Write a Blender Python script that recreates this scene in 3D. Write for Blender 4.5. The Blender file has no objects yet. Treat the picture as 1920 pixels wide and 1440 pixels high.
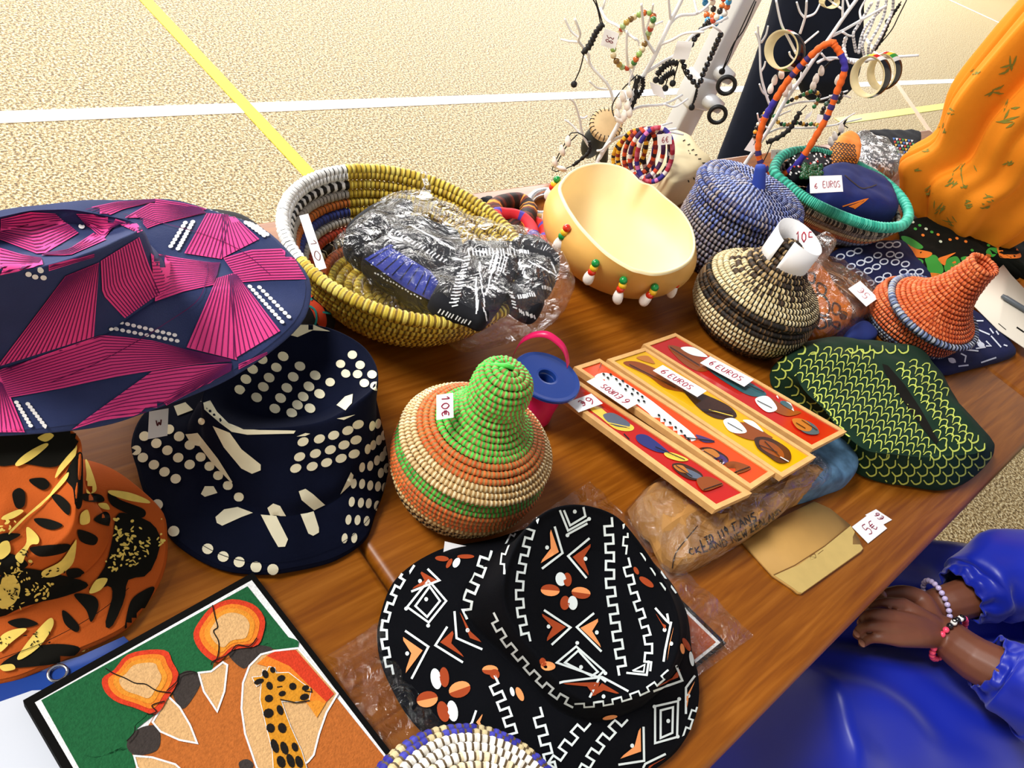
import bpy, bmesh, math, random
import numpy as np
from mathutils import Vector, Matrix, noise
from mathutils.bvhtree import BVHTree
from mathutils.geometry import delaunay_2d_cdt
random.seed(4); RNG = np.random.default_rng(4)
C = bpy.context.scene.collection
SC = bpy.context.scene

# ---------------------------------------------------------------- camera
F = 1450.0
_d1 = np.array([2625 - 960, 120 - 720, F]); _d1 /= np.linalg.norm(_d1)
_d2 = np.array([-1200 - 960, -1635 - 720, F]); _d2 -= _d1 * (_d1 @ _d2); _d2 /= np.linalg.norm(_d2)
RM = np.stack([_d1, _d2, np.cross(_d1, _d2)])          # world axes (table length, table depth, up) as seen by the lens
CAM = np.array([0, 0, 1.35]); TZ = 0.74                # table top height
cd = bpy.data.cameras.new('camera'); cam = bpy.data.objects.new('camera', cd); C.objects.link(cam)
cd.sensor_width = 36; cd.lens = F / 1920 * 36; cd.clip_start = 0.02
_r, _u, _b = RM[:, 0], -RM[:, 1], -RM[:, 2]
cam.matrix_world = Matrix(((_r[0], _u[0], _b[0], CAM[0]), (_r[1], _u[1], _b[1], CAM[1]), (_r[2], _u[2], _b[2], CAM[2]), (0, 0, 0, 1)))
SC.camera = cam

# ---------------------------------------------------------------- world, daylight, exposure
w = bpy.data.worlds.new('world'); SC.world = w; w.use_nodes = True
bg = w.node_tree.nodes['Background']; bg.inputs[0].default_value = (0.9, 0.9, 1, 1); bg.inputs[1].default_value = 0.3
def area(name, loc, target, sx, sy, power, col=(1, 1, 1)):
    l = bpy.data.lights.new(name, 'AREA'); l.shape = 'RECTANGLE'; l.size = sx; l.size_y = sy; l.energy = power; l.color = col
    o = bpy.data.objects.new(name, l); C.objects.link(o); o.location = loc
    o.rotation_euler = (Vector(target) - Vector(loc)).to_track_quat('-Z', 'Y').to_euler()
area('hall_window_daylight', (8.0, 9.5, 4.2), (6.0, 1.5, 0.3), 21, 3.4, 3000, (1, 0.985, 0.95))
area('hall_roof_light', (-2.6, 2.6, 5.4), (0.7, 0.4, 0.7), 2.4, 1.6, 460, (1, 0.98, 0.94))
SC.view_settings.view_transform = 'Standard'; SC.view_settings.look = 'None'
SC.view_settings.exposure = 0.0; SC.view_settings.gamma = 1; SC.view_settings.use_curve_mapping = False

# ---------------------------------------------------------------- helpers
def at(x, y, z=TZ):                                    # the point at height z seen at photo pixel x, y
    d = RM @ np.array([x - 960, y - 720, F]); return CAM + d * ((z - CAM[2]) / d[2])
def ray(x, y):
    d = RM @ np.array([x - 960, y - 720, F]); return d / np.linalg.norm(d)
def upright(x, y, base, off=0.0):                      # same on the upright plane through base that faces the camera
    n = np.array([base[0], base[1], 0.0]); n /= np.linalg.norm(n); d = ray(x, y)
    return CAM + d * ((n @ (np.asarray(base) - CAM) + off) / (n @ d))
def proj(P):
    q = (np.asarray(P) - CAM) @ RM; return np.stack([960 + F * q[..., 0] / q[..., 2], 720 + F * q[..., 1] / q[..., 2]], -1)
CROPS = dict(c1=(0, 360, 3.2), c2=(240, 560, 2.77), c3=(0, 780, 2.667), c4=(0, 1060, 2.526), c5=(700, 900, 2.595), c6=(520, 280, 3.31),
             c7=(700, 600, 3.274), t1=(1020, 0, 4), t2=(1340, 0, 4), t3=(980, 280, 4.5), t4=(1260, 280, 3.6), t5=(1480, 380, 4.236),
             t6=(1040, 600, 2.88), t7=(1420, 620, 3.272), t8=(1340, 960, 3.0), u3=(860, 340, 8), u4=(1600, 200, 6), u2=(1660, 960, 7.385))
def T(k, pts):
    a, b, s = CROPS[k]
    return [(a + p[0] / s, b + p[1] / s) + tuple(p[2:]) for p in pts]
from functools import lru_cache
@lru_cache(None)
def lin(h):
    v = [int(h[i:i + 2], 16) / 255 for i in (1, 3, 5)]
    return tuple(x / 12.92 if x <= 0.04045 else ((x + 0.055) / 1.055) ** 2.4 for x in v) + (1.0,)
MATS = {}
def mat(name, col='#808080', rough=0.6, spec=0.4, var=0.0, vscale=60, bump=0.0, bscale=400, metal=0, attr=False, coat=0, trans=0, alpha=1, sheen=0, weave=0):
    if name in MATS: return MATS[name]
    m = bpy.data.materials.new(name); m.use_nodes = True; nt = m.node_tree; N = nt.nodes; L = nt.links
    p = N['Principled BSDF']; p.inputs['Roughness'].default_value = rough; p.inputs['Specular IOR Level'].default_value = spec
    p.inputs['Metallic'].default_value = metal; p.inputs['Coat Weight'].default_value = coat; p.inputs['Coat Roughness'].default_value = 0.08
    p.inputs['Transmission Weight'].default_value = trans; p.inputs['Alpha'].default_value = alpha
    p.inputs['Sheen Weight'].default_value = sheen
    tc = N.new('ShaderNodeTexCoord'); src = None
    if attr:
        a = N.new('ShaderNodeAttribute'); a.attribute_name = 'Col'; src = a.outputs['Color']
    if var:
        nz = N.new('ShaderNodeTexNoise'); nz.inputs['Scale'].default_value = vscale; nz.inputs['Detail'].default_value = 4
        L.new(tc.outputs['Object'], nz.inputs['Vector'])
        mr = N.new('ShaderNodeMapRange'); mr.inputs[1].default_value = 0.3; mr.inputs[2].default_value = 0.7
        mr.inputs[3].default_value = 1 - var; mr.inputs[4].default_value = 1 + var; L.new(nz.outputs['Fac'], mr.inputs[0])
        mx = N.new('ShaderNodeMix'); mx.data_type = 'RGBA'; mx.blend_type = 'MULTIPLY'; mx.inputs[0].default_value = 1
        if src: L.new(src, mx.inputs[6])
        else: mx.inputs[6].default_value = lin(col)
        L.new(mr.outputs[0], mx.inputs[7]); L.new(mx.outputs[2], p.inputs['Base Color'])
    elif src: L.new(src, p.inputs['Base Color'])
    else: p.inputs['Base Color'].default_value = lin(col)
    if bump or weave:
        nb = N.new('ShaderNodeTexNoise'); nb.inputs['Scale'].default_value = weave or bscale; nb.inputs['Detail'].default_value = 3
        L.new(tc.outputs['Object'], nb.inputs['Vector'])
        bp = N.new('ShaderNodeBump'); bp.inputs['Strength'].default_value = bump or 0.15; bp.inputs['Distance'].default_value = 0.002
        L.new(nb.outputs['Fac'], bp.inputs['Height']); L.new(bp.outputs['Normal'], p.inputs['Normal'])
    MATS[name] = m; return m
def thing(name, label, cat, loc, group=None):
    o = bpy.data.objects.new(name, None); C.objects.link(o); o.location = Vector([float(v) for v in loc]); o.empty_display_size = 0.02
    o['label'] = label; o['category'] = cat
    if group: o['group'] = group
    return o
def tag(o, label, cat, group=None):
    o['label'] = label; o['category'] = cat
    if group: o['group'] = group
    return o
def rootloc(o):
    v = Vector((0, 0, 0))
    while o: v += o.location; o = o.parent
    return v
class G:                                               # a growing mesh: vertices, faces, a material slot and a colour per face
    def __init__(s): s.v = []; s.f = []; s.m = []; s.c = []; s.n = 0
    def add(s, V, Fc, mi=0, col=(1, 1, 1, 1)):
        V = np.asarray(V, float).reshape(-1, 3); s.v.append(V)
        k = s.n
        for i, f in enumerate(Fc):
            s.f.append(tuple(int(a) + k for a in f)); s.m.append(mi)
            s.c.append(col[i] if isinstance(col, list) else col)
        s.n += len(V); return s
    def arr(s): return np.concatenate(s.v) if s.v else np.zeros((0, 3))
    def bvh(s): return BVHTree.FromPolygons([tuple(x) for x in s.arr()], s.f)
    def xf(s, M):
        A = np.array(M); s.v = [v @ A[:3, :3].T + A[:3, 3] for v in s.v]; return s
    def build(s, name, mats, parent=None, smooth=True, col=False, kind=None):
        if not isinstance(mats, (list, tuple)): mats = [mats]
        V = s.arr(); me = bpy.data.meshes.new(name)
        if parent is None: loc = np.array([(V[:, 0].min() + V[:, 0].max()) / 2, (V[:, 1].min() + V[:, 1].max()) / 2, V[:, 2].min()])
        else: loc = np.array(rootloc(parent))
        me.from_pydata((V - loc).tolist(), [], s.f)
        me.polygons.foreach_set('use_smooth', [smooth] * len(s.f)); me.polygons.foreach_set('material_index', s.m)
        for m in mats: me.materials.append(m)
        if col:
            a = me.attributes.new('Col', 'FLOAT_COLOR', 'FACE'); a.data.foreach_set('color', np.array(s.c, dtype=np.float32).ravel())
        me.update(); o = bpy.data.objects.new(name, me); C.objects.link(o)
        if parent: o.parent = parent
        else: o.location = loc
        if kind: o['kind'] = kind
        return o
def spl(P, n, closed=False):                           # Catmull-Rom through P, n samples
    P = np.asarray(P, float); k = len(P)
    t = np.arange(n) / n * k if closed else np.linspace(0, k - 1 - 1e-9, n)
    i = np.floor(t).astype(int); u = (t - i)[:, None]
    g = (lambda j: P[j % k]) if closed else (lambda j: P[np.clip(j, 0, k - 1)])
    a, b, c, d = g(i - 1), g(i), g(i + 1), g(i + 2)
    return 0.5 * (2 * b + (c - a) * u + (2 * a - 5 * b + 4 * c - d) * u * u + (3 * b - a - 3 * c + d) * u ** 3)
def resamp(P, step):
    P = np.asarray(P, float); d = np.r_[0, np.cumsum(np.linalg.norm(np.diff(P, axis=0), axis=1))]
    n = max(2, int(d[-1] / step) + 1); s = np.linspace(0, d[-1], n)
    return np.stack([np.interp(s, d, P[:, j]) for j in range(P.shape[1])], 1)
def ring(pts, n=120, z=None, cen=None):                # closed outline (px, py, z) -> n points at even angles round its middle
    P = np.array([p if len(p) == 3 else (p[0], p[1], z) for p in pts], float)
    D = spl(P, 900, True); c = D[:, :2].mean(0) if cen is None else np.array(cen)
    a = np.arctan2(D[:, 1] - c[1], D[:, 0] - c[0]); o = np.argsort(a); A = np.arange(n) / n * 2 * np.pi - np.pi
    Q = np.stack([np.interp(A, a[o], D[o, j], period=2 * np.pi) for j in range(3)], 1)
    return np.array([at(*q) for q in Q])
def ringw(c, r, n=120, rot=None, ex=1.0):              # a true circle in the world
    t = np.arange(n) / n * 2 * np.pi; P = np.stack([r * np.cos(t), r * ex * np.sin(t), 0 * t], -1)
    if rot is not None: P = P @ np.array(rot).T
    return P + np.array(c)
def grid_faces(k, n, closed=True):
    f = []
    for i in range(k - 1):
        for j in range(n if closed else n - 1):
            a = i * n + j; b = i * n + (j + 1) % n; f.append((a, b, b + n, a + n))
    return f
def loft(g, rings, sub=4, mi=0, cap=True, closed=True, wr=0.0, ws=25, capstart=False):
    R = np.array(rings); k, n, _ = R.shape
    S = spl(R.reshape(k, -1), (k - 1) * sub + 1).reshape(-1, n, 3) if sub > 1 else R
    V = S.reshape(-1, 3).copy()
    if wr:
        for i in range(len(V)):
            p = Vector(V[i] * ws); V[i, 2] += wr * noise.noise(p); V[i, 0] += wr * 0.5 * noise.noise(p + Vector((9, 3, 1)))
    if wr and V[:, 2].min() > TZ - .03: V[:, 2] = np.maximum(V[:, 2], TZ + .0007)
    f = grid_faces(len(S), n, closed); nv = len(V)
    if cap: V = np.vstack([V, V[-n:].mean(0)]); f += [(nv - n + j, nv - n + (j + 1) % n, nv) for j in range(n)]
    if capstart: V = np.vstack([V, V[:n].mean(0)]); f += [((j + 1) % n, j, len(V) - 1) for j in range(n)]
    g.add(V, f, mi); return V
def tube(g, P, r, n=8, mi=0, closed=False, col=(1, 1, 1, 1), cap=True):
    P = np.asarray(P, float); k = len(P); r = np.broadcast_to(r, (k,))
    Tn = np.roll(P, -1, 0) - np.roll(P, 1, 0)
    if not closed: Tn[0] = P[1] - P[0]; Tn[-1] = P[-1] - P[-2]
    Tn /= np.linalg.norm(Tn, axis=1)[:, None] + 1e-12
    u = np.cross(Tn[0], (0, 0, 1)); u = u if np.linalg.norm(u) > 0.05 else np.cross(Tn[0], (1, 0, 0)); V = []
    a = np.arange(n) / n * 2 * np.pi
    for i in range(k):
        u = u - Tn[i] * (u @ Tn[i]); u /= np.linalg.norm(u) + 1e-12; v = np.cross(Tn[i], u)
        V.append(P[i] + r[i] * (np.cos(a)[:, None] * u + np.sin(a)[:, None] * v))
    V = np.array(V).reshape(-1, 3); f = grid_faces(k, n)
    cl = col
    if closed: f += [((k - 1) * n + j, (k - 1) * n + (j + 1) % n, (j + 1) % n, j) for j in range(n)]
    elif cap: f += [tuple(range(n))[::-1], tuple(range((k - 1) * n, k * n))]
    if isinstance(col, list):                          # one colour per segment
        cl = [c for c in col[:k if closed else k - 1] for _ in range(n)]; cl += [col[-1]] * (len(f) - len(cl))
    g.add(V, f, mi, cl)
def ball(g, c, r, mi=0, col=(1, 1, 1, 1), n=10, m=6, M=None):
    V = []; r = np.broadcast_to(r, (3,))
    for i in range(1, m):
        p = math.pi * i / m
        for j in range(n):
            q = 2 * math.pi * j / n; V.append((math.sin(p) * math.cos(q), math.sin(p) * math.sin(q), math.cos(p)))
    V = np.array(V + [(0, 0, 1), (0, 0, -1)]) * r
    if M is not None: V = V @ np.array(M).T
    f = [(b, a, d, c2) for a, b, c2, d in grid_faces(m - 1, n)]; t = (m - 1) * n
    f += [(j, (j + 1) % n, t) for j in range(n)] + [((m - 2) * n + (j + 1) % n, (m - 2) * n + j, t + 1) for j in range(n)]
    g.add(V + np.array(c), f, mi, col)
def box(g, lo, hi, bev=0.0, mi=0, M=None):
    bm = bmesh.new(); bmesh.ops.create_cube(bm, size=1)
    lo, hi = np.array(lo, float), np.array(hi, float)
    for v in bm.verts: v.co = Vector((lo + hi) / 2 + np.array(v.co) * (hi - lo))
    if bev: bmesh.ops.bevel(bm, geom=bm.edges[:], offset=bev, segments=3, profile=0.5, affect='EDGES')
    V = np.array([v.co for v in bm.verts]); 
    if M is not None: V = V @ np.array(M)[:3, :3].T + np.array(M)[:3, 3]
    g.add(V, [[v.index for v in f.verts] for f in bm.faces], mi); bm.free()
def lathe(g, prof, n=64, c=(0, 0, 0), rot=None, mi=0, wob=0.0):
    t = np.arange(n) / n * 2 * np.pi
    V = np.array([[(r * math.cos(a) * (1 + wob * math.sin(3 * a + 1)), r * math.sin(a) * (1 + wob * math.cos(2 * a)), z) for a in t] for r, z in prof]).reshape(-1, 3)
    if rot is not None: V = V @ np.array(rot).T
    g.add(V + np.array(c), grid_faces(len(prof), n), mi)
class Dec:                                             # flat print laid on a mesh: shapes traced on the cloth, cut into its surface
    def __init__(s, g, off=0.0006, bvh=None):
        s.g = g; s.b = bvh or g.bvh(); s.off = off
    def hit(s, x, y, o):
        d = ray(x, y); h, nn, i, t = s.b.ray_cast(Vector(CAM), Vector(d))
        if h is None: return None
        nn = np.array(nn); nn = nn if nn @ d < 0 else -nn
        return np.array(h) + nn * o - d * o * 0.5
    def put(s, P, fc, mi, lift=0):
        H = [s.hit(p[0], p[1], s.off + lift) for p in P]; idx = {}; V = []
        for i, h in enumerate(H):
            if h is not None: idx[i] = len(V); V.append(h)
        out = []
        for f in fc:
            if all(i in idx for i in f):
                e = max(np.linalg.norm(H[f[a]] - H[f[a - 1]]) for a in range(len(f)))
                if e < 0.035: out.append([idx[i] for i in f])
        if out: s.g.add(V, out, mi)
    def line(s, pts, wd, mi, closed=False, step=7, lift=0):
        P = np.asarray([p[:2] for p in pts], float)
        if closed: P = np.vstack([P, P[:1]])
        Q = [P[0]]
        for a, b in zip(P[:-1], P[1:]):
            m = max(1, int(np.linalg.norm(b - a) / step)); Q += [a + (b - a) * t / m for t in range(1, m + 1)]
        Q = np.array(Q); d = np.diff(Q, axis=0); d /= np.linalg.norm(d, axis=1)[:, None] + 1e-9
        nr = np.stack([-d[:, 1], d[:, 0]], 1); N0 = np.vstack([nr[:1], nr]); N1 = np.vstack([nr, nr[-1:]])
        if closed: N0[0] = nr[-1]; N1[-1] = nr[0]
        nn = N0 + N1; nn /= np.maximum(0.5, (nn * nn).sum(1) / 2)[:, None]
        ww = np.broadcast_to(wd, (len(Q),))[:, None] / 2 if np.ndim(wd) == 0 else np.interp(np.linspace(0, 1, len(Q)), np.linspace(0, 1, len(wd)), wd)[:, None] / 2
        k = len(Q); s.put(np.vstack([Q + nn * ww, Q - nn * ww]), [(i, i + 1, k + i + 1, k + i) for i in range(k - 1)], mi, lift)
    def dot(s, x, y, rx, ry=None, ang=0, mi=1, a0=0, a1=360, n=14, lift=0):
        ry = ry or rx; a = np.radians(np.linspace(a0, a1, n + 1)); c, sn = math.cos(math.radians(ang)), math.sin(math.radians(ang))
        ux, uy = rx * np.cos(a), ry * np.sin(a)
        P = np.vstack([[x, y], np.stack([x + ux * c - uy * sn, y + ux * sn + uy * c], 1)])
        s.put(P, [(0, i, i + 1) for i in range(1, n + 1)], mi, lift)
    def poly(s, pts, mi, step=9, lift=0):
        P = [tuple(p[:2]) for p in pts]; E = []
        for a, b in zip(P, P[1:] + P[:1]):
            m = max(1, int(math.dist(a, b) / step)); E += [(a[0] + (b[0] - a[0]) * t / m, a[1] + (b[1] - a[1]) * t / m) for t in range(m)]
        A = np.array(E); x0, y0 = A.min(0); x1, y1 = A.max(0); n = len(E)
        I = [(x, y) for x in np.arange(x0 + step / 2, x1, step) for y in np.arange(y0 + step / 2, y1, step)]
        V, _, Fc, *_r2 = delaunay_2d_cdt([Vector(e) for e in E + I], [(i, (i + 1) % n) for i in range(n)], [list(range(n))], 2, 1e-4)
        s.put([tuple(v) for v in V], [tuple(f) for f in Fc], mi, lift)
    def blob(s, pts, mi, step=9, n=40, lift=0): s.poly([tuple(p) for p in spl(pts, n, True)], mi, step, lift)
    def fan(s, a, b, c, d, n, mi, wd=2.2, lift=0.0004): # n thin lines from edge a-b to edge d-c
        a, b, c, d = (np.array(q[:2], float) for q in (a, b, c, d))
        for i in range(n):
            t = (i + 0.5) / n; s.line([a + (b - a) * t, d + (c - d) * t], [wd, wd], mi, step=14, lift=lift)
GL = {'0': [[(.5, 0), (.1, .3), (.1, .7), (.5, 1), (.9, .7), (.9, .3), (.5, 0)]], '1': [[(.2, .3), (.55, 0), (.5, 1)]], '5': [[(.9, 0), (.25, 0), (.2, .45), (.7, .42), (.9, .7), (.6, 1), (.1, .92)]],
      '6': [[(.8, 0), (.3, .35), (.15, .75), (.5, 1), (.85, .75), (.6, .5), (.2, .7)]], '8': [[(.5, .48), (.15, .25), (.5, 0), (.85, .25), (.5, .48), (.1, .75), (.5, 1), (.9, .75), (.5, .48)]],
      '9': [[(.85, .3), (.5, .5), (.15, .25), (.5, 0), (.85, .3), (.7, 1)]], '3': [[(.1, .05), (.8, .15), (.4, .45), (.85, .7), (.1, 1)]], 'E': [[(.9, 0), (.15, .05), (.1, 1), (.9, .95)], [(.12, .5), (.7, .48)]],
      'e': [[(.9, .1), (.4, .1), (.15, .5), (.4, .95), (.9, .85)], [(-.05, .42), (.7, .4)], [(-.05, .62), (.7, .6)]], 'U': [[(.1, 0), (.12, .8), (.5, 1), (.85, .8), (.9, 0)]],
      'R': [[(.1, 1), (.12, 0), (.8, .1), (.8, .4), (.12, .5), (.9, 1)]], 'O': [[(.5, 0), (.1, .4), (.3, 1), (.8, .9), (.9, .3), (.5, 0)]], 'S': [[(.9, .05), (.3, .05), (.15, .35), (.8, .65), (.7, 1), (.1, .95)]],
      'F': [[(.9, 0), (.1, 0), (.1, 1)], [(.1, .5), (.75, .5)]], 'A': [[(0, 1), (.5, 0), (1, 1)], [(.2, .62), (.8, .62)]], 'N': [[(.08, 1), (.08, 0), (.92, 1), (.92, 0)]], 'L': [[(.1, 0), (.1, 1), (.85, 1)]],
      'T': [[(0, 0), (1, 0)], [(.5, 0), (.5, 1)]], 'D': [[(.1, 0), (.1, 1), (.6, .95), (.9, .5), (.6, .05), (.1, 0)]], 'W': [[(0, 0), (.25, 1), (.5, .3), (.75, 1), (1, 0)]], 'Z': [[(.05, 0), (.95, 0), (.05, 1), (.95, 1)]],
      'C': [[(.9, .15), (.5, 0), (.1, .5), (.5, 1), (.9, .85)]], 'K': [[(.1, 0), (.1, 1)], [(.9, 0), (.1, .55), (.9, 1)]], 'M': [[(.05, 1), (.1, 0), (.5, .7), (.9, 0), (.95, 1)]], '-': [[(.2, .5), (.8, .5)]], ' ': []}
def write_uv(txt, u0, v0, u1, v1, gap=0.25, skew=0.0):  # strokes of a text inside a unit box
    n = len(txt); cw = (u1 - u0) / (n + gap * (n - 1)); out = []
    for i, ch in enumerate(txt):
        x = u0 + i * cw * (1 + gap)
        for st in GL[ch]: out.append([(x + px * cw + skew * (1 - py), v0 + py * (v1 - v0)) for px, py in st])
    return out
def paper_tag(name, parent, corners, texts, ink='#7a1030', wd=0.0011, paper='#f4f4f6', curl=0.0, thick=0.0005, label=None):
    # corners: world points in reading order (top left, top right, bottom right, bottom left); texts: (txt, u0, v0, u1, v1)
    P = np.array(corners, float); dv = (P[0] - P[1] + P[2] - P[3]) / 4; P = P + np.array([-dv, dv, -dv, dv]); g = G(); nrm = np.cross(P[1] - P[0], P[3] - P[0]); nrm /= np.linalg.norm(nrm)
    if nrm @ (CAM - P[0]) < 0: nrm = -nrm
    f = lambda u, v, o=0.0: (P[0] * (1 - u) * (1 - v) + P[1] * u * (1 - v) + P[2] * u * v + P[3] * (1 - u) * v) + nrm * (o + curl * 4 * (u - 0.5) ** 2)
    n = 9 if curl else 2; us = np.linspace(0, 1, n)
    g.add([f(u, v, o) for o in (0, -thick) for v in (0, 1) for u in us],
          [(i, i + 1, n + i + 1, n + i) for i in range(n - 1)] + [(2 * n + i, 3 * n + i, 3 * n + i + 1, 2 * n + i + 1) for i in range(n - 1)] +
          [(i, 2 * n + i, 2 * n + i + 1, i + 1) for i in range(n - 1)] + [(n + i, n + i + 1, 3 * n + i + 1, 3 * n + i) for i in range(n - 1)] +
          [(0, n, 3 * n, 2 * n), (n - 1, 3 * n - 1, 4 * n - 1, 2 * n - 1)])
    for t in texts:
        for st in write_uv(*t):
            Q = np.array(st); Q = spl(Q, len(Q) * 4) if len(Q) > 2 else Q
            W = np.array([f(u, v, 0.0003) for u, v in Q]); d = np.gradient(W, axis=0); d /= np.linalg.norm(d, axis=1)[:, None] + 1e-9
            s = np.cross(d, nrm) * wd / 2; k = len(W); g.add(np.vstack([W + s, W - s]), [(i, i + 1, k + i + 1, k + i) for i in range(k - 1)], 1)
    return g.build(name, [mat('white_paper' if paper == '#f4f4f6' else 'paper_' + paper[1:], paper, 0.7), mat('ink_' + ink[1:], ink, 0.6)], parent, smooth=False)
def pxtag(name, parent, px, zs, texts, **k):
    zs = [zs] * 4 if np.isscalar(zs) else zs
    return paper_tag(name, parent, [at(p[0], p[1], z) for p, z in zip(px, zs)], texts, **k)
def rotto(v, w=(0, 0, 1)):                             # rotation matrix taking w to v
    return np.array(Vector(w).rotation_difference(Vector([float(x) for x in v])).to_matrix())
def coil(g, prof, t, colf, stitch=0.004, gapc='#3a2614', duty=(1.03, 1.03, 0.85), isg=(0, 0, 1), M=None, gapf=None, nc=8, ex=1.0, rows=None):
    # a coiled basket wall: prof (r, z) sampled every 2t, each turn a cord wrapped with stitches
    P = np.asarray(prof, float); d = np.r_[0, np.cumsum(np.linalg.norm(np.diff(P, axis=0), axis=1))]
    k = rows or max(2, int(d[-1] / (1.8 * t)) + 1); s = np.linspace(0, d[-1], k)
    Rr = np.interp(s, d, P[:, 0]); Zz = np.interp(s, d, P[:, 1]); q = len(duty); a = np.arange(nc) / nc * 2 * np.pi
    for i in range(k):
        ns = max(8, int(2 * np.pi * max(Rr[i], 0.003) / stitch)); n = ns * q; th = (np.arange(n) + RNG.random()) / n * 2 * np.pi
        dt = np.array([duty[j % q] for j in range(n)]) * (1 + 0.03 * RNG.standard_normal(n)); tt = t * dt
        rr = max(Rr[i], t * 0.6)
        rad = rr + tt[:, None] * np.cos(a); z = Zz[i] + tt[:, None] * np.sin(a) + 0.0006 * np.sin(th * 2 + i)[:, None]
        V = np.stack([rad * np.cos(th)[:, None], ex * rad * np.sin(th)[:, None], z], -1).reshape(-1, 3)
        f = grid_faces(n, nc) + [((n - 1) * nc + j, (n - 1) * nc + (j + 1) % nc, (j + 1) % nc, j) for j in range(nc)]
        if M is not None: V = V @ np.array(M)[:3, :3].T + np.array(M)[:3, 3]
        cl = []
        for j in range(n):
            if isg[j % q]: cc = gapf(i, k, j // q, th[j]) if gapf else gapc
            else: cc = colf(i, k, j // q, th[j])
            cc = np.array(lin(cc)) * (0.88 + 0.24 * random.random()); cc[3] = 1
            cl += [tuple(cc)] * nc
        g.add(V, f, 0, cl)
def mloc(c, rot=None):
    M = np.eye(4); M[:3, 3] = c
    if rot is not None: M[:3, :3] = rot
    return M

# ---------------------------------------------------------------- floor of the hall, painted court lines
def floor_mat():
    m = bpy.data.materials.new('speckled_floor'); m.use_nodes = True; nt = m.node_tree; N, L = nt.nodes, nt.links; p = N['Principled BSDF']
    tc = N.new('ShaderNodeTexCoord')
    def nz(sc, det, typ='ShaderNodeTexNoise'):
        n = N.new(typ); n.inputs['Scale'].default_value = sc
        if det is not None: n.inputs['Detail'].default_value = det
        L.new(tc.outputs['Object'], n.inputs['Vector']); return n
    a = nz(120, 3); r = N.new('ShaderNodeValToRGB'); L.new(a.outputs['Fac'], r.inputs[0])
    e = r.color_ramp.elements; e[0].position = 0.40; e[0].color = lin('#70562f'); e[1].position = 0.61; e[1].color = lin('#f0e2b8')
    x = e.new(0.465); x.color = lin('#ad915c'); x = e.new(0.535); x.color = lin('#cdb481')
    b = nz(240, 2); r2 = N.new('ShaderNodeValToRGB'); L.new(b.outputs['Fac'], r2.inputs[0])
    e = r2.color_ramp.elements; e[0].position = 0.33; e[0].color = lin('#8a8a80'); e[1].position = 0.6; e[1].color = (1, 1, 1, 1)
    mx = N.new('ShaderNodeMix'); mx.data_type = 'RGBA'; mx.blend_type = 'MULTIPLY'; mx.inputs[0].default_value = 0.7
    L.new(r.outputs[0], mx.inputs[6]); L.new(r2.outputs[0], mx.inputs[7]); L.new(mx.outputs[2], p.inputs['Base Color'])
    bp = N.new('ShaderNodeBump'); bp.inputs['Strength'].default_value = 0.25; bp.inputs['Distance'].default_value = 0.002
    L.new(a.outputs['Fac'], bp.inputs['Height']); L.new(bp.outputs[0], p.inputs['Normal'])
    p.inputs['Roughness'].default_value = 0.6; p.inputs['Specular IOR Level'].default_value = 0.3
    return m
g = G(); g.add([(-6, -6, 0), (22, -6, 0), (22, 14, 0), (-6, 14, 0)], [(0, 1, 2, 3)])
floor = g.build('floor', floor_mat(), smooth=False); floor['kind'] = 'structure'
nl = [0]
def strip(a, b, wd, m):
    nl[0] += 1; hz = 0.001 + nl[0] * 0.0006
    a, b = np.array(a, float), np.array(b, float); d = (b - a) / np.linalg.norm(b - a); s = np.array([-d[1], d[0]]) * wd / 2; g = G()
    q = [a + s, b + s, b - s, a - s]; g.add([(x, y, hz) for x, y in q] + [(x, y, -0.001) for x, y in q], [(3, 2, 1, 0), (0, 1, 5, 4), (1, 2, 6, 5), (2, 3, 7, 6), (3, 0, 4, 7)])
    return g.build('court_line', m, floor, smooth=False)
wl = mat('white_line_paint', '#fbfaf6', 0.6, var=0.05, vscale=40); yl = mat('yellow_line_paint', '#f5df10', 0.6, var=0.06, vscale=40)
strip((-6, 2.29), (22, 2.29), 0.062, wl)['label'] = 'white painted court line'
A, B = at(292, 20, 0), at(572, 318, 0); dd = (B - A) / np.linalg.norm(B - A)
strip((A - dd * 8)[:2], (B + dd * 4)[:2], 0.05, yl)['label'] = 'yellow painted court line'
A, B = at(1610, 222, 0), at(1745, 203, 0); dd = (B - A) / np.linalg.norm(B - A)
strip((A - dd * 0.3)[:2], (B + dd * 8)[:2], 0.07, mat('pale_yellow_paint', '#e8dd78', 0.45))['label'] = 'pale yellow painted court line'
A, B = at(1690, 170, 0), at(1745, 250, 0); dd = (B - A) / np.linalg.norm(B - A)
strip((A - dd * 2)[:2], (B + dd * 2)[:2], 0.05, mat('faded_pink_paint', '#d9b79a', 0.45))['label'] = 'faded pink court line'
A, B = at(1780, 0, 0), at(1910, 60, 0); dd = (B - A) / np.linalg.norm(B - A)
strip((A - dd * 2)[:2], (B + dd * 3)[:2], 0.07, wl)['label'] = 'white painted court line'

wm = mat('hall_wall_paint', '#d8d4ca', .8, var=.04, vscale=2)
for nm, lo, hi in (('wall_left', (-6.1, -6, 0), (-6, 14, 6)), ('wall_right', (22, -6, 0), (22.1, 14, 6)), ('wall_back', (-6, 14, 0), (22, 14.1, 6)), ('wall_front', (-6, -6.1, 0), (22, -6, 6))):
    g = G(); box(g, lo, hi); o = g.build(nm, wm, smooth=False); o['kind'] = 'structure'

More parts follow.
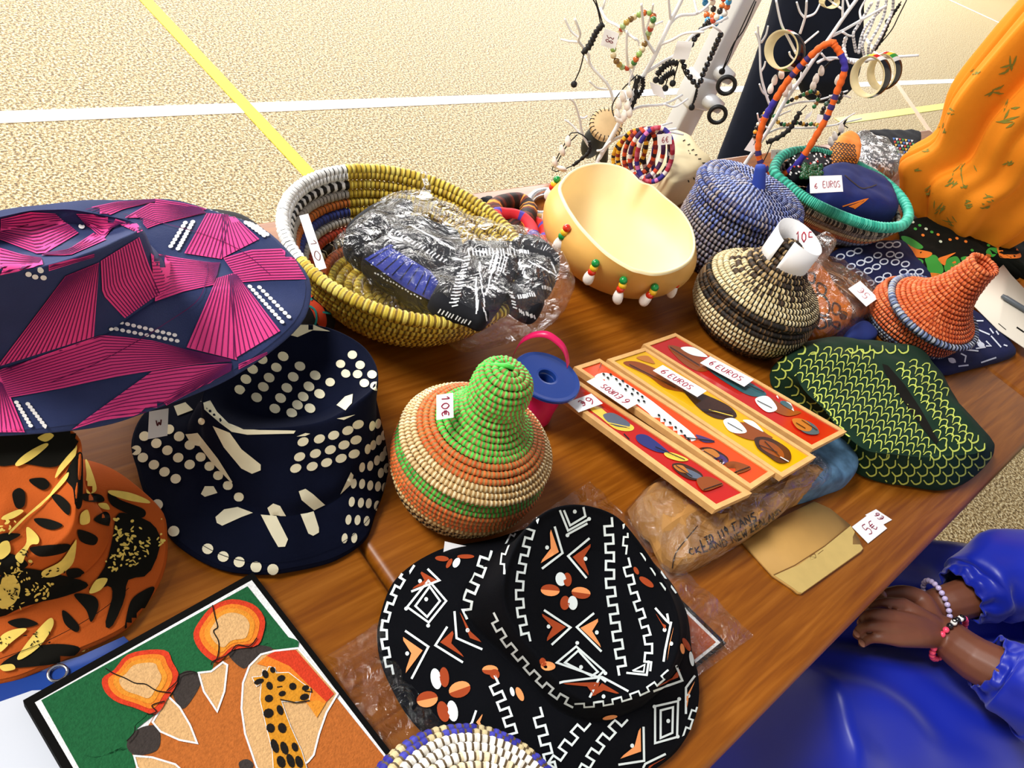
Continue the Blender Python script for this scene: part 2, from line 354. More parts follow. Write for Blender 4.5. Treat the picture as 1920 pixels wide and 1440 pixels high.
# ---------------------------------------------------------------- three school tables pushed end to end
def wood_mat(name, dark, mid, light, rough=0.3):
    m = bpy.data.materials.new(name); m.use_nodes = True; nt = m.node_tree; N, L = nt.nodes, nt.links; p = N['Principled BSDF']
    tc = N.new('ShaderNodeTexCoord'); mp = N.new('ShaderNodeMapping'); mp.inputs['Scale'].default_value = (3.5, 60, 20); L.new(tc.outputs['Object'], mp.inputs[0])
    nz = N.new('ShaderNodeTexNoise'); nz.inputs['Scale'].default_value = 2.2; nz.inputs['Detail'].default_value = 7; nz.inputs['Distortion'].default_value = 0.6; L.new(mp.outputs[0], nz.inputs['Vector'])
    r = N.new('ShaderNodeValToRGB'); L.new(nz.outputs['Fac'], r.inputs[0]); e = r.color_ramp.elements
    e[0].position = 0.3; e[0].color = lin(dark); e[1].position = 0.75; e[1].color = lin(light); x = e.new(0.52); x.color = lin(mid)
    n2 = N.new('ShaderNodeTexNoise'); n2.inputs['Scale'].default_value = 5; L.new(tc.outputs['Object'], n2.inputs['Vector'])
    mr = N.new('ShaderNodeMapRange'); mr.inputs[3].default_value = 0.75; mr.inputs[4].default_value = 1.2; L.new(n2.outputs['Fac'], mr.inputs[0])
    mx = N.new('ShaderNodeMix'); mx.data_type = 'RGBA'; mx.blend_type = 'MULTIPLY'; mx.inputs[0].default_value = 1
    L.new(r.outputs[0], mx.inputs[6]); L.new(mr.outputs[0], mx.inputs[7]); L.new(mx.outputs[2], p.inputs['Base Color'])
    bp = N.new('ShaderNodeBump'); bp.inputs['Strength'].default_value = 0.12; bp.inputs['Distance'].default_value = 0.001; L.new(nz.outputs['Fac'], bp.inputs['Height']); L.new(bp.outputs[0], p.inputs['Normal'])
    p.inputs['Roughness'].default_value = rough; p.inputs['Specular IOR Level'].default_value = 0.3
    return m
tw = wood_mat('varnished_table_wood', '#7a400a', '#8e500f', '#a3621d', 0.36)
steel = mat('grey_painted_steel', '#55585a', 0.4, metal=0.6)
YN, YF = -0.048, 0.764
def school_table(x0, x1, label):
    t = thing('folding_table', label, 'table', ((x0 + x1) / 2, (YN + YF) / 2, 0), 'school tables pushed end to end')
    g = G(); box(g, (x0, YN, TZ - 0.028), (x1, YF, TZ), 0.009); g.build('tabletop', tw, t)
    for y in (YN + 0.06, YF - 0.06):
        g = G(); box(g, (x0 + 0.06, y - 0.012, TZ - 0.09), (x1 - 0.06, y + 0.012, TZ - 0.028), 0.002); g.build('apron', steel, t)
        for x in (x0 + 0.07, x1 - 0.07):
            g = G(); tube(g, [(x, y, TZ - 0.03), (x, y, 0.0)], 0.015, 12); g.build('leg', steel, t)
school_table(-0.886, 0.311, 'brown wooden table carrying the pink hat and the giraffe picture')
school_table(0.314, 1.506, 'brown wooden table carrying the gourd bowl and the four framed strips')
school_table(1.5075, 2.7, 'brown wooden table under the orange garment beyond the joint')

# ---------------------------------------------------------------- hats
def cloth_hat(g, brim, base, rim, top, mi=0, wr=0.004, ws=22, thick=0.003, n=140, sub=6, shoulder=None):
    # rings of (px, py, z): outer brim, foot of the crown, fold at the top of the crown, inside of the top
    B, S, Rm, Tp = [ring(p, n) for p in (brim, base, rim, top)]
    c = B.mean(0)
    lip = B + (c - B) * 0.004 - (0, 0, thick); und = B * 0.35 + S * 0.65 - (0, 0, thick)
    mid = B * 0.5 + S * 0.5
    wall = S * 0.5 + Rm * 0.5
    return loft(g, [und, lip, B, B + (mid - B) * 0.12 + (0, 0, 0.0005), mid, S + (B - S) * 0.08, S, S * 0.85 + Rm * 0.15 + (0, 0, 0.004), wall, Rm, Rm * 0.8 + Tp * 0.2 + (0, 0, 0.0015), Rm * 0.4 + Tp * 0.6, Tp], sub, mi, True, wr=wr, ws=ws)
navy = mat('navy_cotton', '#2b365f', 0.8, 0.25, var=0.12, vscale=30, weave=900); pink = mat('pink_cotton', '#f04a92', 0.85, 0.2, var=0.05, vscale=30, weave=900)
dkline = mat('dark_plum_print', '#5c1850', 0.85, 0.2); white_dot = mat('white_print', '#f2f0ee', 0.8, 0.2)
# --- wide brimmed pink hat
g = G()
cloth_hat(g, [(573, 540, 0.893), (556, 600, 0.887), (505, 648, 0.881), (440, 692, 0.877), (300, 752, 0.875), (150, 798, 0.875), (0, 810, 0.875), (-150, 795, 0.875), (-290, 720, 0.875), (-370, 600, 0.880), (-330, 490, 0.885), (-180, 425, 0.895), (0, 396, 0.905), (110, 380, 0.910), (200, 375, 0.913), (300, 373, 0.913), (390, 388, 0.911), (450, 410, 0.909), (510, 446, 0.905), (552, 492, 0.899)],
          [(0, 690, 0.895), (100, 657, 0.897), (187, 628, 0.900), (240, 594, 0.902), (300, 552, 0.905), (316, 528, 0.905), (305, 490, 0.907), (250, 450, 0.910), (150, 428, 0.911), (0, 432, 0.911), (-150, 470, 0.905), (-240, 560, 0.900), (-210, 650, 0.895), (-100, 690, 0.895)],
          [(0, 516, 0.997), (94, 501, 0.995), (170, 484, 0.990), (225, 458, 0.983), (262, 440, 0.975), (258, 424, 0.970), (237, 412, 0.970), (200, 402, 0.970), (145, 392, 0.975), (110, 391, 0.975), (62, 396, 0.980), (0, 412, 0.985), (-90, 430, 0.990), (-170, 470, 0.995), (-150, 515, 0.995), (-80, 522, 0.995)],
          [(10, 478, 0.975), (60, 474, 0.975), (120, 462, 0.973), (170, 446, 0.967), (200, 432, 0.963), (180, 422, 0.963), (130, 416, 0.967), (60, 420, 0.970), (0, 435, 0.975), (-60, 450, 0.975), (-80, 470, 0.975), (-40, 480, 0.975)], wr=0.005, ws=20)
b = g.bvh(); D = Dec(g, 0.0007, b)
def pf(k, quad, n):                                    # a pink field with its fan of dark lines
    q = T(k, quad); D.poly(q, 1, 12); D.fan(*q, n, 2, 1.5)
P1 = lambda *p: T('c1', p)
def field(edge0, edge1, n, wd=1.5):                    # two polylines; lines run along, interpolated between them
    A, Bq = np.array(T('c1', edge0)), np.array(T('c1', edge1)); m = 9; A, Bq = resamp(A, 1e9 if False else max(4, np.linalg.norm(np.diff(A, axis=0), axis=1).sum() / m)), Bq
    k = len(A); s = np.linspace(0, 1, len(Bq)); Bq = np.stack([np.interp(np.linspace(0, 1, k), s, Bq[:, j]) for j in range(2)], 1)
    D.poly([tuple(p) for p in A] + [tuple(p) for p in Bq[::-1]], 1, 11)
    for i in range(n):
        t = (i + 0.7) / (n + 0.4); L_ = A + (Bq - A) * t; D.line([tuple(p) for p in L_], wd, 2, step=12, lift=0.0004)
# brim fields, each as two edges
def wedge(apex0, apex1, e0, e1, n, wd=1.7):            # fan opening from a short edge to a long edge
    q = T('c1', [apex0, apex1, e1, e0]); ed = [tuple(np.array(q[3]) + (np.array(q[2]) - np.array(q[3])) * t) for t in np.linspace(0, 1, 6)]
    D.poly([q[0], q[1]] + ed[::-1], 1, 11); D.fan(q[0], q[1], q[2], q[3], n, 2, wd)
wedge((1300, 520), (1400, 490), (1118, 935), (1420, 1010), 8); wedge((1370, 505), (1420, 500), (1400, 1005), (1680, 835), 10)
wedge((1240, 130), (1390, 140), (1105, 370), (1330, 405), 9); wedge((1330, 135), (1400, 145), (1320, 405), (1555, 285), 9)
field([(1340, 400), (1500, 350), (1730, 340)], [(1440, 545), (1600, 530), (1835, 525)], 11)
field([(900, 365), (1080, 400), (1250, 425), (1320, 425)], [(930, 660), (1100, 600), (1280, 560), (1300, 500)], 14)
field([(-10, 1075), (300, 960), (600, 858), (880, 885), (1130, 950), (1380, 1008)], [(55, 1235), (350, 1185), (640, 1120), (900, 1075), (1200, 1032), (1385, 1018)], 13)
field([(910, 1080), (1150, 1045), (1390, 1030)], [(430, 1425), (600, 1370), (900, 1330), (1385, 1075)], 11)
field([(1430, 1035), (1600, 960)], [(1430, 1065), (1600, 975)], 2)
field([(-20, 1100), (10, 1100)], [(-30, 1440), (150, 1440)], 0)
wedge((-20, 1130), (15, 1150), (-60, 1440), (145, 1430), 7)
field([(440, 118), (700, 62), (930, 45)], [(640, 150), (740, 105), (930, 62)], 5)
field([(700, 185), (900, 70), (1190, 95)], [(820, 245), (960, 192), (1235, 128)], 10)
field([(930, 45), (1100, 70), (1240, 105)], [(930, 75), (1100, 95), (1200, 118)], 2)
# crown fields
field([(0, 160), (180, 115), (330, 130)], [(0, 290), (250, 385), (470, 250)], 12, 1.8)
field([(250, 385), (420, 385), (640, 290)], [(290, 370), (420, 345), (560, 250)], 4)
field([(0, 340), (130, 380), (250, 400)], [(0, 495), (120, 470), (260, 440)], 7)
field([(290, 470), (450, 420), (560, 390)], [(290, 440), (450, 400), (560, 370)], 2)
field([(455, 130), (620, 130), (760, 180)], [(520, 200), (620, 290), (690, 200)], 7)
wedge((390, 500), (590, 420), (-20, 1045), (560, 865), 19, 1.8) 
field([(600, 410), (610, 610), (745, 755)], [(830, 270), (890, 440), (960, 600)], 15, 1.9)
def dots(k, a, b, n, rx, ry, ang, mi, D_=None):
    A, Bq = np.array(T(k, [a])[0]), np.array(T(k, [b])[0])
    for i in range(n): q = A + (Bq - A) * i / max(1, n - 1); (D_ or D).dot(q[0], q[1], rx, ry, ang, mi, lift=.0005)
for a, b, n, ang in (((730, 790), (1045, 862), 10, 10), ((662, 820), (1060, 897), 12, 10), ((1497, 572), (1690, 782), 11, 20), ((1555, 577), (1730, 752), 9, 20), ((1110, 190), (1022, 330), 8, -10), ((1155, 185), (1066, 345), 10, -10), ((100, 1265), (185, 1405), 8, 10), ((168, 1275), (268, 1405), 8, 10), ((1475, 190), (1580, 265), 6, 30), ((1500, 185), (1600, 258), 6, 30)):
    dots('c1', a, b, n, 4.6, 3.4, ang, 3)
for p in ((168, 490), (240, 468), (258, 510), (208, 505), (488, 210)): q = T('c1', [p])[0]; D.dot(q[0], q[1], 6, 4.6, 10, 3)
# stitched seam lines of the brim
D.line([tuple(p) for p in spl(T('c1', [(1240, 430), (1240, 520), (1180, 660), (980, 800), (820, 900), (560, 1040), (300, 1150)]), 30)], 1.3, 2, lift=.0008)
D.line([tuple(p) for p in spl(T('c1', [(740, 140), (1000, 200), (1250, 270), (1450, 360), (1620, 500)]), 24)], 1.0, 2, lift=.0008)
o = g.build('wide_brim_hat', [navy, pink, dkline, white_dot]); tag(o, 'wide-brimmed floppy sun hat in hot pink and navy fan print', 'hat')

# --- navy bucket hat with cream dots
g = G(); cream = mat('cream_print', '#e9e2c4', 0.85, 0.2, var=.05); inkn = mat('navy_black_cotton', '#090e22', 0.9, 0.1, var=.15, vscale=30, weave=800)
cloth_hat(g, [(250, 830, .752), (262, 880, .75), (285, 940, .747), (319, 1000, .746), (365, 1040, .746), (413, 1064, .746), (470, 1074, .746), (521, 1073, .746), (590, 1058, .746), (640, 1040, .746), (685, 1008, .746), (705, 960, .748), (722, 905, .752), (728, 860, .758), (718, 800, .77), (690, 740, .785), (600, 690, .79), (480, 690, .79), (360, 720, .785), (280, 770, .768)],
          [(352, 800, .79), (380, 850, .782), (425, 910, .775), (462, 948, .77), (510, 966, .77), (550, 968, .77), (600, 950, .772), (650, 915, .78), (692, 850, .79), (705, 790, .80), (690, 720, .81), (600, 680, .81), (480, 690, .81), (390, 740, .80)],
          [(378, 752, .835), (400, 785, .832), (440, 810, .83), (500, 814, .83), (555, 809, .832), (600, 798, .836), (636, 782, .843), (672, 760, .852), (704, 730, .86), (708, 690, .862), (680, 650, .858), (620, 619, .856), (560, 612, .85), (500, 630, .846), (440, 670, .842), (395, 715, .838)],
          [(450, 765, .818), (500, 780, .816), (560, 778, .818), (610, 765, .824), (650, 735, .832), (660, 705, .838), (620, 680, .838), (560, 680, .832), (500, 700, .825), (455, 735, .82)], wr=0.006, ws=18)
D = Dec(g, .0007); cd2 = lambda pts, rx, ry, ang: [D.dot(*T('c2', [p])[0], rx, ry, ang, 1) for p in pts]
cd2([(805, 300), (770, 358), (893, 352), (733, 412), (858, 408), (973, 400), (703, 460), (825, 465), (940, 457), (668, 515), (792, 518), (910, 510), (762, 572), (995, 495), (945, 570), (645, 366), (610, 418), (578, 473), (695, 315), (880, 553), (850, 595)], 10.5, 8.6, 25)
cd2([(908, 742), (993, 727), (1067, 708), (1140, 683), (1193, 652), (890, 820), (972, 803), (1050, 783), (1120, 758), (1182, 732), (870, 880), (955, 870), (1030, 850), (1105, 828), (1172, 805)], 11, 8, -25)
cd2([(1265, 660), (1295, 650), (1242, 780), (1270, 760), (1300, 735), (1325, 710), (1213, 875), (1255, 868), (1290, 840), (1318, 820), (1170, 960), (1213, 962), (1255, 970), (1295, 975), (1160, 1055), (1207, 1060), (1247, 1063), (1290, 1075), (1143, 1148), (1190, 1150), (1237, 1155), (1123, 1245), (1173, 1243), (1330, 980), (1310, 905), (1340, 880), (1337, 790)], 5.6, 9.6, 8)
cd2([(88, 715), (150, 752), (207, 788), (268, 716), (322, 862), (263, 826), (80, 826), (137, 863), (192, 900), (250, 936), (215, 680), (323, 760), (380, 822), (425, 870), (470, 918), (520, 970), (45, 788), (577, 1030)], 10, 9, -20)
cd2([(415, 1300), (495, 1340), (578, 1368), (665, 1392), (752, 1405), (155, 1070), (240, 1208)], 10.5, 10, 0)
cd2([(385, 637)], 6.5, 6.5, 0); cd2([(1167, 292), (1105, 340), (1208, 345), (1132, 390), (1195, 393), (1270, 395), (1230, 440), (1050, 435), (1285, 455)], 9, 8, 0)
pl = lambda pts, mi=1: D.poly(T('c2', pts), mi)
pl([(443, 660), (530, 695), (590, 780), (690, 860), (690, 890), (645, 908), (590, 880), (500, 770)]); pl([(300, 705), (365, 697), (400, 740), (470, 830), (545, 950), (540, 955), (440, 850), (375, 765), (330, 758)])
pl([(380, 535), (425, 530), (460, 590), (520, 650), (600, 680), (870, 685), (860, 700), (620, 705), (540, 690), (480, 645), (400, 575)]); pl([(455, 1135), (500, 1095), (570, 1083), (650, 1113), (590, 1135), (490, 1180), (462, 1165)])
pl([(690, 1122), (770, 1130), (830, 1250), (815, 1288), (780, 1290), (745, 1230)]); pl([(725, 1085), (755, 1062), (790, 1075), (820, 1128), (740, 1128)]); pl([(885, 1000), (920, 987), (960, 1015), (1022, 1070), (965, 1098), (900, 1045)])
pl([(895, 1122), (962, 1103), (990, 1190), (990, 1215), (960, 1232), (935, 1220)]); pl([(1100, 1015), (1155, 900), (1168, 915), (1160, 960)]); pl([(1085, 555), (1130, 510), (1170, 497), (1165, 545), (1130, 582)])
pl([(825, 185), (860, 140), (930, 125), (1050, 170), (960, 165), (880, 200)]); pl([(240, 560), (300, 540), (340, 580), (260, 610)]); pl([(380, 1015), (400, 975), (445, 975), (465, 1010), (400, 1030)]); pl([(875, 715), (920, 697), (945, 700), (920, 712)]); pl([(1085, 622), (1180, 600), (1120, 628)])
D.line([tuple(p) for p in spl(T('c2', [(120, 1040), (260, 1180), (420, 1300), (600, 1362), (800, 1362), (980, 1320), (1150, 1240), (1290, 1080), (1345, 900)]), 40)], 1.2, 0, lift=.0004)
o = g.build('bucket_hat', [inkn, cream]); tag(o, 'navy bucket hat printed with rows of cream dots and bars', 'hat')
pxtag('price_tag', o, [(316, 765), (314, 817), (277, 823), (280, 772)], [.800, .789, .789, .800], [('3', .35, .35, .62, .62)], ink='#5a1a20')['label'] = 'white price tag with red marks'

# --- tawny hat with black and yellow animal print
g = G(); tawny = mat('tawny_cotton', '#b8541a', 0.85, 0.2, var=.12, vscale=25, weave=800); ylw = mat('pale_yellow_print', '#e6c963', 0.85, 0.2, var=.12, vscale=90); blk = mat('black_print', '#14130f', 0.9, 0.1)
cloth_hat(g, [(302, 958, .765), (309, 1010, .76), (305, 1050, .757), (290, 1095, .752), (262, 1140, .748), (232, 1176, .747), (190, 1200, .746), (150, 1217, .746), (70, 1252, .746), (0, 1275, .746), (-120, 1290, .746), (-240, 1240, .746), (-320, 1130, .75), (-320, 990, .76), (-230, 890, .77), (-80, 850, .785), (60, 845, .79), (180, 870, .785), (250, 910, .775)],
          [(190, 960, .785), (205, 1000, .78), (185, 1050, .775), (140, 1092, .77), (80, 1125, .768), (0, 1155, .765), (-110, 1160, .765), (-210, 1080, .77), (-220, 980, .78), (-140, 900, .79), (0, 870, .8), (110, 890, .8)],
          [(152, 826, .855), (156, 870, .85), (148, 930, .845), (143, 985, .83), (120, 1020, .82), (60, 1050, .815), (0, 1062, .815), (-90, 1040, .82), (-150, 970, .83), (-150, 880, .845), (-80, 815, .855), (20, 795, .86), (110, 802, .86)],
          [(100, 870, .85), (95, 920, .84), (60, 960, .835), (0, 985, .835), (-50, 960, .835), (-70, 900, .845), (-20, 855, .85), (50, 845, .855)], wr=0.009, ws=15)
D = Dec(g, .0007); p3 = lambda pts, mi, l=0: D.blob(T('c3', pts), mi, 9, 36, l)
for q in ([(150, 315), (220, 310), (248, 345), (215, 370), (160, 340)], [(60, 390), (95, 360), (125, 385), (120, 450), (80, 460)], [(260, 400), (300, 395), (350, 440), (345, 495), (295, 450)], [(170, 515), (240, 515), (315, 545), (265, 570), (200, 550)], [(385, 570), (440, 580), (485, 610), (465, 645), (400, 625)], [(150, 660), (250, 645), (345, 640), (320, 680), (200, 700)], [(370, 895), (430, 890), (480, 910), (490, 960), (455, 1030), (430, 970)], [(310, 975), (340, 985), (395, 1050), (380, 1080), (325, 1040)],
          [(330, 300), (400, 180), (410, 300), (405, 440), (380, 460), (370, 370)], [(410, 390), (500, 395), (515, 430), (420, 425)], [(465, 520), (520, 480), (548, 500), (540, 550)], [(640, 820), (740, 790), (800, 640), (760, 540), (640, 490), (580, 500), (560, 620), (520, 760), (440, 880), (540, 850), (560, 900), (525, 1040), (560, 1050), (620, 920)], [(620, 1080), (650, 930), (720, 870), (770, 860), (720, 960), (650, 1060)], [(-20, 240), (120, 240), (290, 250), (400, 120), (390, 80), (200, 60), (-20, 70)],
          [(0, 800), (100, 760), (250, 780), (440, 840), (330, 900), (120, 950), (-20, 1010), (-20, 900)], [(0, 700), (60, 690), (140, 740), (40, 790), (-20, 780)], [(100, 1180), (260, 1140), (400, 1160), (300, 1230), (80, 1260), (0, 1250)], [(40, 1030), (120, 1010), (190, 1040), (100, 1060)], [(0, 590), (100, 590), (60, 620), (0, 640)], [(330, 770), (390, 760), (420, 790), (350, 810)], [(540, 380), (600, 420), (720, 470), (700, 510), (560, 450)]): p3(q, 2)
for q in ([(350, 285), (330, 330), (230, 430), (130, 510), (45, 590), (60, 560), (150, 480), (250, 390), (325, 300)], [(130, 560), (160, 570), (195, 610), (190, 640), (150, 650), (110, 730), (75, 700), (130, 640)], [(355, 640), (375, 620), (360, 730), (290, 790), (220, 800), (210, 770), (300, 720)], [(0, 640), (40, 625), (50, 680), (0, 715)], [(10, 810), (60, 790), (100, 850), (70, 930), (0, 950)], [(90, 1200), (170, 1090), (250, 1010), (265, 1050), (200, 1150), (110, 1215)], [(0, 1110), (60, 1070), (135, 1065), (60, 1130), (0, 1180)], [(395, 490), (430, 470), (440, 530), (395, 540)], [(480, 820), (535, 815), (500, 870), (445, 885)],
          [(80, 240), (130, 190), (220, 140), (240, 150), (170, 210), (100, 250)], [(280, 310), (300, 250), (370, 170), (390, 150), (380, 200), (320, 270)], [(190, 110), (240, 85), (270, 100), (230, 130)], [(490, 440), (530, 440), (545, 470), (510, 465)], [(430, 300), (425, 225), (445, 250), (480, 370), (425, 385)], [(545, 375), (640, 385), (730, 420), (740, 440), (640, 425), (550, 395)], [(0, 1250), (60, 1240), (75, 1265), (20, 1275)], [(20, 500), (90, 470), (115, 480), (60, 515), (10, 520)], [(385, 1190), (435, 1160), (440, 1180), (400, 1205)]): p3(q, 1, .0005)
random.seed(3)
for (x, y, sx, sy, n) in ((600, 600, 45, 60, 26), (650, 700, 70, 40, 26), (560, 740, 35, 50, 16), (700, 620, 60, 40, 14), (60, 870, 70, 70, 30), (190, 860, 60, 50, 26), (60, 760, 70, 30, 18), (30, 560, 50, 40, 10), (800, 620, 12, 60, 8)):
    for _ in range(n):
        q = T('c3', [(x + random.gauss(0, sx / 1.6), y + random.gauss(0, sy / 1.6))])[0]; D.dot(q[0], q[1], random.uniform(1.5, 6), random.uniform(1, 3), random.uniform(-80, 80), 1, n=7, lift=.0006)
for (x, y, sx, sy, n) in ((60, 870, 60, 60, 22), (130, 690, 40, 30, 8), (190, 1110, 50, 50, 10), (40, 1120, 40, 40, 8), (230, 770, 60, 20, 8)):
    for _ in range(n):
        q = T('c3', [(x + random.gauss(0, sx / 1.6), y + random.gauss(0, sy / 1.6))])[0]; D.dot(q[0], q[1], random.uniform(1, 5), random.uniform(.8, 1.6), random.uniform(-80, 80), 2, n=6, lift=.0009)
D.line([tuple(p) for p in spl(T('c3', [(0, 1215), (200, 1140), (380, 1050), (520, 960), (640, 860)]), 20)], 1.2, 2, lift=.001)
o = g.build('bucket_hat', [tawny, ylw, blk]); tag(o, 'tawny orange hat with black and yellow animal print beside the giraffe picture', 'hat')

# --- black mudcloth hat
g = G(); jet = mat('jet_cotton', '#06070c', 0.9, 0.1, var=.2, vscale=30, weave=800); wpr = mat('off_white_print', '#dfe8e8', 0.85, 0.2); rust = mat('rust_print', '#a3431f', 0.85, 0.2, var=.06); peach = mat('peach_print', '#f09a5e', 0.85, 0.2, var=.05)
cloth_hat(g, [(715, 1165, .75), (714, 1205, .748), (722, 1240, .747), (745, 1290, .746), (777, 1345, .746), (830, 1400, .746), (900, 1445, .746), (980, 1480, .746), (1080, 1490, .746), (1170, 1470, .746), (1240, 1428, .748), (1280, 1389, .75), (1307, 1330, .756), (1313, 1262, .763), (1301, 1220, .768), (1280, 1140, .775), (1235, 1070, .778), (1150, 1005, .776), (1030, 985, .77), (920, 1012, .758), (831, 1030, .752), (777, 1056, .752), (738, 1098, .752)],
          [(875, 1110, .775), (885, 1165, .772), (925, 1215, .77), (985, 1280, .768), (1048, 1335, .768), (1124, 1352, .77), (1200, 1325, .775), (1250, 1280, .78), (1280, 1230, .785), (1280, 1150, .79), (1230, 1070, .795), (1140, 1010, .795), (1030, 1000, .79), (930, 1040, .785)],
          [(938, 1090, .85), (942, 1140, .835), (960, 1180, .825), (988, 1215, .818), (1015, 1245, .812), (1050, 1285, .805), (1100, 1318, .80), (1160, 1314, .80), (1215, 1295, .803), (1255, 1260, .81), (1275, 1200, .822), (1268, 1130, .835), (1236, 1062, .85), (1184, 990, .862), (1145, 958, .866), (1088, 946, .868), (1030, 958, .866), (985, 990, .86), (955, 1035, .856)],
          [(1010, 1120, .83), (1030, 1180, .815), (1070, 1230, .805), (1120, 1255, .80), (1170, 1240, .80), (1200, 1190, .807), (1195, 1120, .82), (1160, 1060, .832), (1110, 1030, .838), (1050, 1050, .838)], wr=0.006, ws=16)
D = Dec(g, .0007); K = lambda p: T('c5', p)
def zig(pts, amp=26, w_=4.2, per=84, flip=1):          # a square-wave border line along a path (crop pixels)
    P = resamp(np.array(spl(np.array(pts, float), 60)), per / 2); d = np.gradient(P, axis=0); d /= np.linalg.norm(d, axis=1)[:, None]; nn = np.stack([-d[:, 1], d[:, 0]], 1) * flip; out = []
    for i in range(len(P) - 1):
        s = 1 if i % 2 else -1; out += [P[i] + nn[i] * s * amp / 2, P[i + 1] + nn[i + 1] * s * amp / 2]
    D.line(K(out), w_, 1, step=6)
zig([(790, 160), (740, 330), (710, 500), (715, 640), (745, 790)], 34); zig([(1140, 180), (1150, 350), (1150, 500), (1170, 660), (1190, 800), (1215, 950)], 40, 4.4)
zig([(1225, 380), (1265, 540), (1310, 680), (1340, 800), (1330, 930)], 34, 4); zig([(555, 340), (520, 450), (480, 540), (455, 620), (475, 670)], 44, 4.6); zig([(190, 410), (120, 520), (75, 630), (52, 740), (65, 840), (85, 950)], 26, 4.4)
zig([(575, 650), (640, 770), (720, 870), (800, 960), (890, 1040), (980, 1090)], 30, 4); zig([(570, 960), (620, 1070), (660, 1180), (690, 1290), (710, 1400)], 44, 4.4); zig([(790, 1110), (820, 1220), (850, 1340), (870, 1420)], 44, 4.4)
zig([(1040, 1170), (960, 1260), (880, 1370), (840, 1430)], 44, 4.2); zig([(1220, 1150), (1120, 1260), (1050, 1360), (1010, 1430)], 44, 4.2); zig([(1290, 310), (1350, 400), (1410, 490), (1460, 560)], 26, 3.4); zig([(1570, 1080), (1530, 1200), (1500, 1290)], 20, 3.4)
zig([(1220, 150), (1230, 250), (1220, 360)], 20, 3.4); zig([(700, 230), (640, 350), (630, 460)], 18, 3); zig([(980, 1095), (1150, 1080), (1330, 1020), (1440, 930)], 18, 3)
def chev(tip, a, b, white_tip, wa, wb, mi, dot=None):  # a V motif: filled chevron, white outline V and a dot
    t, a, b = (np.array(q, float) for q in (tip, a, b)); m = (a + b) / 2; th = 0.42
    D.poly(K([tuple(a), tuple(t), tuple(b), tuple(b + (m - b) * .2 + (t - b) * .04), tuple(t + (m - t) * .62), tuple(a + (m - a) * .2)]), mi)
    D.line(K([wa, white_tip, wb]), 4.2, 1)
    if dot: q = K([dot])[0]; D.dot(q[0], q[1], 3.6, 4, 0, 1)
chev((900, 350), (862, 240), (812, 405), (918, 355), (880, 225), (818, 432), 3, (843, 328)); chev((968, 375), (1055, 310), (1045, 465), (945, 370), (1050, 282), (1035, 478), 2, (1030, 384))
chev((935, 715), (818, 650), (842, 785), (957, 718), (828, 632), (865, 803), 2, (850, 713)); chev((1005, 720), (1090, 675), (1105, 815), (988, 716), (1072, 648), (1108, 835), 3, (1085, 742))
chev((240, 830), (145, 765), (158, 940), (268, 812), (155, 735), (186, 968), 3, (165, 845)); chev((325, 790), (385, 735), (440, 862), (302, 805), (360, 715), (436, 888), 2)
chev((470, 770), (420, 645), (525, 790), (405, 770), (395, 640), (530, 825), 2, (458, 732)); chev((310, 490), (235, 448), (190, 532), (322, 490), (265, 435), (185, 545), 2, (228, 494))
chev((1520, 1050), (1560, 980), (1522, 1110), (1518, 1010), (1562, 952), (1518, 1138), 3, (1530, 1050)); chev((1300, 1320), (1298, 1205), (1200, 1355), (1315, 1365), (1312, 1200), (1190, 1384), 3, (1257, 1292)); chev((500, 1180), (530, 1140), (530, 1215), (480, 1180), (500, 1122), (465, 1200), 3)
chev((1420, 730), (1375, 650), (1425, 710), (1440, 700), (1372, 622), (1430, 650), 2, (1418, 730)); chev((1440, 800), (1462, 715), (1430, 880), (1420, 830), (1450, 690), (1412, 885), 3, (1450, 797)); chev((1480, 960), (1490, 920), (1375, 1005), (1500, 975), (1470, 900), (1360, 1025), 2)
chev((1100, 985), (920, 990), (1080, 1050), (1110, 960), (905, 985), (1240, 1030), 2); chev((1110, 990), (1195, 1040), (1055, 1055), (1100, 960), (1130, 985), (1050, 1060), 2, (1118, 1055)); chev((1340, 1390), (1420, 1350), (1330, 1410), (1320, 1380), (1420, 1332), (1310, 1400), 2)
def flower(c, pet):
    for (px_, py_, rx, ry, ang, m1, m2) in pet:
        q = K([(px_, py_)])[0]; D.dot(q[0], q[1], rx, ry, ang, m1, 0, 180, 9); D.dot(q[0], q[1], rx, ry, ang, m2, 180, 360, 9)
flower(0, [(910, 483, 13, 10, 80, 1, 1), (942, 485, 13, 8, 85, 2, 2), (858, 537, 18, 11, 5, 3, 2), (1008, 550, 18, 11, 8, 2, 3), (930, 598, 13, 9, 95, 2, 2), (968, 598, 13, 9, 85, 1, 1)])
flower(0, [(305, 968, 20, 10, 80, 1, 1), (345, 960, 19, 9, 85, 2, 2), (262, 1068, 20, 15, -12, 3, 2), (420, 1020, 21, 15, -20, 2, 3), (340, 1128, 20, 11, 75, 2, 2), (385, 1125, 20, 10, 80, 1, 1)])
flower(0, [(568, 925, 15, 9, 0, 2, 3), (590, 945, 10, 9, 60, 2, 2), (675, 1030, 9, 4, 75, 1, 1), (712, 1042, 14, 6, 65, 3, 3), (850, 905, 13, 8, 10, 3, 3), (825, 885, 8, 5, 60, 2, 2), (335, 385, 13, 5, 5, 2, 2), (405, 405, 10, 6, -60, 1, 1), (450, 375, 16, 4, 0, 2, 2), (370, 408, 10, 4, -60, 2, 2), (1520, 800, 14, 5, 60, 2, 2), (1500, 820, 10, 4, 80, 3, 3), (1545, 870, 14, 4, 80, 1, 1), (1280, 440, 8, 4, 60, 2, 2), (1330, 495, 16, 6, 35, 2, 2), (1150, 1152, 14, 4, -10, 3, 3)])
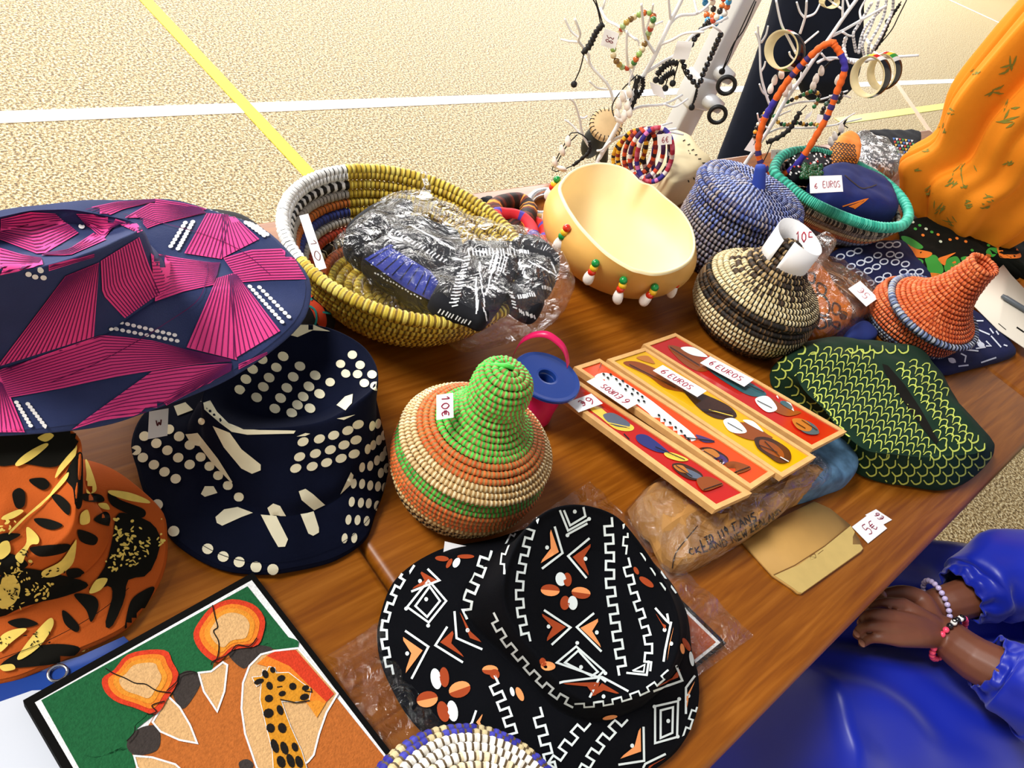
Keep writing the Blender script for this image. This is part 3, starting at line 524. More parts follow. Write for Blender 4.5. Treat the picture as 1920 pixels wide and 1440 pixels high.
def diamond(o, i, d, dd=()):
    D.line(K(o), 4, 1, True); D.line(K(i), 4, 1, True); q = K([d])[0]; D.dot(q[0], q[1], 3.6, 4, 0, 1)
    for e in dd: q = K([e])[0]; D.dot(q[0], q[1], 3.6, 3.6, 0, 1)
diamond([(270, 490), (355, 590), (270, 695), (165, 620)], [(275, 520), (325, 590), (262, 668), (205, 615)], (258, 582), ((267, 710), (160, 628)))
diamond([(985, 810), (1120, 930), (1090, 960), (890, 890)], [(995, 830), (1090, 935), (1060, 955), (930, 890)], (1008, 912), ((990, 793), (1127, 942)))
diamond([(1368, 1100), (1480, 1075), (1475, 1250), (1368, 1280)], [(1395, 1120), (1455, 1105), (1452, 1230), (1395, 1255)], (1432, 1172), ((1365, 1102), (1485, 1065), (1478, 1248)))
D.line(K([(905, 145), (945, 245), (1045, 190)]), 4, 1); D.line(K([(925, 145), (955, 220), (1030, 175), (1020, 130)]), 4, 1); D.dot(*K([(978, 152)])[0], 3.6, 4, 0, 1); D.dot(*K([(942, 268)])[0], 3.6, 3.6, 0, 1); D.dot(*K([(1048, 188)])[0], 3.6, 3.6, 0, 1)
D.line(K([(945, 262), (1040, 210)]), 4, 1); D.line(K([(1230, 940), (1330, 950), (1340, 880)]), 4, 1); D.line(K([(1260, 930), (1320, 900), (1315, 935), (1265, 930)]), 3, 1)
o = g.build('bucket_hat', [jet, wpr, rust, peach]); tag(o, 'black mudcloth bucket hat with white zigzags and orange motifs', 'hat')

# --- green scale-print cap
g = G(); bot = mat('bottle_green_cotton', '#0f2c1c', 0.85, 0.2, var=.15, vscale=40, weave=800); lime = mat('lime_print', '#bcc85c', 0.85, 0.2, var=.1)
E7 = [(1447, 693), (1466, 669), (1496, 650), (1548, 640), (1634, 646), (1710, 656), (1744, 687), (1774, 733), (1814, 791), (1857, 834), (1860, 855), (1842, 880), (1808, 904), (1771, 914), (1726, 909), (1664, 899), (1616, 884), (1580, 850), (1530, 800), (1487, 750), (1454, 721)]
o0 = ring(E7, 120, .752); cc = o0.mean(0)
sh = lambda k, z: np.c_[(cc + (o0 - cc) * k)[:, :2], np.full(120, z)]
top7 = ring([(1500, 690), (1520, 665), (1560, 655), (1640, 662), (1700, 668), (1730, 700), (1762, 745), (1800, 800), (1835, 836), (1820, 850), (1770, 850), (1720, 852), (1670, 850), (1620, 840), (1580, 810), (1540, 765), (1508, 725)], 120, .80)
loft(g, [sh(.9, .7415), sh(.985, .7425), o0, o0 * .75 + top7 * .25 + (0, 0, .012), o0 * .3 + top7 * .7 + (0, 0, .012), top7, top7 + (top7.mean(0) - top7) * .25 + (0, 0, .004), top7 + (top7.mean(0) - top7) * .6 + (0, 0, .002)], 5, wr=.005, ws=22)
D = Dec(g, .0007)
D.poly(T('t7', [(765, 205), (800, 215), (900, 330), (1000, 480), (1110, 680), (1095, 700), (1060, 660), (960, 530), (850, 370), (780, 260)]), 2)
def scal(x, y, w_, h_, ang, lw=2.0, fl=1):
    a = math.radians(ang); c, s = math.cos(a), math.sin(a); P = []
    for t in np.linspace(-0.5, 0.5, 7):
        u, v = t * w_, fl * (h_ * (1 - (2 * t) ** 4) - h_ / 2) * (1 + (.8 * t if fl < 0 else 0)); P.append((x + u * c - v * s, y + u * s + v * c))
    D.line(P, [lw * .8, lw * 1.2, lw * .8], 1, step=4)
inside = lambda p, E: sum(((E[i][1] > p[1]) != (E[i - 1][1] > p[1])) and (p[0] < (E[i - 1][0] - E[i][0]) * (p[1] - E[i][1]) / (E[i - 1][1] - E[i][1] + 1e-9) + E[i][0]) for i in range(len(E))) % 2
TOPL = T('t7', [(230, 170), (400, 110), (700, 140), (780, 240), (900, 400), (1000, 560), (1080, 700), (1050, 790), (860, 770), (640, 700), (480, 540), (340, 380), (220, 290)])
TOPR = T('t7', [(810, 210), (980, 170), (1060, 230), (1200, 440), (1330, 640), (1130, 680), (1010, 480), (900, 320)])
SIDE = T('t7', [(100, 180), (230, 100), (420, 66), (950, 110), (970, 165), (700, 135), (400, 105), (220, 165), (210, 290), (330, 390), (480, 560), (640, 720), (860, 790), (1070, 800), (1110, 700), (1360, 640), (1435, 700), (1435, 780), (1270, 925), (1150, 965), (900, 940), (640, 875), (540, 720), (240, 420), (105, 330)])
for r in range(-6, 26):
    for c_ in range(-4, 34):
        x = 300 + c_ * 66 + (33 if r % 2 else 0) + r * 6; y = 110 + r * 43 + c_ * 5; p = T('t7', [(x, y)])[0]
        if inside(p, TOPL): scal(p[0], p[1], 15, 12, 22 + random.uniform(-5, 5), 2, -1)
        x = 800 + c_ * 40 + r * 38; y = 150 + r * 50 - c_ * 8 + (20 if c_ % 2 else 0); p = T('t7', [(x, y)])[0]
        if inside(p, TOPR): scal(p[0], p[1], 15, 11, 30 + random.uniform(-6, 6), 2, -1)
        x = 80 + c_ * 78 + (39 if r % 2 else 0); y = 70 + r * 50; p = T('t7', [(x, y)])[0]
        if inside(p, SIDE): scal(p[0], p[1], 20, 11, -20 if x > 560 else -75, 2.6)
o = g.build('cap', [bot, lime, blk]); tag(o, 'dark green cap with yellow fish-scale print and a long top slit', 'cap')

# ---------------------------------------------------------------- coiled baskets
straw = mat('basket_fibre', attr=True, rough=0.62, spec=0.35, bump=0.2, bscale=900)
def pick(a, p=0.5, b=None): return a if random.random() < p else b
# --- green, orange and straw basket with a knob
def rows_by(seq):                                      # seq of (share, colours) from bottom to top
    tot = sum(s for s, _ in seq)
    def f(i, k, j, th):
        u = (i + 0.5) / k * tot
        for s, c in seq:
            if u < s: return random.choice(c) if not callable(c) else c(th, j)
            u -= s
        return '#888888'
    return f
STR = ['#d2b078', '#c39c62', '#dcc08c']; ORG = ['#d8632a', '#c9531f', '#e07434']; GRN = ['#3fae3c', '#57c24a', '#2f9a38']; BLKc = ['#16130f', '#221c16']
t = thing('lidded_basket', 'straw, orange and green striped basket with a fat green knob and 10 euro tag', 'basket', (.4265, .2909, TZ))
M = mloc((.4265, .2909, TZ + .004))
g = G(); coil(g, [(.0, .0), (.05, .0), (.062, .016), (.0705, .034), (.0745, .058), (.070, .078)], .0034,
              rows_by([(8, ['#b89868']), (1.2, BLKc + STR), (3.6, lambda th, j: ('#1a1612', '#c9ad7c')[(j // 2) % 2]), (1.6, STR), (3.2, ORG), (2.7, lambda th, j: random.choice(GRN) if not (-1.1 < math.sin(th + .2) - 2 < -1.0) else '#16130f')]), .0042, duty=(1.05, 1.05, .9, .88), isg=(0, 0, 1, 1), gapc='#8a6436', M=M, nc=6)
g.build('body', straw, t, col=True)
g = G(); coil(g, [(.0725, .0825), (.064, .092), (.053, .102), (.040, .110), (.030, .122), (.0235, .137), (.0255, .153), (.0235, .167), (.016, .175), (.006, .1775)], .0034,
              rows_by([(3.2, ['#e6cf9c', '#dcc08c', '#efdcb0']), (2.6, ORG), (15, ['#4fd04a', '#6be05f', '#3dbb45'])]), .0042, duty=(1.05, 1.05, .9, .88), isg=(0, 0, 1, 1), gapc='#9a7440', M=M, nc=6)
lid = g.build('lid', straw, t, col=True)
g = G(); a = np.array([.4265, .2909, TZ + .183]); e = upright(908, 684, a); tube(g, spl([a + (.004, 0, 0), a + (-.004, .003, .003), (a + e) / 2 + (0, 0, .002), e], 10), .0022, 6); g.build('loose_end', mat('green_fibre', '#4fd04a', .6), lid)
pxtag('price_tag', t, [(849, 737), (851, 782), (818, 788), (819, 740)], [.884, .877, .874, .882], [('10€'.replace('€', 'e'), .08, .25, .92, .7)], ink='#8a1238')['label'] = 'white tag reading 10 euros'
pxtag('price_tag', t, [(829, 1014), (884, 1026), (872, 1044), (836, 1036)], [.764, .764, .759, .759], [], curl=.001)

# --- beige and dark basket with a paper collar
t = thing('lidded_basket', 'cream and dark brown banded basket with a white paper collar round its tip', 'basket', (1.0336, .3482, TZ))
M = mloc((1.0336, .3482, TZ + .005)); CRM = ['#d9c79a', '#cdb888', '#e4d6ac']; DRK = ['#2a2019', '#4b3826', '#17120e', '#6e5232']
mixd = lambda th, j: random.choice(DRK) if math.sin(th * 2 + 1) > -.7 else '#8a6a44'
g = G(); coil(g, [(0, 0), (.064, 0), (.078, .014), (.0868, .03), (.0905, .05), (.086, .07)], .0046, rows_by([(7, ['#5a4630']), (2.4, DRK), (2.8, CRM), (1.5, mixd), (1.2, DRK)]), .0062, gapc='#15100c', M=M, nc=6); g.build('body', straw, t, col=True)
g = G(); coil(g, [(.088, .075), (.077, .088), (.062, .099), (.05, .108), (.0405, .118), (.031, .13), (.023, .143), (.015, .153), (.005, .158)], .0046, rows_by([(1.2, DRK), (2.4, CRM), (2, ['#cdb888', '#4b3826', '#d9c79a']), (7, ['#4b3826', '#b09468', '#2a2019'])]), .0062, gapc='#15100c', M=M, nc=6)
lid = g.build('lid', straw, t, col=True)
tip = np.array([1.0336, .3482, TZ]); g = G()
for s in range(2):                                     # a ring of white paper stood round the neck
    a = np.linspace(-2.9, 3.0, 40); r0, r1 = (.036, .036) if s == 0 else (.0328, .0293)
    if s == 0: V0 = np.stack([tip[0] + r0 * np.cos(a), tip[1] + r0 * np.sin(a), TZ + .125 + .004 * np.sin(a)], 1); V1 = np.stack([tip[0] + r1 * np.cos(a) + .004, tip[1] + r1 * np.sin(a), TZ + .176 + .006 * np.sin(a * 1.3)], 1)
n = 40; g.add(np.vstack([V0, V1]), [(i, i + 1, n + i + 1, n + i) for i in range(n - 1)])
DD = Dec(g, .0006)
for st in write_uv('10', 1492, 433, 1512, 452) + write_uv('EU', 1516, 423, 1536, 442): DD.line([(p[0], p[1] + (p[0] - 1492) * .1) for p in st], 2, 1)
po = g.build('paper_collar', [mat('white_paper', '#f4f4f6', .7), mat('red_ink', '#b81e3a', .6)], t); md = po.modifiers.new('thick', 'SOLIDIFY'); md.thickness = .0005; md.offset = -1

# --- blue basket
t = thing('lidded_basket', 'round blue and grey basket with a flat lid and blue strap handle', 'basket', (0, 0, 0)); c0 = np.array([1.158, .497, TZ]); t.location = c0
M = mloc(c0 + (0, 0, .006)); BLU = ['#6f7fc0', '#5568ad', '#8d98c8', '#4a57a0']; GRY = ['#a89c98', '#8d8496', '#6f6a80']
g = G(); coil(g, [(0, 0), (.074, 0), (.084, .02), (.086, .06), (.084, .10)], .005, rows_by([(9, ['#4a4450']), (6, ['#8f8488', '#a29490', '#7c7488']), (3, GRY + BLU)]), .0066, duty=(1.05, 1.05, .95, .8), isg=(0, 0, 1, 1), gapc='#17151f', M=M, nc=6); g.build('body', straw, t, col=True)
g = G(); coil(g, [(.088, .112), (.091, .122), (.085, .132), (.06, .137), (.03, .139), (.004, .14)], .005, rows_by([(3, BLU + GRY), (9, ['#8d9ad0', '#7484c4', '#b0b8dc', '#b4aeb8'])]), .0066, duty=(1.05, 1.05, .95, .8), isg=(0, 0, 1, 1), gapc='#1e2348', M=M, nc=6)
lid = g.build('lid', straw, t, col=True)
A = c0 + (0, 0, .146); g = G(); Pp = spl([A + (0, -.006, -.004), A + (-.006, .002, .018), A + (-.010, .008, .034)], 8)
for k_ in (0,): tube(g, Pp, np.linspace(.012, .008, 8), 10)
g.build('handle', mat('royal_blue_cloth', '#27409e', .8, weave=600), lid)

# --- orange basket with a long tilted lid
t = thing('lidded_basket', 'orange tagine-shaped basket with long peaked lid and blue-grey ringed base', 'basket', (1.385, .212, TZ)); c0 = np.array([1.385, .212, TZ])
M = mloc(c0 + (0, 0, .005)); BG = ['#6f7c98', '#97a0b0', '#46536f', '#b4b4b4']; OR2 = ['#e07038', '#d2602c', '#ea8450', '#c95526']
g = G(); coil(g, [(0, 0), (.062, 0), (.072, .012), (.079, .028), (.081, .046), (.077, .062)], .0044, rows_by([(7, ['#6a6a70']), (3.4, BG), (5, OR2)]), .0058, gapc='#2a1a18', M=M, nc=6); g.build('body', straw, t, col=True)
top_ = at(1752, 582, TZ + .082); ap = at(1834, 506, TZ + .178); ax = ap - top_; hh = np.linalg.norm(ax); M2 = mloc(top_ - ax / hh * .006, rotto(ax / hh))
g = G(); coil(g, [(.074, .0), (.078, .004)], .0058, lambda i, k, j, th: random.choice(['#8d98b4', '#b0b4bc', '#5c6c94']), .0072, gapc='#20242c', M=M2, nc=6, rows=2)
ball(g, ap - ax / hh * .002, (.010, .010, .010), 0, lin('#c95526'))
coil(g, [(.069, .008), (.055, .02), (.043, .034), (.034, .05), (.027, .07), (.0225, .095), (.021, .115), (.021, hh - .012), (.016, hh - .002), (.004, hh + .002)], .0042, lambda i, k, j, th: random.choice(OR2), .0058, gapc='#8a3414', M=M2, nc=6)
g.build('lid', straw, t, col=True)

# --- yellow bowl basket
c0 = np.array([.5392, .5745, TZ]); th0 = math.atan2(*(at(640, 316, .83) - c0)[1::-1]); th1 = math.atan2(*(at(572, 492, .83) - c0)[1::-1])
t = thing('bowl_basket', 'wide yellow coiled bowl basket with a multicoloured white-rimmed end', 'basket', c0)
def insec(th):
    d0 = (th - th0) % (2 * math.pi); return d0 < (th1 - th0) % (2 * math.pi)
SEC = [['#f0f0ee'], ['#f4f2ee', '#1c1a18'], ['#b8b0a4'], ['#e08038', '#d87230'], ['#4a56a0', '#3a4690'], ['#e8e2d6', '#d8cfc0'], ['#cc4a30'], ['#d8c8a0', '#2a221a'], ['#d86a3a']]
YEL = ['#d9b93c', '#c9a630', '#e4cc58', '#b8952c']
def bowlc(i, k, j, th):
    q = k - 1 - i
    if insec(th) and q < len(SEC): s = SEC[q]; return s[j % len(s)] if len(s) > 1 and q == 1 else random.choice(s)
    return random.choice(YEL)
g = G(); coil(g, [(0, .0), (.075, .0), (.098, .012), (.118, .033), (.133, .057), (.143, .082)], .0062, bowlc, .0062, gapf=lambda i, k, j, th: ('#2a2018' if insec(th) and k - 1 - i < 10 else '#6e5418'), M=mloc(c0 + (0, 0, .0065)), nc=6)
coil(g, [(.147, .094), (.147, .094)], .0072, lambda i, k, j, th: random.choice(['#f2f2f0', '#e6e4e0']) if insec(th) else random.choice(['#dfc548', '#cfae38', '#e8d468']), .0068, gapf=lambda i, k, j, th: '#221c16' if insec(th) else '#7a5e1c', M=mloc(c0), nc=8, rows=1)
g.build('bowl', straw, t, col=True)
pxtag('price_tag', t, [(578, 400), (612, 503), (595, 507), (561, 405)], [.845, .836, .834, .845], [('10', .45, .2, .85, .8)], ink='#6a3a30')['label'] = 'long white price slip in the bowl'

# --- oval basket with the teal rim
rim = ring([(1452, 322), (1478, 348), (1515, 375), (1560, 398), (1610, 417), (1655, 427), (1690, 423), (1703, 406), (1697, 382), (1672, 352), (1630, 322), (1570, 296), (1510, 283), (1468, 292)], 160, .825)
cc = rim.mean(0); t = thing('oval_basket', 'oval striped basket with a thick teal rim holding folded cloths', 'basket', (cc[0], cc[1], TZ))
def ringcoil(g, P, tt, colf, gapc, stitch):
    n = int(np.linalg.norm(np.diff(np.vstack([P, P[:1]]), axis=0), axis=1).sum() / stitch) * 3; Q = spl(P, n, True)
    rr = np.tile([1.03, 1.03, .86], n // 3) * tt; cl = [tuple(np.array(lin(gapc if j % 3 == 2 else colf(j // 3))) * (1, 1, 1, 1)) for j in range(n)]
    tube(g, Q, rr, 7, closed=True, col=cl)
g = G(); seq = [['#40444e'], ['#8a8d9a', '#5a5a60'], ['#7880a0'], ['#c0704a', '#b0603e'], ['#c8b088', '#b8a078'], ['#8c8078', '#6e645c'], ['#a89c88', '#2a2420']]
for i, cs in enumerate(seq):
    u = i / 7; k_ = .62 + .36 * u ** .7; z = TZ + .008 + .066 * u
    P = cc + (rim - cc) * k_; P[:, 2] = z; ringcoil(g, P, .0058, lambda j: random.choice(cs), '#1e1a18', .0075)
P = cc + (rim - cc) * .6; P[:, 2] = TZ + .004; g.add(np.vstack([P, [P.mean(0)]]), [(i, (i + 1) % 160, 160) for i in range(160)], 0, lin('#4a4038'))
g.build('bowl', straw, t, col=True)
g = G(); ringcoil(g, rim, .0105, lambda j: random.choice(['#38b89c', '#2aa58c', '#54ccb0']), '#1c7a68', .006); g.build('rim', straw, t, col=True)

# --- blue and white basket at the near edge
c0 = at(838, 1640, TZ); t = thing('lidded_basket', 'blue and white coiled basket top cut by the lower frame edge below the mudcloth hat', 'basket', c0)
M = mloc(c0 + (0, 0, .005)); BW = lambda th, j: ('#23238a', '#c8b68a')[(j // 2) % 2]
g = G(); coil(g, [(0, 0), (.05, 0), (.068, .02), (.074, .045)], .0042, rows_by([(6, ['#c0ac84']), (4, BW)]), .0056, gapc='#4a3a24', M=M, nc=6); g.build('body', straw, t, col=True)
g = G(); coil(g, [(.078, .052), (.077, .058), (.066, .070), (.046, .078), (.02, .082), (.004, .083)], .0042, rows_by([(3.2, lambda th, j: ('#26268e', '#3a3aa4', '#c8b68a')[(j // 2) % 3]), (2.6, ['#e8e4dc', '#d6d0c4', '#f2efe8']), (7, ['#d8c8a4', '#f0ede6'])]), .0056, gapc='#5a4830', M=M, nc=6); g.build('lid', straw, t, col=True)

# --- gourd bowl hung with beads and cowries
gourd = mat('gourd_skin', '#dfac5c', 0.38, 0.4, var=.12, vscale=14, bump=.05, bscale=60); gin = mat('gourd_inside', '#fbe3ae', 0.5, 0.35, var=.10, vscale=9, bump=.1, bscale=40); grim = mat('gourd_cut_edge', '#f7e6b4', .6, var=.05)
rim = ring(T('t3', [(300, 330), (335, 250), (400, 185), (500, 135), (640, 112), (780, 130), (900, 180), (1000, 275), (1090, 305), (1200, 400), (1340, 520), (1430, 660), (1462, 800), (1440, 910), (1380, 975), (1300, 1020), (1200, 1050), (1100, 1058), (1000, 1040), (900, 1008), (700, 880), (500, 680), (400, 545), (345, 450)]), 140, .842)
cc = rim.mean(0); sc_ = lambda k, z: np.c_[(cc + (rim - cc) * k)[:, :2], np.full(140, z)] + (0, 0, 0)
_dv = rim - cc; _dv[:, 2] = 0; circ = np.r_[cc[:2], 0] + _dv / np.linalg.norm(_dv, axis=1)[:, None] * .122
mixr = lambda a, k, z: np.c_[((1 - a) * (cc + (rim - cc) * k) + a * (circ * k + (1 - k) * np.r_[cc[:2], 0]))[:, :2], np.full(140, z)]
t = thing('gourd_bowl', 'pale yellow gourd bowl fringed with bead and cowrie pendants', 'bowl', (cc[0], cc[1], TZ))
g = G(); loft(g, [mixr(1, .2, TZ + .0005), mixr(1, .5, TZ + .007), mixr(1, .78, TZ + .026), mixr(.9, .96, TZ + .052), mixr(.6, 1.03, TZ + .078), sc_(1.0, .840)], 5, cap=False, capstart=True)
g.build('shell', gourd, t)
g = G(); loft(g, [sc_(1.0, .840), sc_(.985, .8435), sc_(.958, .8425)], 2, cap=False); g.build('rim', grim, t)
g = G(); loft(g, [sc_(.958, .8425), mixr(.6, .955, TZ + .078), mixr(.9, .90, TZ + .055), mixr(1, .72, TZ + .034), mixr(1, .45, TZ + .018), mixr(1, .15, TZ + .012)], 5); g.build('inside', gin, t)
gl = [mat('green_bead', '#0f8a3e', .15, .6), mat('yellow_bead', '#f2c22c', .15, .6), mat('red_bead', '#d8301c', .15, .6)]; cow = mat('cowrie_shell', '#f4ede6', .2, .6, var=.05)
def cowrie(g, c, M, s=.008, mi=0):                     # egg-shaped shell with a slit underside
    V0 = g.n; ball(g, (0, 0, 0), (s * .62, s * .42, s), mi, n=10, m=8); A = g.v[-1]
    A[:, 0] *= 1 + .25 * A[:, 2] / s; m = (A[:, 1] < -.2 * s) & (abs(A[:, 0]) < .14 * s); A[m, 1] += .2 * s
    g.v[-1] = A @ np.array(M).T + np.array(c)
PEND = [([(290, 255), (267, 293), (252, 318)], (228, 372), 0), ([(253, 440), (238, 478), (215, 508)], (205, 560), 0), ([(372, 665), (352, 700), (333, 733)], (303, 800), 1), ([(615, 962), (600, 1000), (583, 1035)], (560, 1078), 0),
        ([(850, 1107), (843, 1145), (825, 1180)], (806, 1240), 0), ([(1115, 1165), (1100, 1200), (1072, 1230)], (1040, 1262), 0), ([(1322, 1070), (1303, 1105), (1290, 1140)], (1262, 1190), 0), ([], (1392, 1000), 0)]
for bd, cw, rev in PEND:
    allp = T('t3', bd + [cw]); b0 = allp[0]
    best = min(range(140), key=lambda i: np.linalg.norm(proj(mixr(.6, 1.03, TZ + .078)[i]) - np.array(b0))); base = mixr(.6, 1.06, TZ + .078)[best]; out = (base - cc); out[2] = 0; out /= np.linalg.norm(out)
    pts = []
    for i, q in enumerate(allp):
        n_ = np.array([base[0], base[1], 0.]); d = ray(*q); z = base[2] - .012 * (i - .5); p_ = CAM + d * ((np.r_[CAM[:2], 1.35] * 0 + (n_ @ (base + out * .004 - CAM)) / (n_ @ d))); pts.append(p_)
    pd = bpy.data.objects.new('pendant', None); C.objects.link(pd); pd.parent = t; pd.location = Vector(pts[0]) - Vector(t.location)
    for i, p_ in enumerate(pts[:-1]):
        g = G(); ball(g, p_, .0058, n=12, m=8); g.build('bead', gl[(2 - i) if rev else i], pd)
    g = G(); dv = (pts[-1] - pts[-2]) if len(pts) > 1 else np.array([0, 0, -1.]); cowrie(g, pts[-1], rotto(dv / np.linalg.norm(dv)) @ np.array([[0.8, .6, 0], [-.6, .8, 0], [0, 0, 1]]), .0128); g.build('cowrie', cow, pd)

# ---------------------------------------------------------------- flat and folded goods
def pad(g, pts, z0, h, n=72, mi=0, wr=.002, ws=40, sub=4, edge=.35, zb=None):   # a soft or crumpled lump over a traced footprint
    R0 = ring(pts, n, z0 + h * edge) if len(pts[0]) == 2 else ring(pts, n)
    c = R0.mean(0); s = lambda k, dz: np.c_[(c + (R0 - c) * k)[:, :2], R0[:, 2] * k + c[2] * (1 - k) + dz]
    zb = z0 if zb is None else zb; b = s(.93, 0); b[:, 2] = np.minimum(b[:, 2], zb)
    b2 = b.copy(); b2[:, :2] = c[:2] + (b[:, :2] - c[:2]) * .4
    return loft(g, [b2, b, s(1, 0), s(.95, h * (1 - edge) * .55), s(.8, h * (1 - edge) * .88), s(.45, h * (1 - edge)), s(.1, h * (1 - edge))], sub, mi, True, wr=wr, ws=ws)
def film_mat(name='clear_plastic_film', tint='#ffffff', gloss=.16):
    if name in MATS: return MATS[name]
    m = bpy.data.materials.new(name); m.use_nodes = True; nt = m.node_tree; N, L = nt.nodes, nt.links; out = N['Material Output']
    tr = N.new('ShaderNodeBsdfTransparent'); tr.inputs[0].default_value = tuple(np.array(lin(tint)) * .97); gl = N.new('ShaderNodeBsdfGlossy'); gl.inputs['Roughness'].default_value = .05
    tc = N.new('ShaderNodeTexCoord'); nz = N.new('ShaderNodeTexNoise'); nz.inputs['Scale'].default_value = 38; nz.inputs['Detail'].default_value = 5; nz.inputs['Distortion'].default_value = 1.6; L.new(tc.outputs['Object'], nz.inputs['Vector'])
    bp = N.new('ShaderNodeBump'); bp.inputs['Strength'].default_value = 1; bp.inputs['Distance'].default_value = .012; L.new(nz.outputs['Fac'], bp.inputs['Height']); L.new(bp.outputs[0], gl.inputs['Normal'])
    fr = N.new('ShaderNodeLayerWeight'); fr.inputs[0].default_value = .22; L.new(bp.outputs[0], fr.inputs['Normal'])
    mr = N.new('ShaderNodeMapRange'); mr.inputs[3].default_value = gloss * .3; mr.inputs[4].default_value = gloss * 4.5; L.new(fr.outputs['Facing'], mr.inputs[0])
    mx = N.new('ShaderNodeMixShader'); L.new(mr.outputs[0], mx.inputs[0]); L.new(tr.outputs[0], mx.inputs[1]); L.new(gl.outputs[0], mx.inputs[2]); L.new(mx.outputs[0], out.inputs[0])
    MATS[name] = m; return m
film = film_mat()
def sheet(g, P, th=.001, mi=0, n=None):                # a flat polygon of world points with thickness
    P = np.array(P); k = len(P); g.add(np.vstack([P, P - (0, 0, th)]), [tuple(range(k)), tuple(range(2 * k - 1, k - 1, -1))] + [(i, i + k, (i + 1) % k + k, (i + 1) % k) for i in range(k)], mi)
def qf(P): return lambda u, v, o=0.0: P[0] * (1 - u) * (1 - v) + P[1] * u * (1 - v) + P[2] * u * v + P[3] * (1 - u) * v + np.array((0, 0, o))

# --- four framed strip pictures
blond = mat('pale_wood_frame', '#d6a566', .5, .4, var=.12, vscale=80)
PN = {k: mat('glazed_' + k, c, .12, .5, coat=.6) for k, c in dict(red='#b8190e', orange='#e0480e', yellow='#dca80c', brown='#8a4312', dark='#3a1f10', black='#14100e', white='#eef2f0', teal='#2f5f66', blue='#2a2f6e', grey='#5a6272', tan='#b8702a', straw='#e6c64a', purple='#4a3466').items()}
NM = list(PN); MI = lambda k: NM.index(k)
def strip_picture(corn, zs, ground, shapes, label, lines=(), dots_=(), tagpx=None):
    P = np.array([at(p[0], p[1], z) for p, z in zip(T('t6', corn), zs)])          # far left, near left, near right, far right
    c = P.mean(0); t = thing('framed_picture', label, 'picture', (c[0], c[1], P[:, 2].min() - .008), 'framed strip pictures')
    f = qf(P); W = np.linalg.norm(P[1] - P[0]); Ln = np.linalg.norm(P[3] - P[0]); a, b = .006 / Ln, .006 / W
    # quad order: u along width (0-1 edge), v along length
    for (u0, v0, u1, v1) in ((0, 0, b, 1), (1 - b, 0, 1, 1), (b, 0, 1 - b, a), (b, 1 - a, 1 - b, 1)):
        g = G(); q = [(u0, v0), (u1, v0), (u1, v1), (u0, v1)]
        g.add([f(u, v, 0) for u, v in q] + [f(u, v, -.008) for u, v in q], [(3, 2, 1, 0), (4, 5, 6, 7), (0, 1, 5, 4), (1, 2, 6, 5), (2, 3, 7, 6), (3, 0, 4, 7)]); g.build('frame_bar', blond, t, smooth=False)
    g = G(); q = [(b, a), (1 - b, a), (1 - b, 1 - a), (b, 1 - a)]; m = 24
    g.add([f(b + (1 - 2 * b) * i / 4, a + (1 - 2 * a) * j / m, -.0015) for j in range(m + 1) for i in range(5)], grid_faces(m + 1, 5, False), MI(ground))
    g.add([f(u, v, -.0075) for u, v in q], [(0, 1, 2, 3)], MI(ground))
    D = Dec(g, .0002)
    for i, (k_, pts) in enumerate(shapes): D.blob(T('t6', pts), MI(k_), 8, 30, .00012 * (i + 1))
    for k_, pts, w_ in lines: D.line(T('t6', pts), w_, MI(k_), step=6, lift=.0016)
    for k_, x, y, r in dots_: p = T('t6', [(x, y)])[0]; D.dot(p[0], p[1], r, r * .7, 35, MI(k_), n=8, lift=.0016)
    g.build('painted_glass', [PN[k_] for k_ in NM], t)
    if tagpx:
        zz = tagpx[2] if len(tagpx) > 2 else np.mean(zs) + .002
        CR = [at(p[0], p[1], z_) for p, z_ in zip(T('t6', tagpx[0]), zz if not np.isscalar(zz) else [zz] * 4)]
        paper_tag('price_tag', t, CR, tagpx[1], ink='#9a2038', wd=.0013)['label'] = 'white price tag with handwritten price'
ZL, ZR = .787, .812
dl = [('white', 250 + i * 40 + j * 14, 300 + i * 27 - j * 20, 0) for i in range(0) for j in range(2)]
strip_picture([(652, 70), (478, 130), (1395, 697), (1578, 602)], [ZL, ZL, ZR, ZR], 'red', [('brown', [(610, 140), (720, 165), (840, 250), (790, 280), (700, 240)]), ('teal', [(820, 230), (980, 300), (1140, 395), (1080, 415), (990, 380), (840, 280)]), ('white', [(680, 152), (750, 150), (825, 200), (740, 190)]), ('brown', [(1150, 415), (1260, 480), (1330, 500), (1250, 520), (1150, 470)]), ('white', [(1085, 425), (1150, 415), (1200, 480), (1150, 500), (1095, 460)]), ('white', [(1195, 415), (1250, 420), (1290, 490), (1270, 480)]), ('teal', [(1240, 440), (1280, 470), (1270, 485), (1215, 450)]), ('teal', [(1330, 540), (1400, 570), (1425, 615), (1370, 620), (1320, 590)]), ('tan', [(1280, 540), (1340, 540), (1385, 580), (1370, 605), (1310, 590)])],
              'red strip picture with a white price tag, farthest of the four strips', [('black', [(1010, 340), (1130, 395)], 1.5), ('black', [(850, 265), (1000, 350)], 1.5), ('black', [(1300, 560), (1350, 590)], 1.5), ('black', [(1090, 440), (1170, 480)], 1.3), ('black', [(1330, 545), (1415, 600)], 1.3), ('black', [(620, 150), (780, 250)], 1.3)], (),
              ([(838, 195), (1078, 322), (1022, 358), (788, 232)], [('6', .12, .2, .2, .75), ('EUROS', .28, .3, .85, .75)], [.799, .806, .806, .799]))
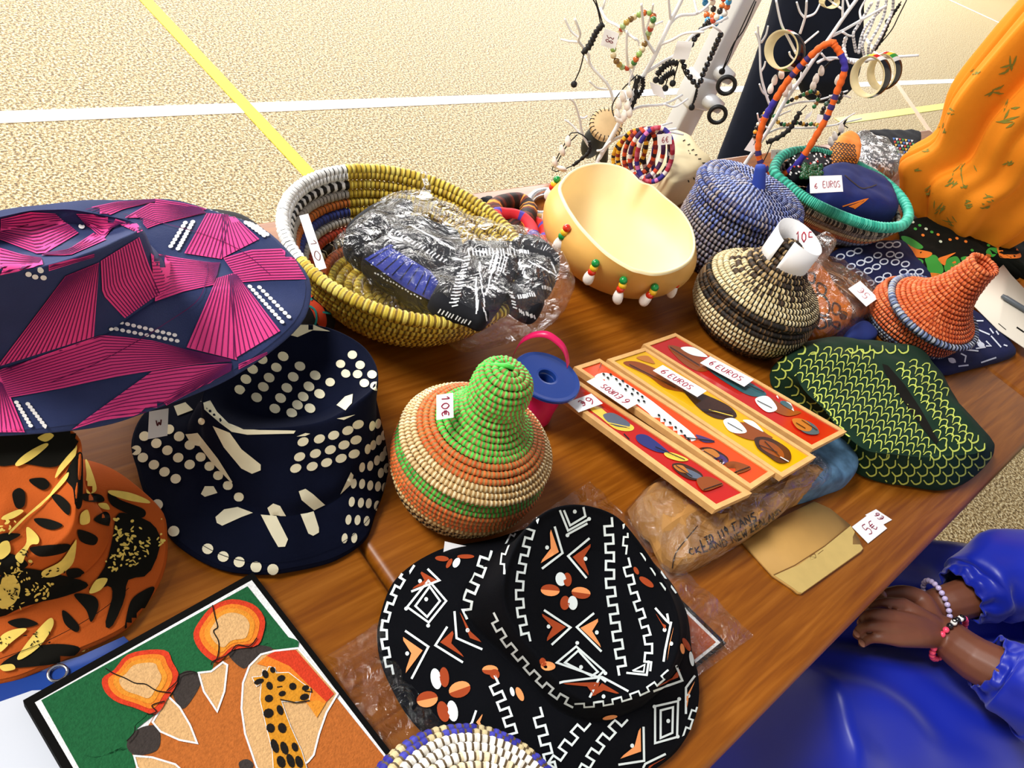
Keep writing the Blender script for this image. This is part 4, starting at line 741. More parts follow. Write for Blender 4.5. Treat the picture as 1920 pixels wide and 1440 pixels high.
strip_picture([(487, 148), (283, 212), (1232, 848), (1412, 740)], [ZL, ZL, ZR + .002, ZR + .002], 'yellow', [('brown', [(370, 235), (440, 225), (560, 270), (720, 350), (730, 390), (600, 370), (500, 300)]), ('dark', [(690, 370), (800, 400), (940, 465), (980, 525), (880, 535), (780, 480)]), ('tan', [(440, 205), (500, 195), (540, 235), (500, 230)]), ('brown', [(920, 560), (1050, 560), (1150, 620), (1170, 640), (1060, 650), (960, 610)]), ('white', [(910, 545), (970, 535), (1035, 600), (1000, 615), (940, 600)]), ('white', [(1015, 545), (1070, 550), (1125, 605), (1090, 590)]), ('dark', [(1080, 640), (1160, 640), (1260, 700), (1270, 760), (1210, 775), (1140, 730), (1090, 690)]), ('brown', [(1110, 650), (1180, 670), (1230, 715), (1230, 750), (1170, 730), (1110, 690)])],
              'yellow strip picture with a long 6 euros tag, second from the far one', [('straw', [(830, 490), (960, 525)], 1.5), ('black', [(400, 245), (650, 370)], 1.4), ('black', [(930, 560), (1010, 605)], 1.3), ('black', [(1130, 660), (1210, 740)], 1.4), ('black', [(1100, 680), (1200, 720)], 1.2), ('white', [(1215, 745), (1260, 770)], 1.6), ('black', [(790, 490), (960, 500)], 1.4)], (),
              ([(585, 245), (820, 380), (772, 417), (530, 270)], [('6', .1, .2, .2, .8), ('EUROS', .28, .3, .78, .8)], [.799, .806, .806, .799]))
rd = [('black', x, y, 3.0) for x, y in [(262, 298), (300, 300), (285, 318), (330, 325), (365, 335), (350, 352), (390, 362), (420, 380), (380, 380), (445, 400), (415, 405), (470, 420), (480, 445), (450, 440), (560, 520), (590, 545), (560, 560), (620, 560), (600, 590), (650, 585), (640, 615), (680, 605), (700, 630), (670, 640), (720, 650), (580, 600)]]
strip_picture([(243, 208), (105, 252), (1062, 912), (1197, 822)], [ZL - .002, ZL - .002, ZR, ZR], 'orange', [('white', [(215, 305), (270, 285), (340, 315), (500, 420), (640, 530), (740, 610), (760, 650), (690, 650), (590, 590), (480, 480), (330, 390), (240, 340)]), ('purple', [(760, 620), (830, 640), (862, 660), (800, 660)]), ('dark', [(765, 700), (840, 690), (930, 740), (925, 775), (850, 765), (790, 735)]), ('purple', [(850, 720), (910, 735), (935, 775), (880, 775)]), ('tan', [(800, 705), (850, 700), (890, 735), (850, 745)]), ('brown', [(900, 790), (960, 765), (1055, 795), (1030, 820), (950, 840), (915, 825)])],
              'orange strip picture of a spotted dress, between the yellow one and the nearest red one', [('black', [(950, 835), (1050, 798)], 1.6), ('black', [(700, 640), (860, 660)], 2), ('black', [(780, 700), (900, 770)], 1.4), ('black', [(250, 240), (240, 265)], 1.3)], rd,
              ([(395, 482), (172, 330), (232, 305), (450, 448)][0:4], [('6', .12, .2, .22, .8), ('EUROS', .3, .28, .75, .75)], [.799, .792, .792, .799]))
strip_picture([(135, 330), (20, 398), (868, 1025), (1066, 935)], [ZL - .004, ZL - .004, ZR - .002, ZR - .002], 'red', [('straw', [(190, 480), (240, 470), (300, 515), (420, 570), (410, 600), (330, 590), (250, 530)]), ('grey', [(262, 512), (320, 505), (400, 555), (395, 580), (330, 575), (280, 545)]), ('blue', [(440, 625), (500, 625), (600, 700), (610, 720), (540, 710), (455, 665)]), ('straw', [(590, 720), (640, 720), (720, 755), (680, 765), (610, 745)]), ('dark', [(635, 780), (700, 780), (790, 830), (790, 865), (720, 860), (650, 815)]), ('grey', [(690, 800), (770, 830), (795, 860), (730, 850)]), ('tan', [(640, 790), (690, 790), (720, 830), (670, 820)]), ('brown', [(765, 865), (830, 850), (905, 885), (880, 905), (800, 925)])],
              'deep red strip picture nearest the green basket, one end behind the ribbon spool', [('black', [(800, 922), (900, 888)], 1.6), ('straw', [(285, 560), (400, 585)], 1.5), ('black', [(370, 620), (400, 650)], 2.4), ('black', [(540, 690), (700, 760)], 1.5), ('black', [(650, 790), (740, 850)], 1.4)], (),
              ([(208, 455), (80, 462), (150, 385), (270, 455)][::1] and [(268, 458), (122, 490), (75, 452), (190, 390)], [('6', .15, .2, .42, .8), ('e', .5, .3, .7, .8)], [.794, .788, .788, .792]))

# --- kraft parcel in clear plastic that carries the strips
kraft = mat('kraft_paper', '#a9793f', .7, .3, var=.12, vscale=22); inkb = mat('black_stamp_ink', '#1a1512', .7)
t6 = lambda pts: T('t6', pts)
bx = t6([(412, 1045), (450, 965), (560, 872), (700, 840), (900, 850), (1100, 800), (1290, 770), (1395, 768), (1465, 850), (1440, 925), (1300, 985), (1200, 1065), (1020, 1190), (850, 1290), (700, 1350), (635, 1345), (520, 1210)])
g = G(); pad(g, bx, TZ + .001, .042, 44, wr=.014, ws=32, edge=.25, sub=2); D = Dec(g, .0008)
def wr_px(D, txt, o, du, dv, w_, mi):                  # writing laid along du with letters dv tall, crop t6 pixels
    for st in write_uv(txt, 0, 0, 1, 1, .2): D.line(t6([(o[0] + du[0] * u + dv[0] * v, o[1] + du[1] * u + dv[1] * v) for u, v in st]), w_, mi, step=4)
wr_px(D, 'FANS', (952, 1102), (128, -65), (14, 38), 2.6, 1); wr_px(D, '119', (872, 1144), (54, -29), (14, 40), 2.6, 1); wr_px(D, 'LTD', (780, 1190), (68, -36), (14, 38), 2.6, 1)
wr_px(D, 'NEW', (945, 1168), (82, -40), (14, 36), 2.6, 1); wr_px(D, 'ZEALAND', (1045, 1112), (170, -95), (12, 34), 2.4, 1); wr_px(D, 'CKLAND', (715, 1240), (210, -60), (12, 34), 2.4, 1)
D.line([tuple(p) for p in spl(t6([(635, 1340), (660, 1250), (770, 1110)]), 12)], 2, 1)
o = g.build('paper_parcel', [kraft, inkb], smooth=False); tag(o, 'crumpled kraft paper parcel with black printing under the strip pictures', 'parcel')
g = G(); pad(g, [(x + (x - 1360) * .02, y + (y - 960) * .03) for x, y in bx], TZ + .0008, .046, 96, wr=.007, ws=34, edge=.25); o = g.build('plastic_bag', film); tag(o, 'clear plastic bag wrapped over the kraft parcel', 'bag')
bluep = mat('blue_batik_paper', '#4a6a86', .6, .3, var=.45, vscale=55)
g = G(); pad(g, t6([(1060, 930), (1250, 850), (1400, 700), (1500, 655), (1560, 700), (1612, 790), (1578, 885), (1450, 935), (1300, 990), (1150, 1030)]), TZ + .001, .034, 72, wr=.006, ws=40, edge=.3)
o = g.build('patterned_bundle', bluep); tag(o, 'blue batik patterned bundle poking out beside the kraft parcel', 'bundle')
env = T('t8', [(152, 160), (330, 50), (560, -60), (650, -20), (760, 70), (812, 150), (836, 205), (825, 222), (490, 458), (468, 455), (440, 430), (330, 357)])
g = G(); sheet(g, [at(x, y, TZ + .004) for x, y in env], .0035); D = Dec(g, .0004, g.bvh())
D.line(T('t8', [(330, 355), (450, 300), (620, 190), (762, 72)]), 1.6, 1); D.line(T('t8', [(535, 250), (540, 270), (570, 258), (562, 236)]), 1.2, 1, True); D.line(T('t8', [(580, 238), (610, 215)]), 1.2, 1); D.line(T('t8', [(540, 252), (566, 256)]), 1, 1)
D.poly(T('t8', [(335, 358), (470, 300), (620, 195), (764, 78), (812, 150), (834, 205), (822, 220), (490, 456), (470, 452), (440, 428)]), 2, 14)
o = g.build('envelope', [mat('kraft_envelope', '#bb9150', .7, .3, var=.06, vscale=25), mat('brown_crease', '#7a5426', .7), mat('kraft_flap', '#c8ac68', .7, .3, var=.05)]); tag(o, 'empty kraft paper envelope lying flat in front of the parcel', 'envelope')
o = pxtag('price_tag', None, T('t7', [(580, 1197), (700, 1120), (795, 1207), (682, 1310)]), [TZ + .002, TZ + .003, TZ + .002, TZ + .002], [('5e', .25, .25, .75, .75)], ink='#8a1238'); tag(o, 'loose white price tag reading 5 euros beside the envelope', 'price tag')
o = pxtag('price_tag', None, T('t7', [(775, 1190), (650, 1135), (740, 1090), (815, 1165)]), [TZ + .0015] * 4, [('e6', .3, .3, .8, .8)], ink='#8a1238'); tag(o, 'smaller upside-down price tag tucked behind the 5 euro tag', 'price tag')
# fifth strip corner under the cap
g = G(); sheet(g, [at(x, y, TZ + .012) for x, y in t6([(1560, 830), (1450, 760), (1560, 700), (1662, 790)])], .008); o = g.build('framed_picture', blond, smooth=False); tag(o, 'pale wooden corner of another strip poking from under the green cap', 'picture')

# --- spool of pink ribbon
c0 = at(1012, 752, TZ); t = thing('ribbon_spool', 'blue plastic spool of shiny pink ribbon behind the green basket', 'ribbon', c0)
cz = at(1027, 704, .806); c0 = np.array([cz[0], cz[1], TZ]); t.location = c0
bp_ = mat('blue_plastic', '#1c3a86', .28, .5); rb = mat('pink_satin_ribbon', '#e01e60', .3, .5)
g = G(); lathe(g, [(.0105, .06), (.0105, .0648), (.013, .0652), (.034, .065), (.0385, .0655), (.0395, .0645), (.0395, .0615), (.0385, .0605), (.012, .0600), (.0105, .058), (.0105, .0), (.018, .0), (.0185, .002)], 72, c0); g.build('spool', bp_, t, smooth=False)
g = G(); lathe(g, [(.0115, .003), (.0245, .002), (.0262, .006), (.0255, .02), (.0264, .034), (.0256, .046), (.0262, .0585), (.012, .0595)], 64, c0, wob=.01); g.build('wound_ribbon', rb, t)
lp = spl([upright(x, y, c0, .022) for x, y in T('c7', [(850, 240), (865, 205), (900, 150), (970, 112), (1050, 108), (1110, 140), (1160, 190), (1182, 245), (1190, 300)])], 40)
g = G(); dn = np.array([0.35, -.1, .0]); k = len(lp); wv = np.array([.45, .35, .55]) * .010
g.add(np.vstack([lp, lp + wv]), [(i, i + 1, k + i + 1, k + i) for i in range(k - 1)]); o = g.build('ribbon_end', rb, t); o.modifiers.new('t', 'SOLIDIFY').thickness = .0004

# --- sand picture of a giraffe
P4 = lambda pts: T('c4', pts)
Zb = TZ + .013
bq = [at(x, y, Zb) for x, y in ((474, 1073), (43, 1313), (240, 1620), (776, 1448))]
A, B = bq[0], bq[1]; e1 = (B - A); e2 = at(776, 1448, Zb) - A; e2 -= e1 * (e1 @ e2) / (e1 @ e1); bq = [A, B, B + e2 * 1.35, A + e2 * 1.35]
t = thing('sand_picture', 'sand picture of a giraffe and two red trees on a black-edged board', 'picture', np.mean(bq, 0) - (0, 0, .012))
g = G(); sheet(g, bq, .010); g.build('board', mat('black_board_edge', '#0c0b0a', .85, .08), t, smooth=False)
f = qf(np.array(bq)); g = G(); n_ = 30
g.add([f(.028 + .944 * i / n_, .022 + .956 * j / n_, .0008) for j in range(n_ + 1) for i in range(n_ + 1)], grid_faces(n_ + 1, n_ + 1, False), 0)
SN = dict(white='#e8e8e8', green='#1d5a34', brown='#b0622a', tan='#cfa470', red='#c83a20', orange='#dd7a26', ochre='#c98622', black='#1a1512', amber='#d98a2c', smoke='#3a3330')
sm = {k: mat('sand_' + k, c, .9, .15, var=.14, vscale=420, bump=.4, bscale=700) for k, c in SN.items()}; SK = list(SN); S_ = lambda k: SK.index(k)
D = Dec(g, .0004); B_ = lambda k_, pts, lv, n=40: D.blob(P4(pts), S_(k_), 10, n, lv); PL = lambda k_, pts, lv: D.poly(P4(pts), S_(k_), 12, lv)
PL('green', [(1172, 100), (1394, 376), (1408, 398), (1100, 420), (640, 780), (560, 1300), (480, 1150), (195, 640)], 0)
PL('brown', [(930, 480), (1090, 410), (1300, 400), (1402, 398), (1586, 618), (1930, 1046), (2080, 1300), (600, 1300), (560, 1000), (640, 860), (740, 700), (860, 560)], .0001)
for q in ([(700, 700), (640, 760), (660, 790), (610, 820), (625, 850), (580, 880), (400, 900), (300, 700), (500, 500), (700, 600)], [(930, 515), (890, 500), (850, 520), (820, 500), (800, 400), (1000, 300), (1010, 470), (985, 510)], [(1290, 395), (1270, 370), (1230, 380), (1180, 300), (1390, 350), (1412, 380), (1395, 415), (1345, 400)], [(560, 870), (600, 860), (625, 895), (640, 960), (560, 1010), (400, 960)]): B_('green', q, .0003)
for q in ([(830, 560), (870, 505), (930, 510), (950, 560), (900, 650), (860, 680), (820, 620)], [(600, 850), (650, 780), (730, 760), (760, 810), (740, 880), (640, 900)], [(1080, 420), (1150, 390), (1230, 380), (1290, 400), (1200, 450), (1150, 490)], [(1130, 940), (1170, 920), (1200, 950), (1160, 1000)]): B_('smoke', q, .00035)
def outlined(k_, pts, lv):
    D.poly(P4(pts), S_(k_), 10, lv); D.line(P4(pts), 3.6, S_('white'), True, lift=lv + .0003)
outlined('tan', [(940, 512), (1000, 505), (1055, 462), (1076, 475), (1062, 600), (1028, 695), (965, 600)], .0004); outlined('tan', [(795, 622), (850, 675), (900, 760), (933, 845), (850, 830), (760, 790), (722, 745), (750, 700)], .0004); outlined('tan', [(635, 905), (720, 912), (830, 945), (900, 1010), (760, 1050), (650, 960)], .0004)
outlined('tan', [(1410, 395), (1598, 610), (1545, 700), (1510, 800), (1485, 900), (1460, 930), (1300, 1060), (1215, 960), (1160, 800), (1143, 680), (1150, 560), (1180, 480), (1235, 425), (1300, 408)], .0004)
PL('red', [(1260, 432), (1300, 412), (1400, 404), (1582, 612), (1545, 650), (1450, 560), (1370, 480)], .0008); PL('orange', [(1215, 470), (1262, 432), (1370, 480), (1450, 560), (1545, 650), (1500, 720), (1440, 640), (1360, 530), (1290, 490)], .00085); PL('amber', [(1450, 650), (1500, 640), (1540, 660), (1500, 725)], .0009)
gir = [(1238, 560), (1232, 640), (1262, 770), (1290, 880), (1300, 1060), (1480, 1060), (1425, 880), (1375, 770), (1345, 690), (1330, 645), (1390, 650), (1460, 645), (1472, 590), (1430, 562), (1365, 512), (1305, 515), (1300, 490), (1272, 485), (1262, 510), (1245, 500), (1240, 530), (1195, 535), (1215, 575)]
D.poly(P4(gir), S_('ochre'), 8, .0011); D.line(P4(gir), 2.6, S_('white'), True, lift=.0010)
for x, y, rx, ry in ((1275, 575, 6, 8), (1330, 540, 8, 6), (1385, 578, 7, 7), (1445, 585, 7, 5), (1335, 612, 7, 5), (1272, 635, 8, 7), (1440, 628, 9, 6), (1270, 705, 10, 9), (1325, 690, 6, 10), (1280, 775, 8, 9), (1335, 775, 8, 10), (1300, 860, 7, 14), (1345, 870, 7, 13), (1395, 865, 6, 9), (1330, 935, 8, 12), (1375, 930, 7, 14), (1415, 935, 7, 12), (1225, 555, 10, 5), (1255, 520, 6, 8), (1290, 500, 5, 6), (1360, 1000, 9, 10), (1420, 1000, 8, 10)): p = P4([(x, y)])[0]; D.dot(p[0], p[1], rx, ry, -20, S_('black'), n=10, lift=.0014)
for q in ([(1440, 600), (1475, 605), (1470, 585)], [(1325, 640), (1400, 655), (1465, 645)], [(1310, 582), (1335, 578)]): D.line(P4(q), 2, S_('black'), lift=.0015)
def crown(c, pts):
    for i, (k_, s) in enumerate((('red', 1), ('orange', .84), ('amber', .7), ('tan', .55))): B_(k_, [(c[0] + (x - c[0]) * s, c[1] + (y - c[1]) * s) for x, y in pts], .0012 + i * .0002)
crown((1090, 310), [(1010, 195), (1100, 165), (1200, 190), (1252, 255), (1245, 330), (1215, 385), (1120, 400), (1080, 420), (1040, 460), (1000, 455), (940, 400), (915, 330), (950, 260)])
crown((665, 545), [(540, 500), (600, 430), (700, 405), (790, 410), (815, 460), (845, 520), (830, 580), (790, 640), (760, 690), (720, 710), (640, 680), (550, 650), (495, 600), (485, 540)])
for q in ([(1005, 195), (1020, 260), (1030, 300), (1010, 320), (1035, 370), (1030, 440), (1010, 470)], [(500, 495), (540, 520), (590, 540), (640, 565), (690, 570), (740, 600), (810, 610)], [(930, 515), (900, 510), (850, 525), (835, 560), (790, 600)], [(1000, 480), (1010, 460), (1080, 430), (1120, 385), (1180, 390), (1215, 350)], [(700, 715), (740, 700), (720, 670), (780, 650)], [(600, 840), (635, 800), (640, 770)]): D.line([tuple(p) for p in spl(P4(q), 20)], 2.2, S_('black'), lift=.0021)
g.build('painted_sand', [sm[k] for k in SK], t)

# --- blue folder under the giraffe picture
g = G(); sheet(g, [at(x, y, TZ + .002) for x, y in [(-90, 1306), (0, 1277), (150, 1230), (232, 1193), (330, 1290), (300, 1560), (-90, 1560)]], .0018); D = Dec(g, .0003)
D.poly([(-85, 1345), (0, 1316), (60, 1295), (160, 1290), (220, 1500), (-85, 1520)], 1, 20)
fo = g.build('folder', [mat('blue_folder_card', '#1c3f8c', .4, .4), mat('white_card', '#cdd2dc', .5)]); tag(fo, 'blue-edged white folder with an eyelet under the giraffe picture', 'folder')
g = G(); tube(g, [at(108, 1262, TZ + .0035) + (.006 * math.cos(a), .006 * math.sin(a), 0) for a in np.linspace(0, 6.283, 25)[:-1]], .0012, 8, closed=True); g.build('eyelet', mat('chrome', '#d8dadc', .15, metal=1), fo)

# --- second sand picture in its plastic sleeve below the mudcloth hat
sq = [at(x, y, TZ + .0042) for x, y in ((1100, 952), (760, 1228), (1000, 1500), (1362, 1206))]
t = thing('sand_picture', 'brown sand picture with black and white edge in a plastic sleeve under the mudcloth hat', 'picture', np.mean(sq, 0) - (0, 0, .004))
g = G(); sheet(g, sq, .004); g.build('board', mat('black_board_edge', '#0c0b0a', .85, .08), t, smooth=False)
f = qf(np.array(sq)); g = G(); g.add([f(u, v, .0003) for u, v in ((.02, .02), (.98, .02), (.98, .98), (.02, .98))], [(0, 1, 2, 3)], 0); g.add([f(u, v, .0005) for u, v in ((.035, .035), (.965, .035), (.965, .965), (.035, .965))], [(0, 1, 2, 3)], 1); g.build('painted_sand', [sm['white'], mat('sand_terracotta', '#a34c20', .9, .15, var=.15, vscale=300)], t)
sl = [at(x, y, TZ + .0056) for x, y in ((1104, 905), (608, 1236), (850, 1600), (1412, 1194))]; f = qf(np.array(sl)); g = G(); n_ = 70
V = np.array([f(i / n_, j / n_) for j in range(n_ + 1) for i in range(n_ + 1)])
for i in range(len(V)): e = min(i % (n_ + 1), n_ - i % (n_ + 1), i // (n_ + 1), n_ - i // (n_ + 1)) / n_; V[i, 2] += (.005 * noise.noise(Vector(V[i] * 60)) + .003) * (1 if e < .14 else .15)
V[:, 2] = np.maximum(V[:, 2], TZ + .0005); g.add(V, grid_faces(n_ + 1, n_ + 1, False)); sv = g.build('plastic_sleeve', film_mat('clear_sleeve_film', gloss=.15), t)

# --- bag of embroidered pouches lying in the yellow bowl
blkc = mat('black_pouch_cloth', '#12131a', .8, .25, var=.2, vscale=40, weave=700); wst = mat('white_stitching', '#e4e6ea', .7); cob = mat('cobalt_stripes', '#26379a', .7, var=.15, vscale=60)
P6 = lambda pts, z=None: [p + ((z,) if z is not None else ()) for p in T('c6', pts)]
def pouch(pts, z0, h, label, rows, zb=None, name='embroidered_pouch', extra=None):
    g = G(); pad(g, pts, z0, h, 72, wr=.004, ws=26, edge=.4, zb=zb); D = Dec(g, .0007)
    for (a, b, n, ln, ang) in rows:
        a, b = np.array(a), np.array(b)
        for i in range(n):
            q = a + (b - a) * (i + .5) / n + RNG.normal(0, 2, 2); d = np.array([math.cos(math.radians(ang)), math.sin(math.radians(ang))]) * ln / 2
            D.line(T('c6', [tuple(q - d * 1.15), tuple(q + d * 1.15)]), 2.5, 1, step=5)
    if extra: extra(D)
    o = g.build(name, [blkc, wst, cob]); return tag(o, label, 'pouch', 'pouches in the clear bag')
pouch(P6([(430, 510), (620, 375), (780, 350), (830, 400), (620, 560), (560, 660), (480, 610)], .812), .79, .035, 'black pouch deep in the clear bag, nearest the white rim', [((560, 560), (760, 400), 12, 22, 60)], zb=.785)
def stripes(D):
    for i in range(9): D.poly(T('c6', [(545 + i * 4, 680 + i * 2), (700 + i * 28, 590 + i * 26), (722 + i * 28, 600 + i * 26), (560 + i * 44, 690 + i * 26)]), 2, 12) if i == 0 else None
    D.poly(T('c6', [(545, 680), (700, 610), (950, 760), (1000, 830), (950, 935), (800, 860)]), 2, 10, .0003)
    for i in range(8): D.line(T('c6', [(570 + i * 48, 690 + i * 30), (700 + i * 36, 612 + i * 24)]), 1.6, 0, lift=.0006)
pouch(P6([(540, 680), (640, 560), (800, 440), (1000, 500), (1130, 560), (1120, 760), (960, 940), (800, 860)], .815), .80, .030, 'folded cobalt and white striped pouch in the clear bag', [((700, 500), (1050, 700), 16, 26, -40), ((820, 470), (1100, 620), 14, 24, 20), ((600, 760), (900, 930), 16, 10, 40)], zb=.79, extra=stripes)
pouch(P6([(1140, 620), (1230, 590), (1480, 620), (1500, 700), (1430, 900), (1320, 1060), (1250, 1110), (1180, 1080), (1030, 1020), (950, 970), (960, 900)], .845), .838, .03, 'black pouch with rows of white stitches near the bowl rim', [((1100, 980), (1180, 660), 16, 34, -12), ((1250, 700), (1300, 1090), 14, 26, 78), ((1000, 1000), (1200, 1080), 10, 26, -55), ((1360, 680), (1290, 900), 9, 40, 100), ((1440, 640), (1300, 900), 12, 22, 20), ((1180, 640), (1480, 640), 14, 40, 80), ((1140, 760), (1090, 960), 10, 40, 0), ((1230, 820), (1240, 1000), 9, 60, 95), ((1320, 700), (1420, 720), 6, 90, 105)], zb=.836)
pouch(P6([(1440, 600), (1560, 570), (1700, 660), (1745, 730), (1700, 880), (1600, 870), (1500, 800), (1470, 700)], .85), .84, .028, 'black stitched pouch at the outer tip of the clear bag', [((1450, 630), (1560, 640), 10, 22, 75), ((1640, 850), (1700, 870), 6, 20, 80), ((1560, 700), (1720, 780), 5, 44, 35), ((1700, 700), (1735, 790), 5, 20, 70), ((1500, 690), (1560, 840), 8, 30, 105)], zb=.838)
pouch(P6([(1440, 860), (1540, 830), (1640, 890), (1640, 1000), (1580, 1052), (1480, 1010), (1430, 940)], .842), .832, .026, 'small black stitched pouch hanging over the front of the bowl', [((1490, 920), (1600, 900), 9, 24, 70), ((1500, 1000), (1600, 1040), 8, 22, 75), ((1450, 880), (1480, 990), 6, 24, 20)], zb=.832)
g = G(); V = pad(g, P6([(335, 620), (430, 510), (620, 365), (800, 340), (1000, 420), (1250, 490), (1500, 560), (1690, 660), (1790, 780), (1830, 900), (1700, 1000), (1560, 1060), (1400, 1090), (1200, 1110), (950, 975), (700, 840), (450, 720)], .838), .81, .06, 110, wr=.010, ws=30, edge=.42, sub=5, zb=.80); o = g.build('plastic_bag', film_mat('shiny_bag_film', gloss=.10)); tag(o, 'shiny clear plastic bag of black pouches lying in the yellow bowl', 'bag')
g = G(); pad(g, P6([(870, 190), (900, 170), (930, 220), (950, 330), (880, 360), (850, 330), (890, 270)], .845), .83, .02, 30, wr=.006, ws=60, zb=.82); g.build('bag_corner', film_mat('shiny_bag_film'), o)

# --- folded cloth and hats below the pink hat
g = G(); pad(g, T('c6', [(90, 800), (180, 790), (250, 830), (330, 900), (362, 1000), (340, 1100), (250, 1115), (140, 1060), (60, 1000)]), TZ + .001, .045, 60, wr=.005, ws=30); D = Dec(g, .0007)
for q in ([(200, 860), (245, 850), (215, 920), (180, 900)], [(160, 940), (200, 925), (280, 980), (305, 1060), (290, 1110), (250, 1080), (215, 1000)], [(280, 940), (320, 950), (340, 1000), (305, 1000)], [(300, 880), (330, 910), (320, 930)]): D.blob(T('c6', q), 1, 7)
for q in ([(165, 960), (230, 990), (245, 1050), (230, 1100)], [(200, 850), (240, 840), (285, 870)], [(170, 880), (215, 940)], [(280, 1010), (340, 1020)]): D.line([tuple(p) for p in spl(T('c6', q), 10)], 3.4, 2, lift=.0006)
o = g.build('printed_scarf', [mat('black_scarf_cotton', '#101014', .85), mat('vermilion_print', '#d2401c', .85), mat('teal_print', '#1f8a84', .85)]); tag(o, 'black scarf with red leaves and teal lines between pink hat and yellow bowl', 'scarf')
g = G(); O = ring([(295, 420), (340, 392), (380, 386), (430, 391), (470, 405), (505, 432), (520, 462), (500, 500), (420, 520), (320, 490)], 80, .888); c = O.mean(0); s = lambda k, z: np.c_[(c + (O - c) * k)[:, :2], np.full(80, z)]
loft(g, [s(.5, TZ + .001), s(1.02, TZ + .002), s(1.05, TZ + .05), s(1.0, .87), s(.97, .886), s(.6, .889), s(.1, .889)], 4, wr=.003); D = Dec(g, .0007)
for i in range(16):
    for j in range(7): p = (352 + i * 11 + (5 if j % 2 else 0), 384 + j * 9 + i * 3.4); D.dot(p[0], p[1], 5.0, 3.0, 25, 1, n=8)
o = g.build('cap', [mat('black_cap_cotton', '#15151a', .85), mat('white_print', '#f2f0ee', .8)]); tag(o, 'black and white net-print cap showing behind the far brim of the pink hat', 'cap')

# --- bangles behind the bowl
def bangle(pts, z, r, mats, colf, label, grp='cloth bangles behind the yellow bowl', name='bangle', closed=True, n=60, attr=True):
    P = np.array([at(p[0], p[1], p[2] if len(p) > 2 else z) for p in pts]); Q = spl(P, n, closed); g = G()
    tube(g, Q, r, 10, closed=closed, col=[lin(colf(i)) for i in range(n)]); o = g.build(name, mats, col=True); return tag(o, label, 'bangle', grp)
clothc = mat('bangle_cloth', attr=True, rough=.75, bump=.1, bscale=700); U3 = lambda pts: T('u3', pts)
bangle(U3([(520, 430), (600, 360), (720, 320), (880, 300), (1010, 370), (1050, 470), (980, 620), (900, 740), (760, 640), (600, 560)]), TZ + .016, .0145, clothc, lambda i: random.choice(['#2a1410', '#4a1c18', '#e0902c', '#1a0e0c', '#6a2a18']), 'dark brown and amber bangle behind the bowl rim')
bangle(U3([(560, 500), (700, 490), (850, 510), (1000, 580), (1100, 720), (1125, 880), (1100, 960), (900, 940), (700, 780)]), TZ + .030, .0095, clothc, lambda i: '#4a3aa0' if (i // 3) % 5 == 0 else '#cc2230', 'red and violet bangle resting on the dark brown one')
bangle(U3([(1020, 590), (1150, 620), (1270, 700), (1300, 820), (1260, 920), (1190, 960), (1080, 900), (1040, 760)]), TZ + .011, .0095, clothc, lambda i: '#5a44a8' if (i // 3) % 4 == 0 else '#d0241e', 'small red bangle between the bowl and the gourd')
bangle(U3([(640, 610), (760, 620), (860, 720), (910, 840), (840, 900), (700, 860), (620, 740)]), TZ + .011, .0085, clothc, lambda i: random.choice(['#6aa8d8', '#e8f0f4', '#3c7cb8']), 'pale blue and white bangle just behind the yellow rim')
ch = mat('polished_metal', '#e6e8ec', .18, metal=.9)
bangle(U3([(1340, 170), (1180, 190), (1080, 260), (1045, 360), (1080, 460), (1200, 520), (1360, 490), (1480, 400), (1460, 250)]), TZ + .009, .0085, ch, lambda i: '#dfe2e6', 'shiny white metal bangle left of the gourd bowl', 'metal bangles')
bangle(U3([(1250, 640), (1330, 720), (1420, 810), (1520, 760), (1500, 640), (1380, 600)]), TZ + .006, .0055, ch, lambda i: '#dfe2e6', 'thin white metal bangle under the gourd bowl', 'metal bangles')
g = G(); pad(g, U3([(290, 315), (350, 300), (420, 258), (490, 290), (480, 380), (440, 430), (380, 380), (330, 350)]), TZ + .001, .016, 40, wr=.004, ws=60); o = g.build('ribbon_bow', blkc); tag(o, 'small black cloth bow behind the yellow bowl', 'bow')

# ---------------------------------------------------------------- goods at the right end of the tables
t5 = lambda pts: T('t5', pts); t2 = lambda pts: T('t2', pts); t4 = lambda pts: T('t4', pts); t1 = lambda pts: T('t1', pts); u4 = lambda pts: T('u4', pts)
indigo = mat('indigo_cloth', '#161d44', .85, .2, var=.15, vscale=40, weave=700); wring = mat('pale_resist_print', '#cfd6e4', .85, .2)
def cloth(name, pts, z0, h, mats, label, cat, deco=None, grp=None, n=80, wr=.003, ws=30, **k):
    g = G(); pad(g, pts, z0, h, n, wr=wr, ws=ws, **k); D = Dec(g, .0007)
    if deco: deco(D)
    return tag(g.build(name, mats), label, cat, grp)
def rings_at(k, L_, rx, ry, w_=2.2, ang=0):
    def f(D):
        for (x, y) in L_:
            p = T(k, [(x, y)])[0]; a = np.linspace(0, 6.283, 11)[:-1]; c, s = math.cos(math.radians(ang)), math.sin(math.radians(ang))
            D.line([(p[0] + rx * math.cos(q) * c - ry * math.sin(q) * s, p[1] + rx * math.cos(q) * s + ry * math.sin(q) * c) for q in a], w_, 1, True, step=20)
    return f
